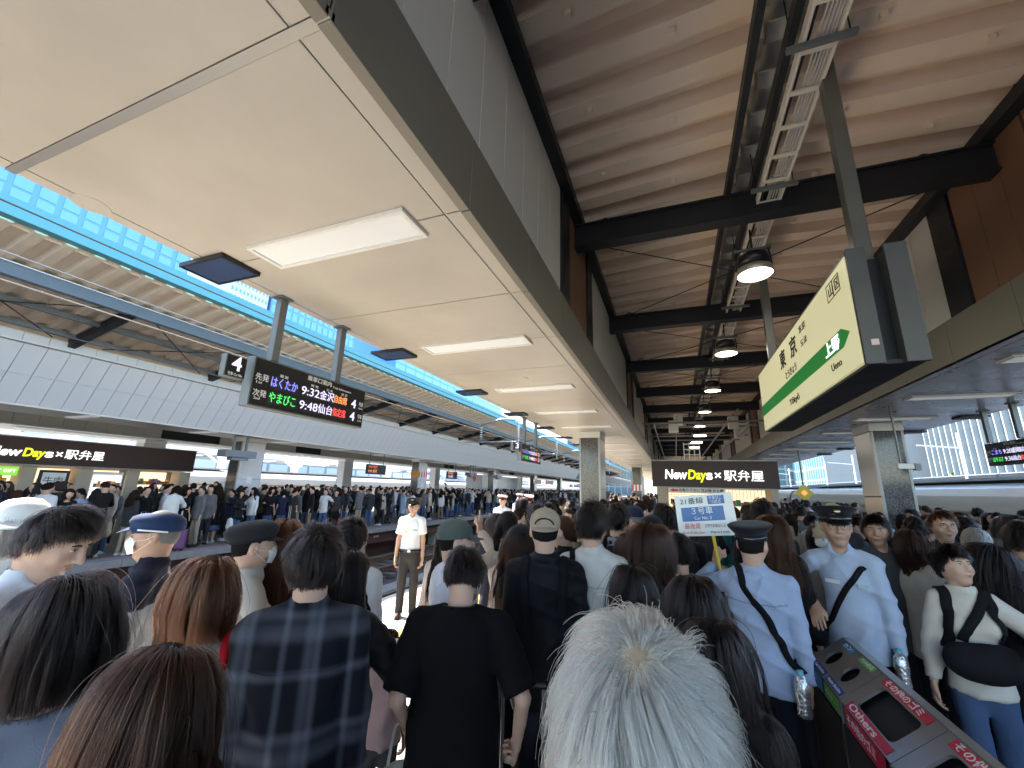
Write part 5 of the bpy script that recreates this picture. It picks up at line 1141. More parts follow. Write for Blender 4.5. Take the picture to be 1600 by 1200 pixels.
        if hs == 'tied' and sp.get('tail',True): Hf.cone(hp(0,-.10,.01), hp(0,-.135,-.06), .022*s, .028*s, .015); q = body.push(np.array([hp(0,-.13,-.06)+np.array([0,0,-.14*s])],np.float32),.02)[0]; Hf.cone(hp(0,-.135,-.06), q, .028*s, .012*s, .01)
        parts.append(('hair', Hf.mesh('hair', M_HAIRM), 'hair'))
        ns = sp.get('strands', {'hero':7000,'mid':1300,'far':0}[lod])
        if ns and not sp.get('hat') or (ns and hs in ('bob','long')):
            st = 'short' if hs == 'hatshort' else hs
            P = strands(st, ns, Rh, hc, s, body, rs, 14 if lod == 'hero' else 8)
            if sp.get('hat'): zz = ((P-hc)@Rh)[:,-1,2]/s; P = P[zz < -.02]
            if len(P): parts.append(('hair_strands', curves_obj('hair_strands', P, sp.get('srad', {'hero':.0010,'mid':.0019,'far':.004}[lod]), hair_strand_material(hcol), None), None))
    return dict(body=body_me, parts=parts, hc=hc, Rh=Rh, s=s, field=T, arms=arms, L=L, hp=hp, lod=lod)

M_EYEW = mat('eye_white', (.75,.74,.72), .25); M_IRIS = mat('iris', (.02,.012,.008), .15); M_LIPS = mat('lips', (.42,.20,.17), .45); M_BROWH = mat('brow_hair', (.03,.022,.018), .8)
def face_details(fig, sp, o):
    """eyes, brows and lips on a figure whose face shows"""
    s, Rh, hc = fig['s'], fig['Rh'], fig['hc']
    def tr(mb): mb.v = [tuple(hc+Rh@(np.array(v)*s)) for v in mb.v]; return mb
    for q in (-1,1):
        e = MB(); ir = MB(); br = MB(); la = MB()
        e.ellipsoid((q*.031,.0845,.0035), .0115,.0075,.0042, 12, 8); ir.ellipsoid((q*.031,.0885,.0035), .0048,.0042,.0044, 10, 8)
        br.tube([(q*.015,.0925,.020),(q*.030,.0930,.0235),(q*.047,.083,.019)], [.0028,.0034,.0016], 6)
        la.tube([(q*.018,.0925,.0068),(q*.031,.0945,.0092),(q*.044,.0880,.0060)], .0013, 5)
        eo = tr(e).build('eye', M_EYEW, o, True); tr(ir).build('iris', M_IRIS, eo, True); tr(la).build('eyelash', M_BROWH, eo, True); tr(br).build('eyebrow', M_BROWH, o, True)
    up_ = MB(); up_.tube([(-.024,.083,-.0655),(-.010,.0955,-.0635),(0,.0965,-.0645),(.010,.0955,-.0635),(.024,.083,-.0655)], [.0015,.0042,.0042,.0042,.0015], 8)
    tr(up_).build('upper_lip', M_LIPS, o, True); lp = MB(); lp.tube([(-.022,.084,-.067),(0,.0945,-.0715),(.022,.084,-.067)], [.0015,.0052,.0015], 8); tr(lp).build('lower_lip', M_LIPS, o, True)
# ------------------------------------------------------------------ hats, masks, glasses, straps, bags
def loft(rings, n=28, close=True):
    mb = MB(); vs = []; fs = []
    for z, rx, ry, yo in rings:
        for k in range(n):
            a = 2*math.pi*k/n; vs.append((rx*math.sin(a), yo+ry*math.cos(a), z))
    for i in range(len(rings)-1):
        for k in range(n): fs.append((i*n+k, (i+1)*n+k, (i+1)*n+(k+1)%n, i*n+(k+1)%n))
    return mb.add(vs, fs)
def visor(mb, rx, ry, yo, z, L, span=1.05, droop=.022, th=.004, n=16, curve=.012):
    vs = []; fs = []
    for lay in (0,1):
        for k in range(n+1):
            a = -span+2*span*k/n; c = math.cos(a*math.pi/2/span*.98); zi = z-curve*(1-math.cos(a))
            for t in (0,.5,1): vs.append(((rx-.002+L*.55*c*t)*math.sin(a), yo+(ry-.002)*math.cos(a)+L*c*t, zi-droop*t*c-lay*th))
    W = 3; o = (n+1)*W
    for k in range(n):
        for t in range(2): a = k*W+t; fs += [(a,a+1,a+W+1,a+W),(o+a,o+a+W,o+a+W+1,o+a+1)]
        a = k*W+2; fs.append((a,o+a,o+a+W,a+W))
    return mb.add(vs, fs)
M_FELT = cloth('hat_felt', wr=.15, rough=.85, sheen=.1); M_PATENT = mat('patent_black', (.008,.008,.009), .18); M_GOLD = mat('emblem_gold', (.45,.36,.18), .35, metal=.8); M_MASK = mat('mask_white', (.74,.75,.76), .75, noise=.03, nscale=30)
M_STRAP = cloth('webbing', wr=.05, rough=.9, sheen=0); M_BAG = cloth('bag_fabric', wr=.5, rough=.75, sheen=0)
def headwear(fig, o, kind, col, emblem=True, back=False):
    s, Rh, hc = fig['s'], fig['Rh'], fig['hc']; g = 1.04
    if back: Rh = Rh@rotm(math.pi, 0)
    def fin(mb, nm, m, par=None, c=None, tilt=0.):
        ct, st = math.cos(tilt), math.sin(tilt)
        mb.v = [tuple(hc+Rh@(np.array((v[0], v[1]*ct-v[2]*st, v[1]*st+v[2]*ct))*s*g)) for v in mb.v]; q = mb.build(nm, m, par or o, True)
        if c: q.color = (*c,1)
        return q
    if kind == 'guard':
        cap = fin(loft([(.030,.083,.103,-.005),(.066,.084,.104,-.005)]), 'cap', M_FELT, None, col, .10)
        fin(loft([(.0665,.085,.105,-.005),(.080,.098,.120,-.002),(.100,.118,.140,.004),(.108,.121,.143,.005),(.114,.112,.134,.004),(.116,.06,.08,.0),(.114,0.001,0.001,0)]), 'cap_crown', M_FELT, cap, col, .13)
        fin(loft([(.034,.0855,.1055,-.005),(.038,.0868,.1068,-.005),(.046,.0868,.1068,-.005),(.050,.0855,.1055,-.005)]), 'cap_band', M_PATENT, cap, None, .10)
        fin(visor(MB(), .083,.103,-.005,.034,.055,1.0,.034), 'visor', M_PATENT, cap, None, .10)
        if emblem: fin(MB().ellipsoid((0,.124,.083),.018,.006,.012,14,8), 'emblem', M_GOLD, cap, None, .10)
    elif kind == 'whiteguard':
        cap = fin(loft([(.030,.083,.103,-.005),(.066,.084,.104,-.005)]), 'cap', M_FELT, None, (.25,.03,.03), .10)
        fin(loft([(.0665,.085,.105,-.005),(.085,.105,.13,.0),(.105,.12,.143,.005),(.114,.10,.124,.004),(.116,0.001,0.001,0)]), 'cap_crown', M_FELT, cap, (.75,.75,.75), .12)
        fin(visor(MB(), .083,.103,-.005,.034,.05,1.0,.03), 'visor', M_PATENT, cap, None, .10)
    elif kind == 'cap':
        cap = fin(loft([(.018,.084,.103,-.004),(.05,.086,.104,-.004),(.082,.077,.094,-.004),(.106,.055,.068,-.004),(.120,.025,.03,-.004),(.123,.001,.001,-.004)]), 'cap', M_FELT, None, col, .06)
        fin(visor(MB(), .084,.103,-.004,.022,.070,1.05,.022), 'visor', M_FELT, cap, col, .06); fin(MB().ellipsoid((0,-.004,.124),.008,.008,.005,10,6), 'button', M_FELT, cap, col, .06)
        if back: fin(MB().tube([(.05*math.sin(a),.098+.004*math.cos(a),.030+.034*math.cos(a)) for a in np.linspace(-1.5,1.5,9)], .004, 6), 'strap_opening', M_FELT, cap, (.02,.02,.02), .06)
    elif kind == 'casq':
        cap = fin(loft([(.024,.084,.104,-.004),(.034,.085,.105,-.004),(.052,.104,.122,-.006),(.080,.110,.126,-.006),(.104,.090,.104,-.006),(.120,.045,.055,-.004),(.124,.001,.001,-.004)]), 'cap', M_FELT, None, col, .12)
        fin(loft([(.022,.0855,.1055,-.004),(.040,.0865,.1065,-.004)]), 'cap_band', M_FELT, cap, tuple(v*.7 for v in col), .12); fin(visor(MB(), .084,.104,-.004,.026,.048,1.0,.02), 'visor', M_FELT, cap, col, .12)
    elif kind == 'flat':
        cap = fin(loft([(.012,.083,.105,-.006),(.040,.088,.112,-.004),(.066,.088,.114,.004),(.088,.072,.098,.010),(.100,.045,.065,.012),(.103,.001,.001,.012)]), 'cap', M_FELT, None, col, -.02)
        fin(visor(MB(), .085,.110,.0,.040,.050,.9,.026), 'visor', M_FELT, cap, col, -.02); fin(MB().tube([(q*.086,.0+t*.1,.022+t*.010) for q in (1,) for t in np.linspace(-.6,.6,6)], .004, 6), 'piping', M_WHITET, cap); fin(MB().tube([(-.086,t*.1,.022+t*.010) for t in np.linspace(-.6,.6,6)], .004, 6), 'piping', M_WHITET, cap)
    elif kind == 'knit':
        fin(loft([(-.004,.088,.106,-.006),(.008,.092,.110,-.006),(.030,.090,.108,-.006),(.07,.083,.10,-.006),(.105,.060,.073,-.006),(.124,.028,.034,-.006),(.127,.001,.001,-.006)]), 'hat', M_KNIT, None, col, .08)
    elif kind == 'sunhat':
        cap = fin(loft([(.02,.084,.104,-.004),(.05,.088,.106,-.004),(.085,.078,.094,-.004),(.11,.05,.062,-.004),(.12,.001,.001,-.004)]), 'hat', M_KNIT, None, col, .05)
        fin(loft([(.022,.084,.104,-.004),(.012,.125,.15,-.004),(.002,.150,.18,-.004),(.0,.150,.18,-.004),(.018,.084,.104,-.004)]), 'brim', M_KNIT, cap, col, .05)
def face_mask(fig, o):
    s, Rh, hc = fig['s'], fig['Rh'], fig['hc']; n, m = 18, 10; V = []; F = []
    for lay in (0,1):
        for j in range(m+1):
            v = -1+2*j/m
            for i in range(n+1):
                a = (-1+2*i/n)*1.12; nose = .012*math.exp(-(a/.25)**2)*max(0,1-abs(v-.35)*1.1)
                rr = 1-.10*v*v-.03*abs(v); y = .020+(.094*rr)*math.cos(a)**.75+nose; z = -.052+v*.045*(1-.28*abs(a)/1.12)+.0012*math.sin(v*14)
                V.append(hc+Rh@(np.array((.080*rr*math.sin(a)*.98, y-lay*.002, z))*s))
    W = n+1; O = W*(m+1)
    for j in range(m):
        for i in range(n): a = j*W+i; F += [(a,a+1,a+W+1,a+W),(O+a,O+a+W,O+a+W+1,O+a+1)]
    mk = MB().add(V, F); me = mk.build('face_mask', M_MASK, o, True)
    for q in (-1,1):
        for zz in (-.025,-.080): MB().tube([tuple(hc+Rh@(np.array(p)*s)) for p in ((q*.070,.058,zz),(q*.081,.02,zz*.5-.006),(q*.087,-.010,-.002 if zz > -.05 else -.02))], .0013, 5).build('ear_loop', M_MASK, me)
def glasses(fig, o, m=None):
    s, Rh, hc = fig['s'], fig['Rh'], fig['hc']; mb = MB(); m = m or M_BLACK
    for q in (-1,1):
        mb.tube([tuple(hc+Rh@(np.array((q*.033+.0235*math.copysign(abs(math.cos(a))**.7,math.cos(a)), .105, .002+.017*math.copysign(abs(math.sin(a))**.7,math.sin(a))))*s)) for a in np.linspace(0,2*math.pi,21)], .0014, 5)
        mb.tube([tuple(hc+Rh@(np.array(p)*s)) for p in ((q*.057,.105,.008),(q*.082,.04,.006),(q*.084,-.02,.002))], .0014, 5)
    mb.tube([tuple(hc+Rh@(np.array(p)*s)) for p in ((-.010,.106,.006),(0,.110,.009),(.010,.106,.006))], .0014, 5); return mb.build('glasses', m, o, True)
def ribbon(fig, o, name, pts, w, col, m=None, off=.006, th=.004, free=False):
    """flat strap laid over the garment"""
    F = fig['field']; s = fig['s']; P = np.array([np.array(p)*s for p in pts], np.float32); t = np.linspace(0,len(P)-1,10*(len(P)-1)+1); i = np.minimum(t.astype(int), len(P)-2); f = (t-i)[:,None]; Q = P[i]*(1-f)+P[i+1]*f
    if not free:
        for _ in range(3):
            for _ in range(5): d, g = F.sample(Q); Q = Q-g*(np.clip(d-off,-.03,.03)[:,None])*(np.abs(d)[:,None] < .12)
            Q[1:-1] = (Q[:-2]+2*Q[1:-1]+Q[2:])/4
        d, g = F.sample(Q); Q = Q+g*np.maximum(0,off-d)[:,None]
    else: d, g = F.sample(Q); 
    T = np.gradient(Q, axis=0); T /= np.linalg.norm(T,axis=1)[:,None]+1e-9
    if free: g = np.tile(np.array([0,-1,0]),(len(Q),1))
    S_ = np.cross(T, g); S_ /= np.linalg.norm(S_,axis=1)[:,None]+1e-9; N = np.cross(S_, T)
    V = np.concatenate([Q-S_*w/2, Q+S_*w/2, Q-S_*w/2+g*th, Q+S_*w/2+g*th]); n = len(Q); Fq = []
    for k in range(n-1):
        for a, b in ((0,1),(1,3),(3,2),(2,0)): Fq.append((a*n+k, a*n+k+1, b*n+k+1, b*n+k))
    q = link(name, np_mesh(name, V, np.array(Fq), m or M_STRAP), o); q.color = (*col,1); return q
def blob(o, name, m, col, prims, lo, hi, h=.012):
    F = Field(*[np.arange(a,b,h,dtype=np.float32) for a,b in zip(lo,hi)])
    for p in prims: getattr(F, p[0])(*p[1:])
    q = link(name, F.mesh(name, m), o); q.color = (*col,1); return q
def backpack(fig, o, col, y=-.17, z=1.17, w=.15, hh=.20, d=.09):
    s = fig['s']; h = .016 if fig['lod'] == 'hero' else .026
    b = blob(o, 'backpack', M_BAG, col, [('cone',(0,y*s,(z+hh*.6)*s),(0,(y-.015)*s,(z-hh*.6)*s),w*s*.8,w*s,.02,(1,.6,1)),('ell',(0,(y-d)*s,(z-.05)*s),np.array([w*.8,d*.6,hh*.6])*s,.03)], (-.25*s,(y-.22)*s,(z-hh-.2)*s), (.25*s,(y+.14)*s,(z+hh+.2)*s), h)
    for q in (-1,1): ribbon(fig, b, 'shoulder_strap', [(q*.10,-.12,1.30),(q*.095,-.06,1.40),(q*.095,.03,1.41),(q*.10,.11,1.32),(q*.12,.10,1.16),(q*.13,-.02,1.06)], .05, tuple(v*.7 for v in col), off=.008)
def assemble(sp, lod, fig=None, label=None, group=None):
    """one person: body mesh on top, clothing, hair and what is worn as its children"""
    fig = fig or figure('person', sp, lod); o = link('person', fig['body']); o.location = (sp['x'], sp['y'], sp.get('z',0)); o.rotation_euler = (0,0,math.radians(sp.get('rot',0)))
    tag(o, label or sp.get('label'), 'person', group or sp.get('group'))
    for nm, me, ck in fig['parts']:
        c = link(nm, me, o); c.color = (*{'tc':sp.get('tc',(.3,.3,.3)),'bc':sp.get('bc',(.03,.032,.04)),'sc':sp.get('sc',(.03,.03,.03)),'hair':HAIRC[sp.get('hc','black')] if sp.get('hc') != 'blond' else (.42,.34,.24),None:(1,1,1)}[ck],1)
    if sp.get('hat'): headwear(fig, o, sp['hat'], sp.get('hatc',(.02,.02,.025)), back=sp.get('hatback',False))
    if sp.get('mask'): face_mask(fig, o)
    if sp.get('glasses'): glasses(fig, o)
    if sp.get('face'): face_details(fig, sp, o)
    if sp.get('pack'): backpack(fig, o, sp['pack'])
    for st in sp.get('straps',()): ribbon(fig, o, st[0], st[1], st[2], st[3])
    if sp.get('yoke'):
        F = fig['field']; d0 = F.d.copy(); F.d = F.d-.006; s = fig['s']; F.cut(lambda x,y,z: (1.285+.02*np.cos(14*x))*s-z+0*y); me = F.mesh('yoke', M_SHIRT); F.d = d0; q = link('yoke', me, o); q.color = (*sp['yoke'],1)
    return o, fig
CROSS = [(-.10,-.02,1.43),(-.06,-.10,1.36),(.04,-.14,1.20),(.13,-.12,1.04),(.19,-.03,.92)]      # strap over the left shoulder, down the back to the right hip
CROSSF = [(-.10,-.02,1.43),(-.07,.08,1.36),(.02,.14,1.20),(.12,.12,1.02),(.19,.0,.92)]
TOTE_R = [(.11,-.13,1.12),(.10,-.12,1.28),(.10,-.04,1.41),(.105,.05,1.38),(.12,.11,1.25),(.15,.06,1.08)]
TOTE_L = [(-.11,-.13,1.12),(-.10,-.12,1.28),(-.10,-.04,1.41),(-.105,.05,1.38),(-.12,.11,1.25),(-.15,.06,1.08)]
HEROES = [
 dict(sex='m', top='shirt', tc=(0.62, 0.68, 0.78), hair='short', rot=-58, hpitch=24, face=1, seed=3, strands=12000, srad=0.0008, x=-2.248, y=0.916, h=1.767, label='man with black fringe bending his head down, profile, at the left edge'),
 dict(sex='f', top='knit', lowneck=1, tc=(0.17, 0.19, 0.25), hair='bob', rot=58, seed=4, strands=16000, srad=0.0008, x=-1.449, y=0.66, h=1.619, label='woman with a black bob seen from behind in blue grey top, lower left corner'),
 dict(sex='f', top='knit', tc=(0.1, 0.09, 0.09), hair='long', hc='dkbrown', rot=38, seed=5, strands=22000, srad=0.0006, hpitch=8, rarm=((.17,.24,1.12),(1,-.5,-.5),'cup'), x=-0.944, y=0.598, h=1.557, label='woman with long straight dark brown hair in front at lower left'),
 dict(sex='m', top='shirt', mat='pin_stripe', tc=(0.22, 0.24, 0.27), yoke=(0.015, 0.018, 0.035), hair='hatshort', hc='grey', hat='flat', hatc=(0.022, 0.04, 0.1), mask=1, face=1, tan=1, rot=138, seed=6, x=-2.57, y=1.475, h=1.701, label='old man in navy flat cap and white mask with striped shirt'),
 dict(sex='f', top='knit', tc=(0.36, 0.32, 0.28), hair='bob', hc='chestnut', rot=45, seed=7, strands=14000, srad=0.0009, straps=[('shoulder_strap',TOTE_R,0.035,(0.55, 0.02, 0.03))], x=-1.577, y=1.112, h=1.604, label='woman with brown bob in beige cardigan with red shoulder strap'),
 dict(sex='f', top='knit', tc=(0.46, 0.44, 0.4), hair='hatshort', hat='casq', hatc=(0.022, 0.022, 0.026), mask=1, face=1, rot=-28, seed=8, turtle=1, rarm=((.15,.26,1.18),(1,-.4,-.6),'cup'), x=-2.08, y=1.679, h=1.657, label='person in black casquette cap and white mask in cream knit'),
 dict(sex='f', top='knit', tc=(0.2, 0.165, 0.14), hair='long', hc='chestnut', rot=50, seed=9, strands=9000, x=-2.112, y=1.885, h=1.657, label='woman with long chestnut hair in taupe top beside the casquette cap'),
 dict(sex='m', top='flannel', tc=(0.01, 0.011, 0.015), hair='short', rot=40, seed=10, strands=12000, srad=0.0009, bc=(0.02, 0.02, 0.025), x=-1.253, y=1.266, h=1.709, label='young man in dark plaid flannel shirt seen from behind'),
 dict(sex='f', top='jacket', tc=(0.018, 0.018, 0.02), hair='long', rot=5, hyaw=-20, face=1, seed=11, rarm=((.17,.24,1.14),(1,-.5,-.5),'cup'), straps=[('bag_strap',TOTE_L,0.05,(0.1, 0.13, 0.09))], x=-1.41, y=1.625, h=1.587, label='woman in black jacket with green bag strap right of the plaid shirt'),
 dict(sex='m', top='knit', tc=(0.66, 0.68, 0.7), hair='short', rot=28, seed=12, x=-1.831, y=2.105, h=1.66, label='man with black hair and white hooded top behind the plaid shirt'),
 dict(sex='f', top='knit', tc=(0.62, 0.52, 0.44), hair='long', rot=8, seed=13, rarm=((.14,.26,1.62),(1,-.2,-.8),'point'), rfing=(0.1, 0.1, 1), strands=5000, x=-1.521, y=2.79, h=1.622, label='woman with long black hair raising one pointing hand'),
 dict(sex='m', top='jacket', tc=(0.56, 0.58, 0.6), hair='hatshort', hat='cap', hatc=(0.075, 0.095, 0.085), face=1, rot=-35, hyaw=-12, seed=14, x=-1.214, y=2.289, h=1.676, label='man in olive cap looking right in white and black jacket'),
 dict(sex='m', top='bigtee', tc=(0.006, 0.006, 0.007), hair='short', rot=20, hpitch=34, wide=1.16, belly=0.03, mask=1, seed=15, strands=14000, srad=0.0009, lean=(0, 0.05), larm=((-.21,.06,.97),(-.15,-1,-.1),'grip'), rarm=((.27,.06,.93),(.6,-1,0),'grip'), x=-0.886, y=1.725, h=1.62, label='stout man in plain black T-shirt with mask and neck cord, seen from behind'),
 dict(sex='m', top='jacket', tc=(0.01, 0.011, 0.014), hair='short', hat='cap', hatc=(0.33, 0.27, 0.2), hatback=1, rot=14, wide=1.08, seed=16, straps=[('shoulder_strap',TOTE_R,0.045,(0.012, 0.012, 0.014)),('shoulder_strap',TOTE_L,0.045,(0.012, 0.012, 0.014))], x=-0.743, y=2.509, h=1.751, label='man in black jacket with tan cap worn backwards'),
 dict(sex='f', top='shirt', tc=(0.7, 0.71, 0.72), hair='long', hc='dkbrown', hat='cap', hatc=(0.015, 0.015, 0.017), rot=5, seed=17, straps=[('bag_strap',TOTE_L,0.03,(0.02, 0.02, 0.02))], x=-0.989, y=2.778, h=1.627, label='woman in black cap with long hair and white blouse'),
 dict(sex='m', top='shirt', tc=(0.6, 0.59, 0.56), hair='short', rot=2, hyaw=-18, face=1, seed=18, wrk=2.3, straps=[('bag_strap',TOTE_L,0.035,(0.012, 0.012, 0.012))], x=-0.495, y=2.703, h=1.791, label='slim man in off white shirt with black shoulder strap'),
 dict(sex='f', top='jacket', tc=(0.5, 0.5, 0.5), hair='tied', rot=-20, face=1, seed=19, larm=((-.02,.32,1.12),(-1,-.4,-.5),'relaxed'), x=-1.206, y=3.117, h=1.685, label='woman in profile with pale puffed sleeve before the olive cap'),
 dict(sex='f', top='tee', tc=(0.52, 0.52, 0.52), hair='long', hc='dkbrown', rot=-4, seed=20, strands=8000, x=-0.158, y=2.752, h=1.691, label='woman with long dark brown hair and white top left of the hand-held sign'),
 dict(sex='f', top='coat', tc=(0.02, 0.02, 0.022), hair='long', hc='dkbrown', rot=5, seed=21, strands=6000, x=-0.314, y=3.162, h=1.586, label='woman with long black hair beside the white shirted man'),
 dict(sex='m', top='tee', tc=(0.16, 0.17, 0.18), hair='short', rot=-3, seed=22, straps=[('bag_strap',CROSS,0.04,(0.012, 0.013, 0.02))], x=0.0, y=3.285, h=1.582, label='person in grey T-shirt with dark crossbody strap behind the sign'),
 dict(sex='m', top='shirt', tc=(0.36, 0.44, 0.6), bc=(0.012, 0.014, 0.022), hair='hatshort', hat='guard', hatc=(0.012, 0.013, 0.018), rot=-12, hyaw=-14, seed=23, wide=1.1, face=1, larm=((-.275,.33,1.40),(-1,-.6,-.8),'grip'), lpalm=(0.6, 0.6, 0.3), lfing=(0.15, 0.25, 1), straps=[('bag_strap',CROSS,0.04,(0.01, 0.01, 0.012))], wrk=2.2, x=0.425, y=3.093, h=1.692, label='station attendant from behind holding the sign in pale blue shirt and dark peaked cap'),
 dict(sex='m', top='shirt', tc=(0.42, 0.5, 0.64), bc=(0.012, 0.014, 0.022), hair='hatshort', hat='guard', hatc=(0.012, 0.013, 0.018), glasses=1, face=1, rot=158, hyaw=14, lean=(0.02, 0.09), seed=24, tan=1, wrk=2.2, rarm=((.20,.14,1.10),(1,-.7,.1),'flat'), rpalm=(-0.3, -0.5, -1), rfing=(-0.15, 0.8, -0.55), straps=[('lanyard',CROSSF,0.012,(0.02, 0.02, 0.03)),('bag_strap',CROSSF,0.035,(0.01, 0.01, 0.012))], x=1.096, y=3.771, h=1.795, label='smiling station attendant with glasses and peaked cap facing the camera beside the bins'),
 dict(sex='f', top='jacket', mat='knitwear', tc=(0.6, 0.56, 0.49), ease=0.015, wide=0.95, hem=0.83, bottom='jeans', bc=(0.06, 0.1, 0.19), hair='short', strands=9000, turtle=1, rot=172, hyaw=26, hpitch=-10, face=1, seed=25, stride=0.16, rarm=((.24,.02,.84),(.5,-1,0),'relaxed'), larm=((-.24,.16,1.16),(-.8,-.6,-.4),'grip'), straps=[('backpack_strap',TOTE_R,0.055,(0.012, 0.012, 0.014)),('backpack_strap',TOTE_L,0.055,(0.012, 0.012, 0.014))], x=1.632, y=3.648, h=1.579, label='woman in cream fleece with black bag striding past the bins'),
 dict(sex='m', top='bigtee', tc=(0.01, 0.01, 0.011), hair='wild', hc='blond', rot=0, hpitch=18, seed=26, strands=42000, srad=0.00042, x=-0.055, y=0.545, h=1.708, label='person with tousled platinum blond hair directly in front of the camera'),
 dict(sex='f', top='knit', tc=(0.3, 0.33, 0.38), hair='bob', rot=-3, seed=27, strands=9000, x=-0.225, y=2.216, h=1.527, label='person with wavy black hair just above the blond head'),
 dict(sex='f', top='coat', tc=(0.02, 0.02, 0.021), hair='long', rot=-8, seed=28, strands=12000, srad=0.0009, x=0.032, y=1.806, h=1.573, label='woman with long black hair right above the blond head'),
 dict(sex='f', top='coat', tc=(0.03, 0.03, 0.026), hair='long', rot=-5, seed=29, strands=14000, srad=0.0008, x=0.081, y=1.546, h=1.5, label='woman with long black hair in dark olive coat right of the blond head'),
 dict(sex='f', top='coat', tc=(0.012, 0.012, 0.013), hair='long', hc='brown', rot=-14, seed=30, ease=0.012, wide=0.88, strands=7000, x=0.662, y=3.78, h=1.734, label='woman with long brown hair in black coat right of the sign holding attendant'),
 dict(sex='f', top='knit', open=1, tc=(0.26, 0.25, 0.24), bottom='jeans', bc=(0.05, 0.07, 0.12), hair='bob', hat='knit', hatc=(0.45, 0.38, 0.27), mask=1, face=1, rot=176, seed=31, x=1.31, y=5.126, h=1.596, label='woman with mask and beige knit hat in grey cardigan'),
 dict(sex='m', top='knit', tc=(0.075, 0.08, 0.09), hair='short', face=1, rot=190, hyaw=-30, seed=32, wide=1.1, tan=1, x=1.559, y=4.521, h=1.729, label='man in grey sweater behind the smiling attendant'),
 dict(sex='f', top='knit', tc=(0.58, 0.57, 0.53), hair='bob', hc='dkbrown', mask=1, face=1, rot=-70, seed=33, x=1.74, y=4.395, h=1.635, label='woman in white mask and cream cardigan on the right'),
 dict(sex='m', top='jacket', tc=(0.03, 0.04, 0.05), hair='short', hc='dkbrown', glasses=1, face=1, rot=166, hyaw=12, seed=34, x=2.196, y=4.98, h=1.771, label='man with glasses in dark jacket on the right by the train'),
 dict(sex='m', top='jacket', tc=(0.022, 0.024, 0.03), hair='crop', hc='grey', rot=-30, seed=35, hpitch=15, x=2.133, y=4.429, h=1.67, label='balding man in dark jacket on the right'),
 dict(sex='m', top='knit', tc=(0.018, 0.019, 0.022), hair='short', rot=-20, seed=36, x=2.644, y=5.614, h=1.712, label='man with neat black hair and dark top near the train'),
 dict(sex='m', top='shirt', tc=(0.02, 0.02, 0.02), hair='short', rot=-10, seed=37, x=2.241, y=5.572, h=1.694, label='black haired person just above the masked woman on the right'),
 dict(sex='m', top='shirt', tc=(0.22, 0.25, 0.3), hair='short', rot=-35, pack=(0.045, 0.05, 0.058), seed=38, x=2.237, y=4.119, h=1.74, label='man with grey backpack cut by the right edge'),
 dict(sex='f', top='coat', tc=(0.012, 0.012, 0.014), hair='long', mask=1, face=1, rot=-75, seed=39, x=1.926, y=3.867, h=1.604, label='woman with long black hair and mask in profile at the right'),
 dict(sex='m', top='jacket', tc=(0.05, 0.05, 0.05), hair='short', hc='sand', rot=0, seed=40, x=1.618, y=5.745, h=1.792, label='person with sandy blond hair behind the peaked cap'),
 dict(sex='m', top='jacket', tc=(0.014, 0.014, 0.015), hair='short', rot=-8, seed=41, straps=[('bag_strap',TOTE_R,0.04,(0.6, 0.6, 0.6))], x=0.695, y=4.268, h=1.822, label='tall person with black hair and white bag strap right of the sign'),
 dict(sex='m', top='jacket', tc=(0.02, 0.02, 0.024), hair='short', rot=10, seed=42, x=-1.318, y=4.176, h=1.702, label='person with black hair left of the tan cap'),
 dict(sex='f', top='jacket', tc=(0.015, 0.016, 0.018), hair='tied', tail=0, bun=1, hc='brown', mask=1, face=1, rot=60, hyaw=20, seed=43, x=-0.85, y=3.375, h=1.657, label='woman with brown bun and white mask left of the slim man'),
 dict(sex='m', top='shirt', mat='checked', tc=(0.015, 0.016, 0.019), hair='short', rot=-6, hyaw=-25, face=1, pack=(0.012, 0.012, 0.014), seed=44, x=-0.465, y=3.72, h=1.757, label='man in black checked overshirt with dark backpack'),
 dict(sex='f', top='knit', tc=(0.05, 0.05, 0.05), hair='long', hc='chestnut', rot=0, seed=45, x=-0.653, y=4.116, h=1.66, label='woman with reddish brown hair behind the slim man in white'),
 dict(sex='m', top='jacket', tc=(0.03, 0.035, 0.07), hair='hatshort', hc='grey', hat='cap', hatc=(0.02, 0.025, 0.06), mask=1, rot=30, hyaw=30, seed=46, x=-0.43, y=4.632, h=1.722, label='elderly man in navy cap looking left near the column'),
 dict(sex='m', top='jacket', tc=(0.018, 0.019, 0.022), hair='short', rot=-2, hyaw=40, glasses=1, face=1, seed=47, x=-0.093, y=3.976, h=1.761, label='man in black suit with glasses left of the hand-held sign'),
 dict(sex='m', top='jacket', tc=(0.016, 0.016, 0.02), hair='hatshort', hat='cap', hatc=(0.012, 0.012, 0.014), rot=5, seed=48, x=-0.192, y=3.629, h=1.682, label='person in black baseball cap between two long haired women'),
 dict(sex='m', top='knit', tc=(0.1, 0.11, 0.07), hair='short', rot=4, seed=49, x=-0.84, y=3.932, h=1.659, label='person with black hair between tan cap and slim man'),
 dict(sex='f', top='jacket', tc=(0.35, 0.36, 0.38), hair='bob', hc='grey', hat='sunhat', hatc=(0.62, 0.66, 0.68), rot=60, seed=50, x=-3.072, y=1.154, h=1.75, label='person in silvery white hat behind the man at the left edge'),
 dict(sex='f', top='knit', tc=(0.02, 0.02, 0.03), hair='bob', rot=20, seed=51, x=-1.78, y=4.243, h=1.603, label='woman with black hair beside the puffed sleeve'),
 dict(sex='f', top='sshirt', tc=(0.62, 0.45, 0.47), bc=(0.1, 0.1, 0.11), hair='bob', hc='dkbrown', rot=30, seed=52, x=-1.566, y=2.197, h=1.08, label='small child in pale pink shirt in the sunlit gap'),
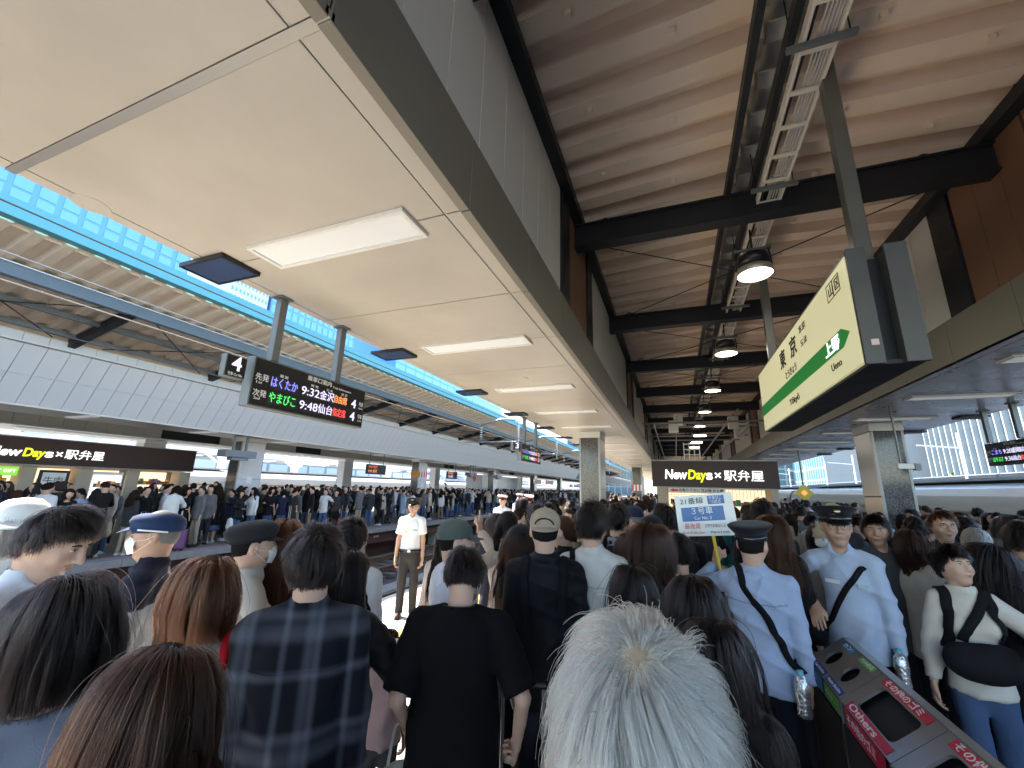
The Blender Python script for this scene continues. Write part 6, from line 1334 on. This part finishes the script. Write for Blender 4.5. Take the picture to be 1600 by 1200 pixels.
 dict(x=-3.8, y=5.68, h=1.665, label='station attendant in white short sleeved shirt standing in the sun at the platform edge', wrk=1.2, sex='m', top='sshirt', tc=(0.74, 0.77, 0.82), bc=(0.04, 0.038, 0.04), sc=(0.05, 0.03, 0.025), hair='hatshort', hat='guard', hatc=(0.02, 0.022, 0.025), face=1, glasses=1, rot=206, hyaw=-6, seed=60, hem=0.93, tan=1),
 dict(x=-3.739, y=9.164, h=1.69, label='conductor in white peaked cap and white uniform by the platform edge', sex='m', top='sshirt', tc=(0.74, 0.76, 0.8), bc=(0.03, 0.03, 0.035), hair='hatshort', hat='whiteguard', face=1, rot=190, seed=61),
 dict(x=-4.431, y=12.245, h=1.69, label='conductor in white uniform with red banded cap further along the edge', sex='m', top='sshirt', tc=(0.74, 0.76, 0.8), bc=(0.03, 0.03, 0.035), hair='hatshort', hat='whiteguard', rot=200, seed=62),
 dict(x=-3.677, y=10.861, h=1.69, label='second conductor with red banded white cap bending beside the first', sex='m', top='sshirt', tc=(0.74, 0.76, 0.8), bc=(0.03, 0.03, 0.035), hair='hatshort', hat='whiteguard', rot=60, seed=63),
]
FIG = {}
for sp in HEROES:
    dist = math.hypot(sp['x'], sp['y']); lod = 'hero' if dist < 3.75 or 'attendant' in sp['label'] else 'mid'
    sp.setdefault('group', 'people waiting on the near platform')
    if sp.get('wrk') is None: sp['wrk'] = 1.5
    o, fig = assemble(sp, lod); FIG[sp['label']] = (o, fig, sp)
def who(key): return next(v for k, v in FIG.items() if key in k)

# ---- things people carry
def vlocal(o, p): return Matrix.Rotation(o.rotation_euler.z, 4, 'Z') @ Vector(p) + o.location
# hand-held queue sign on a yellow stick
hs = empty('queue_sign', (.19,3.47,1.725), math.radians(-17), 'hand-held white and blue end of queue sign on yellow stick', 'sign')
hs.rotation_euler = (math.radians(-6), math.radians(-6.5), math.radians(-19))
B('board', mat('sign_laminate', (.74,.76,.74), .22, noise=.05, nscale=12, bump=.06, bscale=14), hs, -.205,.205,-.003,.003,-.145,.145)
M_SBLUE = mat('print_blue', (.02,.12,.36), .3); M_SRED = mat('print_red', (.62,.06,.05), .4)
bd = B('car_number_panel', M_SBLUE, hs, -.165,.135,-.0048,-.0035,-.042,.058, bev=.0005); B('train_name_panel', M_SBLUE, hs, .035,.150,-.0048,-.0035,.072,.132)
for t_, x, z, sz, m_, w in (('21番線',-.165,.100,.05,M_BLACKM,.17),('やまびこ',.045,.115,.03,M_WHITET,.09),('つばさ',.055,.088,.028,M_WHITET,.07),('３号車',-.09,.026,.055,M_WHITET,.15),('Car No. 3',-.075,-.022,.03,M_WHITET,.12),('最後尾',-.155,-.078,.045,M_SRED,.115),('２列でお並びください',-.01,-.078,.028,M_BLACKM,.18),('End of the line',-.17,-.120,.026,M_SRED,.15),('Wait in 2 rows.',.02,-.120,.024,M_BLACKM,.13)):
    fitted(text(t_, (x,-.0052,z), sz, m_, hs, FACE_NEAR, bold=.0, ext=.0003), w)
MB().tube([(.03,.012,.10),(.03,.012,-.145),(.045,.0,-.5)], .011, 10).build('stick', mat('stick_yellow', (.75,.55,.04), .5), hs)
# drink bottle in silver pouch at the attendant's hip
for nm, own, p, lb in (('water_bottle','holding the sign',(.17,-.12,.86),'clear bottle in silver pouch hanging at the hip of the sign holding attendant'),('silver_bottle_pouch','smiling',(-.20,.10,.86),'crumpled silver bottle pouch hanging from the smiling attendant')):
    o, fig, sp = who(own); t = empty(nm, vlocal(o, p), 0, lb, 'bottle')
    MB().lathe([(.0,-.11),(.036,-.11),(.038,-.09),(.034,-.04),(.039,.0),(.036,.05),(.022,.075),(.015,.085)], n=18).build('pouch', mat('silver_film', (.6,.62,.64), .22, metal=.85, bump=.5, bscale=30), t, True); MB().lathe([(.016,.085),(.016,.105),(.0,.107)], n=14).build('cap', mat('cap_cyan', (.1,.4,.5), .4), t, True)
# iced drink held by the casquette person
o, fig, sp = who('casquette cap and white'); sg, S, E_, W_, hk = fig['arms'][1]; d_ = (W_-E_)/np.linalg.norm(W_-E_)
t = empty('drink_cup', vlocal(o, W_+d_*.10+np.array((-.02,.03,.0))), 0, 'clear plastic cup of milky drink with straw held by the casquette cap person', 'cup')
MB().lathe([(.0,-.06),(.030,-.06),(.042,.06),(.042,.065)], n=20).build('cup', mat('milky_drink', (.62,.55,.48), .25), t, True); MB().lathe([(.044,.064),(.040,.075),(.0,.078)], n=20).build('lid', M_WHITET, t, True); MB().tube([(0,0,.06),(.012,.01,.19)], .004, 8).build('straw', M_WHITET, t)
o, fig, sp = who('green bag strap'); sg, S, E_, W_, hk = fig['arms'][1]; d_ = (W_-E_)/np.linalg.norm(W_-E_); t = empty('coffee_cup', vlocal(o, W_+d_*.10+np.array((-.02,.03,.0))), 0, 'white lidded paper cup right of the plaid shirt', 'cup')
MB().lathe([(.0,-.06),(.028,-.06),(.038,.045)], n=20).build('cup', mat('paper_white', (.7,.7,.7), .6), t, True); MB().lathe([(.041,.045),(.041,.055),(.034,.066),(.0,.068)], n=20).build('lid', M_WHITET, t, True)
# phone of the long haired woman at lower left
o, fig, sp = who('long straight dark brown'); sg, S, E_, W_, hk = fig['arms'][1]; d_ = (W_-E_)/np.linalg.norm(W_-E_)
t = empty('smartphone', vlocal(o, W_+d_*.10+np.array((-.01,.035,.03))), math.radians(40), 'smartphone with pale case held low beside the plaid shirt', 'phone'); t.rotation_euler = (math.radians(-50),0,math.radians(40))
B('case', mat('phone_case', (.45,.44,.40), .3), t, -.037,.037,-.005,.005,-.075,.075,bev=.004); B('screen', mat('phone_screen', (.3,.32,.32), .15, emit=(.5,.55,.55), estr=.06), t, -.033,.033,-.0062,-.0052,-.070,.070)
# suitcase with long handle beside the stout man
def suitcase(loc, rz, col, label, h=.58, w=.38, d=.24, handle=True, grp='suitcases'):
    t = empty('suitcase', loc, rz, label, 'suitcase', grp); m_ = mat('shell_%d_%d_%d' % tuple(int(c*99) for c in col), col, .35, noise=.05, nscale=6)
    b = B('shell', m_, t, -w/2,w/2,-d/2,d/2,.06,.06+h,bev=.03)
    for i in range(5): B('rib', m_, b, -w/2+.04+i*(w-.08)/4-.008,-w/2+.04+i*(w-.08)/4+.008,-d/2-.006,d/2+.006,.12,h)
    for sx in (-1,1):
        for sy in (-1,1): MB().tube([(sx*(w/2-.05)-.012,sy*(d/2-.05),.028),(sx*(w/2-.05)+.012,sy*(d/2-.05),.028)], .028, 10).build('wheel', M_BLACK, t)
        if handle: MB().tube([(sx*.09,d/2-.03,.06+h),(sx*.09,d/2-.03,1.02)], .008, 8).build('handle_rod', M_STEEL, t)
    if handle: MB().tube([(-.1,d/2-.03,1.02),(.1,d/2-.03,1.02)], .014, 8).build('handle_grip', M_BLACK, t)
    return t
suitcase((-.66,1.93,0), .35, (.03,.03,.035), 'black suitcase with steel handle beside the stout man in black T-shirt')
# white carrier bag and teal bag in the sunlit gap
def soft_bag(name, loc, rz, col, label, w=.16, d=.07, h=.2, handles=True, cat='bag', grp=None):
    t = empty(name, loc, rz, label, cat, grp)
    b = blob(t, 'bag_body', M_BAG, col, [('cone',(0,0,h),(0,0,.06),w*.82,w,.02,(1,d/w,1))], (-w*1.3,-d*1.6-.03,-w), (w*1.3,d*1.6+.03,h+w), .014)
    if handles:
        for s_ in (-1,1): MB().tube([(s_*w*.4,0,h+w*.7),(s_*w*.3,0,h+w*1.5),(0,0,h+w*1.9)], .007, 6).build('handle', M_STRAP, t).color = (*col,1)
    return t
soft_bag('carrier_bag', (-1.11,1.745,.34), .4, (.66,.66,.62), 'large white carrier bag hanging beside the stout man', .17,.08,.30)
soft_bag('teal_bag', (-1.52,2.05,.09), .2, (.02,.22,.20), 'teal bag on the floor by the child', .14,.08,.14)
o, fig, sp = who('cream fleece'); b = blob(o, 'shoulder_bag', M_BAG, (.012,.012,.014), [('cone',(-.07,.16,1.00),(.10,.165,.98),.085,.095,.02,(1,.5,1)),('ell',(.01,.175,.96),(.135,.06,.085),.04)], (-.3,.04,.78), (.34,.34,1.2), .013)
ribbon(fig, o, 'bag_strap', [(.10,.17,1.12),(.04,.15,1.24),(-.05,.10,1.36),(-.10,.0,1.42)], .05, (.012,.012,.014), off=.010)
o, fig, sp = who('plain black T-shirt'); s_ = fig['s']
MB().tube([tuple(Vector((.072*math.sin(a), -.03+.05-.085*math.cos(a), 1.455+.012*math.cos(a)))*s_) for a in np.linspace(-2.,2.,21)], .0022, 5).build('neck_cord', M_BLACKM, o)
for key, c_ in (('plaid flannel',(.006,.007,.01)),('holding the sign',(.26,.32,.46)),('slim man',(.46,.45,.43))):
    o, fig, sp = who(key); ribbon(fig, o, 'yoke_seam', [(-.15,-.08,1.28),(-.08,-.13,1.268),(.08,-.13,1.268),(.15,-.08,1.28)], .007, c_, sp and MATS[sp.get('mat', TOPS[sp['top']][6])], off=.0015, th=.002)
# details of uniforms
for key, bx in (('standing in the sun', 1),('smiling', 0)):
    o, fig, sp = who(key); s_ = fig['s']
    def badge(nm, x, z, w, h, m_):
        P = np.array([[x*s_,.13*s_,z*s_]], np.float32)
        for _ in range(8): d, g = fig['field'].sample(P); P = P-g*np.clip(d-.004,-.03,.03)[:,None]
        n = Vector(g[0].tolist()); up_ = Vector((0,0,1)); r_ = up_.cross(n).normalized(); u_ = n.cross(r_)
        MB().obox(P[0], r_, u_, n, w, h, .0015).build(nm, m_, o)
    badge('name_badge', -.075, 1.24, .032, .010, mat('badge_green', (.30,.42,.36), .4)); badge('pocket_flap', .075, 1.25, .045, .012, M_WHITET)
    if bx: badge('emblem_patch', .085, 1.21, .022, .022, mat('badge_lime', (.5,.6,.15), .5)); badge('pocket_flap', -.075, 1.265, .045, .010, M_WHITET)
    if bx: 
        blob(o, 'belt', M_PATENT, (.02,.02,.02), [('cone',(0,-.008*s_,.955*s_),(0,-.008*s_,.925*s_),.168*s_,.168*s_,.0,(1,.74,1))], (-.25,-.2,.92*s_), (.25,.2,.962*s_), .012) if False else None
        MB().lathe([(.176,-.02),(.178,-.018),(.178,.018),(.176,.02)], (0,-.008*s_,.945*s_), 32, Matrix(((1,0,0),(0,.76,0),(0,0,1)))).build('belt', M_PATENT, o, True); MB().box(-.022,.022,.125,.134,.925*s_,.965*s_).build('buckle', M_STEEL, o)
o, fig, sp = who('smiling'); s_ = fig['s']; sg, S, E_, W_, hk = fig['arms'][1]; ax = (W_-E_)/np.linalg.norm(W_-E_); c_ = W_-ax*.012
MB().tube([tuple(c_-ax*.012), tuple(c_+ax*.012)], .034, 16).build('wrist_watch', M_BLACK, o); 

# ------------------------------------------------------------------ steel litter bins
bn = empty('litter_bin', (0,0,0), 0, 'long stainless steel recycling bin with sloped labelled top at lower right', 'bin')
M_BIN = mat('bin_steel', (.48,.48,.485), .34, metal=.75, noise=.05, nscale=3); M_BIND = mat('bin_side', (.06,.06,.065), .35, metal=.6, noise=.15, nscale=3)
X0, X1, ZA, ZB = .74, .945, .845, 1.0; sl_ = Vector((X1-X0,0,ZB-ZA)); sl_l = sl_.length; su = sl_.normalized(); sn = Vector((-su.z,0,su.x))
def on_slope(u, y, lift=0.): return Vector((X0,y,ZA))+su*(u*sl_l)+sn*lift
secs = [(2.98,3.56,'c'),(2.41,2.975,'r'),(1.84,2.405,'r'),(1.27,1.835,'r')]
B('body', M_BIND, bn, X0+.004, X1+.045, 1.27, 3.56, .05, ZA-.004); B('plinth', M_BLACKM, bn, X0+.03, X1+.02, 1.3, 3.53, .0, .05)
MB().prism([(X1+.003,ZA-.003),(X1+.046,ZA-.003),(X1+.046,ZB+.004),(X1+.003,ZB+.004)], 1.268, 3.562).build('rear_rail', M_BIN, bn)
def plate(y0, y1, hole):
    """sloped top plate with an opening cut in it, plus the dark well below"""
    bm = bmesh.new(); n = 40; ring = []
    cu, cy = .5, (y0+y1)/2
    holes = hole
    vs_o = [(0,y0),(1,y0),(1,y1),(0,y1)]
    # build as grid with hole loops bridged by triangle fill
    ov = [bm.verts.new(on_slope(u,y)) for u,y in vs_o]; ed = [bm.edges.new((ov[i],ov[(i+1)%4])) for i in range(4)]
    for lp in holes:
        hv = [bm.verts.new(on_slope(u,y)) for u,y in lp]; ed += [bm.edges.new((hv[i],hv[(i+1)%len(hv)])) for i in range(len(hv))]
    bmesh.ops.triangle_fill(bm, use_beauty=True, edges=ed)
    bmesh.ops.recalc_face_normals(bm, faces=bm.faces[:]); r = bmesh.ops.extrude_face_region(bm, geom=bm.faces[:]); bmesh.ops.translate(bm, vec=-sn*.012, verts=[e for e in r['geom'] if isinstance(e, bmesh.types.BMVert)]); bmesh.ops.recalc_face_normals(bm, faces=bm.faces[:])
    me = bpy.data.meshes.new('top_plate'); bm.to_mesh(me); bm.free(); me.materials.append(M_BIN); return link('top_plate', me, bn)
def rrect(u0, u1, y0, y1, ru, ry, n=6):
    P = []
    for (cu, cy, a0) in ((u1-ru,y1-ry,0),(u0+ru,y1-ry,90),(u0+ru,y0+ry,180),(u1-ru,y0+ry,270)):
        for k in range(n+1): a = math.radians(a0+90*k/n); P.append((cu+ru*math.cos(a), cy+ry*math.sin(a)))
    return P
def circ(u, y, r, n=24): return [(u+r/sl_l*math.cos(2*math.pi*k/n), y+r*math.sin(2*math.pi*k/n)) for k in range(n)]
M_LBLUE = mat('label_blue', (.03,.10,.42), .4); M_LGREEN = mat('label_green', (.22,.60,.12), .4); M_LRED = mat('label_red', (.62,.03,.07), .4); M_LCYAN = mat('label_cyan', (.05,.30,.70), .4)
def label(u0, u1, y0, y1, m_, txt, size, w, vertical=True, side=False):
    if side: pl_ = B('label', m_, bn, X0-.0035, X0-.0005, y0, y1, u0, u1)
    else:
        a = [on_slope(u,y,.0015) for u,y in ((u0,y0),(u1,y0),(u1,y1),(u0,y1))]; pl_ = MB().add(a+[q+sn*.0012 for q in a], [(0,3,2,1),(4,5,6,7),(0,1,5,4),(1,2,6,5),(2,3,7,6),(3,0,4,7)]).build('label', m_, bn)
    o_ = text(txt, (0,0,0), size, M_WHITET, pl_, FACE_NEAR, bold=.0008, ext=.0003); 
    if side: R_ = FACE_LEFT.to_4x4(); R_.translation = Vector((X0-.0042, y1-.02, (u0+u1)/2))
    else:
        xd = Vector((0,-1,0)); yd = su; zd = xd.cross(yd); R_ = Matrix((xd,yd,zd)).transposed().to_4x4(); R_.translation = on_slope((u0+u1)/2, y1-.02, .0034)
    o_.matrix_local = R_; fitted(o_, w)
for k, (y0, y1, kind) in enumerate(secs):
    if kind == 'c':
        plate(y0, y1, [circ(.5, y0+.16, .062), circ(.5, y0+.42, .062)])
        label(.84,.985,y0+.33,y0+.50,M_LCYAN,'カン',.032,.12); label(.84,.985,y0+.06,y0+.24,M_LGREEN,'ペットボトル',.030,.15)
        label(.02,.17,y0+.29,y0+.50,M_LBLUE,'Can Bottles',.024,.17); label(.02,.17,y0+.02,y0+.26,M_LBLUE,'Plastic Bottles',.024,.2)
        label(.76,.835,y0+.30,y0+.52,M_LCYAN,'カン',.04,.1,side=True); label(.76,.835,y0+.02,y0+.26,M_LGREEN,'ペット',.04,.12,side=True)
    else:
        plate(y0, y1, [rrect(.20,.80,y0+.09,y1-.10,.12,.035)])
        label(.83,.985,y0+.08,y1-.06,M_LRED,'その他のゴミ',.038,.34); label(.015,.175,y0+.05,y1-.07,M_LRED,'Others',.045,.30); label(.755,.838,y0+.05,y1-.07,M_LRED,'その他のゴミ',.05,.33,side=True)
    MB().prism([(X0+.02,.60),(X1,.60),(X1,ZB-.05),(X0+.02,ZA-.03)], y0+.03, y1-.03).build('well', M_BLACKM, bn)
    B('door', M_BIND, bn, X0-.006, X0+.003, y0+.02, y1-.02, .12, ZA-.10, bev=.002); B('seam_strip', M_BIN, bn, X0-.003, X0+.003, y1-.012, y1+.008, .06, ZA-.005)
# ------------------------------------------------------------------ the crowd: individuals first, the uncountable rest as one mass
PAL = {'black':(.012,.012,.014),'charcoal':(.035,.036,.04),'navy':(.018,.024,.055),'grey':(.14,.145,.15),'white':(.62,.63,.64),'cream':(.50,.46,.38),'beige':(.33,.27,.20),'pale blue':(.32,.42,.58),'olive':(.06,.065,.035),'brown':(.07,.045,.03),'teal':(.02,.13,.13),'pink':(.48,.28,.29),'denim blue':(.06,.10,.20),'khaki':(.22,.18,.11),'maroon':(.10,.02,.025)}
TOPC = ['black']*18+['charcoal']*6+['navy']*6+['grey']*4+['white']*5+['cream']*2+['beige']*2+['pale blue','olive','brown','teal']
TOPN = ['black']*9+['charcoal']*3+['navy']*3+['grey']*4+['white']*7+['cream']*4+['beige']*3+['pale blue']*3+['olive','brown','teal','pink']
BOTC = ['black']*6+['charcoal']*3+['navy']*2+['denim blue']*4+['grey','beige','khaki','cream']
GARM = {'tee':'T-shirt','bigtee':'loose T-shirt','shirt':'shirt','sshirt':'short sleeved shirt','jacket':'jacket','knit':'sweater','coat':'coat'}
HAIRW = {'short':'short hair','bob':'bobbed hair','long':'long hair','tied':'tied hair','crop':'cropped hair'}
KINDS = [('m','jacket','short','trousers'),('m','shirt','short','trousers'),('f','knit','long','trousers'),('m','tee','short','jeans'),('f','coat','long','skirt'),('f','jacket','bob','trousers'),('m','knit','short','trousers'),('f','shirt','tied','skirt'),('m','coat','short','trousers'),('f','tee','bob','jeans'),('m','bigtee','short','trousers'),('f','knit','tied','trousers'),('m','jacket','crop','jeans'),('f','shirt','long','jeans')]
def proto_set(lod, extra=''):
    out = []
    for i, (sx, tp, hr, bt) in enumerate(KINDS):
        pose = {}
        if i % 4 == 1: pose['rarm'] = ((.12,.27,1.10),(1,-.4,-.5),'relaxed'); pose['hpitch'] = 22
        if i % 4 == 3: pose['larm'] = ((-.16,.10,1.26),(-1,-.3,-.8),'grip')
        sp = dict(h=1.64 if sx == 'm' else 1.60, sex=sx, top=tp, hair=hr, bottom=bt, seed=100+i, hpitch=pose.get('hpitch', 6), hyaw=(-22,0,18,-8,12)[i%5], wrk=1.4); sp.update(pose)
        fig = figure('person', sp, lod); out.append((fig, sp))
    return out
CR = random.Random(77)
def spawn(protos, x, y, rot, label_tail, group, k=None, tc=None, pack=None):
    i = CR.randrange(len(protos)) if k is None else k; fig, sp = protos[i]; t = tc or CR.choice(TOPN if fig['lod'] == 'mid' else TOPC); b = CR.choice(BOTC) if sp['bottom'] != 'jeans' else 'denim blue'
    hc = CR.choice(['black']*6+['dkbrown']*3+['brown']) if sp['hair'] != 'crop' else CR.choice(['grey','black'])
    o = link('person', fig['body']); sc = CR.uniform(.955,1.075); o.location = (x,y,0); o.scale = (sc*CR.uniform(.97,1.05),)*2+(sc,); o.rotation_euler = (0,0,math.radians(rot))
    for nm, me, ck in fig['parts']:
        if nm == 'hair_strands' and hc != 'black': continue
        c = link(nm, me, o); c.color = (*{'tc':PAL[t],'bc':PAL[b],'sc':CR.choice([(.02,.02,.02),(.5,.5,.5),(.05,.03,.02)]),'hair':HAIRC[hc],None:(1,1,1)}[ck],1)
    if fig['lod'] == 'mid' and abs((rot+180)%360-180) > 50:
        face_details(fig, sp, o)
        if CR.random() < .35: face_mask(fig, o)
    if fig['lod'] == 'mid' and CR.random() < .16 and abs((rot+180)%360-180) < 60: backpack(fig, o, PAL[CR.choice(['black','charcoal','navy','olive','beige'])])
    hw = {'black':'black','dkbrown':'dark brown','brown':'brown','grey':'grey'}[hc]
    tag(o, f"{hw} haired person in {t} {GARM[sp['top']]}, {label_tail}", 'person', group)
    return o, fig, sp, t, b
mids = proto_set('mid')
taken = [(h['x'],h['y']) for h in HEROES]
def free(x, y, r):
    if any((x-a)**2+(y-b)**2 < r*r for a, b in taken): return False
    if -.95 < x < 3.2 and 14.4 < y < 18.7: return False
    if (-2.75 < x < -1.5 or 3.6 < x < 4.8) and (10.5 < y < 12.6 or 25.7 < y < 27.5): return False
    if .55 < x < 1.3 and y < 4.0: return False
    return True
spots = []
tries = 0
while len(spots) < 118 and tries < 20000:
    tries += 1; y = 4.2+9.8*CR.random()**1.25; x = CR.uniform(-2.9 if y > 6 else -2.0, 6.1)
    if y < 5.4 and x > 3.2 and CR.random() < .3: continue
    if not free(x, y, .52 if y > 6 else .48): continue
    if x < -2.2 and CR.random() < .45: continue
    taken.append((x,y)); spots.append((x,y))
spots.sort(key=lambda q: math.hypot(*q))
for n, (x, y) in enumerate(spots):
    away = CR.random() < (.84 if x < 1.8 else .38)
    rot = CR.gauss(math.degrees(math.atan2(-x,y))*.5, 24) if away else CR.gauss(180, 40)
    spawn(mids, x, y, rot, f"{ordinal(n+1)} nearest in the near crowd", 'packed crowd on the near platform')
# a few more on the far right, walking
fars = proto_set('far')
row = []; y = 1.0
while len(row) < 112: row.append(y); y += CR.uniform(.26,.50)*(1+.012*y)
n_suit = 0; SUITC = [('turquoise',(.10,.50,.48)),('red',(.50,.03,.04)),('silver',(.4,.41,.42)),('black',(.02,.02,.02)),('white',(.6,.6,.6)),('purple',(.12,.04,.14)),('navy',(.02,.03,.08)),('maroon',(.12,.02,.03))]
for n, y in enumerate(row):
    x = OEDGE-CR.uniform(.55,1.30); rot = CR.choice([90,90,60,-90,-70,-120,-100,-60,170,180,10])+CR.gauss(0,14)
    o, fig, sp, t, b = spawn(fars, x, y, rot, f"{ordinal(n+1)} from left, opposite front row", 'front row of the crowd on the opposite platform')
    r_ = CR.random()
    if r_ < .16 and n > 6 and n_suit < 8:
        nm, c = SUITC[n_suit]; n_suit += 1; suitcase((x+.28,y+.22,0), CR.uniform(0,3), c, f"{nm} suitcase standing in the front row on the opposite platform", h=.48, w=.36, grp='suitcases on the opposite platform')
    elif r_ < .40:
        c = CR.choice(['white','black','cream','beige','pale blue']); blob(o, 'hand_bag', M_BAG, PAL[c], [('cone',(.27,.03,.66),(.27,.03,.50),.11,.13,.02,(.45,1,1))], (.15,-.18,.3), (.40,.24,.86), .045)
    elif r_ < .52:
        blob(o, 'backpack', M_BAG, PAL[CR.choice(['black','navy','grey','olive'])], [('cone',(0,-.20,1.26),(0,-.22,1.05),.12,.14,.02,(1,.6,1))], (-.2,-.36,.85), (.2,-.08,1.45), .045)
r2 = 1.2; n = 0
while n < 20:
    o, *_ = spawn(fars, OEDGE-CR.uniform(1.35,1.75), r2, CR.uniform(0,360), f"{ordinal(n+1)} from left, opposite second row", 'second row of the crowd on the opposite platform'); r2 += CR.uniform(.45,.8)*(1+.008*r2); n += 1
# the mass behind
def mass(name, label, places, protos, seed):
    rnd = random.Random(seed); VV, FF, CC = [], [], []; off = 0
    cache = []
    for fig, sp in protos:
        L_ = []
        for me, ck in [(fig['body'],'skin')]+[(m_, c_) for nm, m_, c_ in fig['parts'] if hasattr(m_, 'vertices')]:
            v = np.zeros(len(me.vertices)*3, np.float32); me.vertices.foreach_get('co', v); nl = len(me.loops)
            f = np.zeros(nl, np.int32); me.loops.foreach_get('vertex_index', f)
            if nl != len(me.polygons)*4: continue
            L_.append((v.reshape(-1,3), f.reshape(-1,4), ck))
        cache.append(L_)
    for (x, y, rot) in places:
        L_ = cache[rnd.randrange(len(cache))]; t = PAL[rnd.choice(TOPC)]; b = PAL[rnd.choice(BOTC)]; h = HAIRC[rnd.choice(['black']*6+['dkbrown']*3+['brown'])]; a = math.radians(rot); sc = rnd.uniform(.95,1.08)
        for v, f, ck in L_:
            c = {'skin':(.52,.34,.25),'tc':t,'bc':b,'hair':h}.get(ck,(.02,.02,.02)); w = v*sc; w = np.stack([w[:,0]*math.cos(a)-w[:,1]*math.sin(a)+x, w[:,0]*math.sin(a)+w[:,1]*math.cos(a)+y, w[:,2]],1)
            VV.append(w); FF.append(f+off); CC.append(np.tile(np.array([*c,1],np.float32),(len(w),1))); off += len(w)
    me = np_mesh(name, np.concatenate(VV), np.concatenate(FF), crowd_mat()); at = me.color_attributes.new('Col', 'FLOAT_COLOR', 'POINT'); at.data.foreach_set('color', np.concatenate(CC).ravel())
    return tag(link(name, me), label, 'crowd', kind='stuff')
def crowd_mat():
    if 'crowd_cloth' in MATS: return MATS['crowd_cloth']
    m = mat('crowd_cloth', (.1,.1,.1), .8); a = m.node_tree.nodes.new('ShaderNodeAttribute'); a.attribute_name = 'Col'; m.node_tree.links.new(a.outputs['Color'], m.node_tree.nodes['Principled BSDF'].inputs['Base Color']); return m
_h = None
tiny = []
for i, (sx, tp, hr, bt) in enumerate(KINDS[:8]): tiny.append((figure('person', dict(h=1.66 if sx == 'm' else 1.6, sex=sx, top=tp, hair=hr, bottom='trousers', seed=200+i), 'tiny'), None))
pl_far = []
y = 1.5
while y < 95:
    for k in range(5 if y < 40 else 7):
        pl_far.append((OEDGE-2.1-k*(.75 if y < 40 else 1.0)-CR.uniform(-.2,.2), y+CR.uniform(-.2,.2), CR.uniform(0,360)))
    if y > 42: pl_far.append((OEDGE-CR.uniform(.8,1.2), y, CR.uniform(0,360))); pl_far.append((OEDGE-CR.uniform(.9,1.5), y+.4, CR.uniform(0,360)))
    y += .75 if y < 30 else 1.0
pl_far = [q for q in pl_far if not (q[0] < -16.3 and q[1] < 10.6) and not (-15.5 < q[0] < -14.5 and ((q[1]-10.4) % 11.6) < 1.5)]
mass('distant_crowd', 'dense mass of waiting people behind the front rows opposite', pl_far, tiny, 5)
pl_near = []
y = 13.2
while y < 46:
    for k in range(7):
        x = CR.uniform(-3.4,6.3)
        if free(x, y, .45): pl_near.append((x, y+CR.uniform(-.2,.2), CR.gauss(0,50)))
    y += .85
mass('distant_crowd', 'far mass of people on the near platform around and beyond the kiosk', pl_near, tiny, 6)
finish_text()
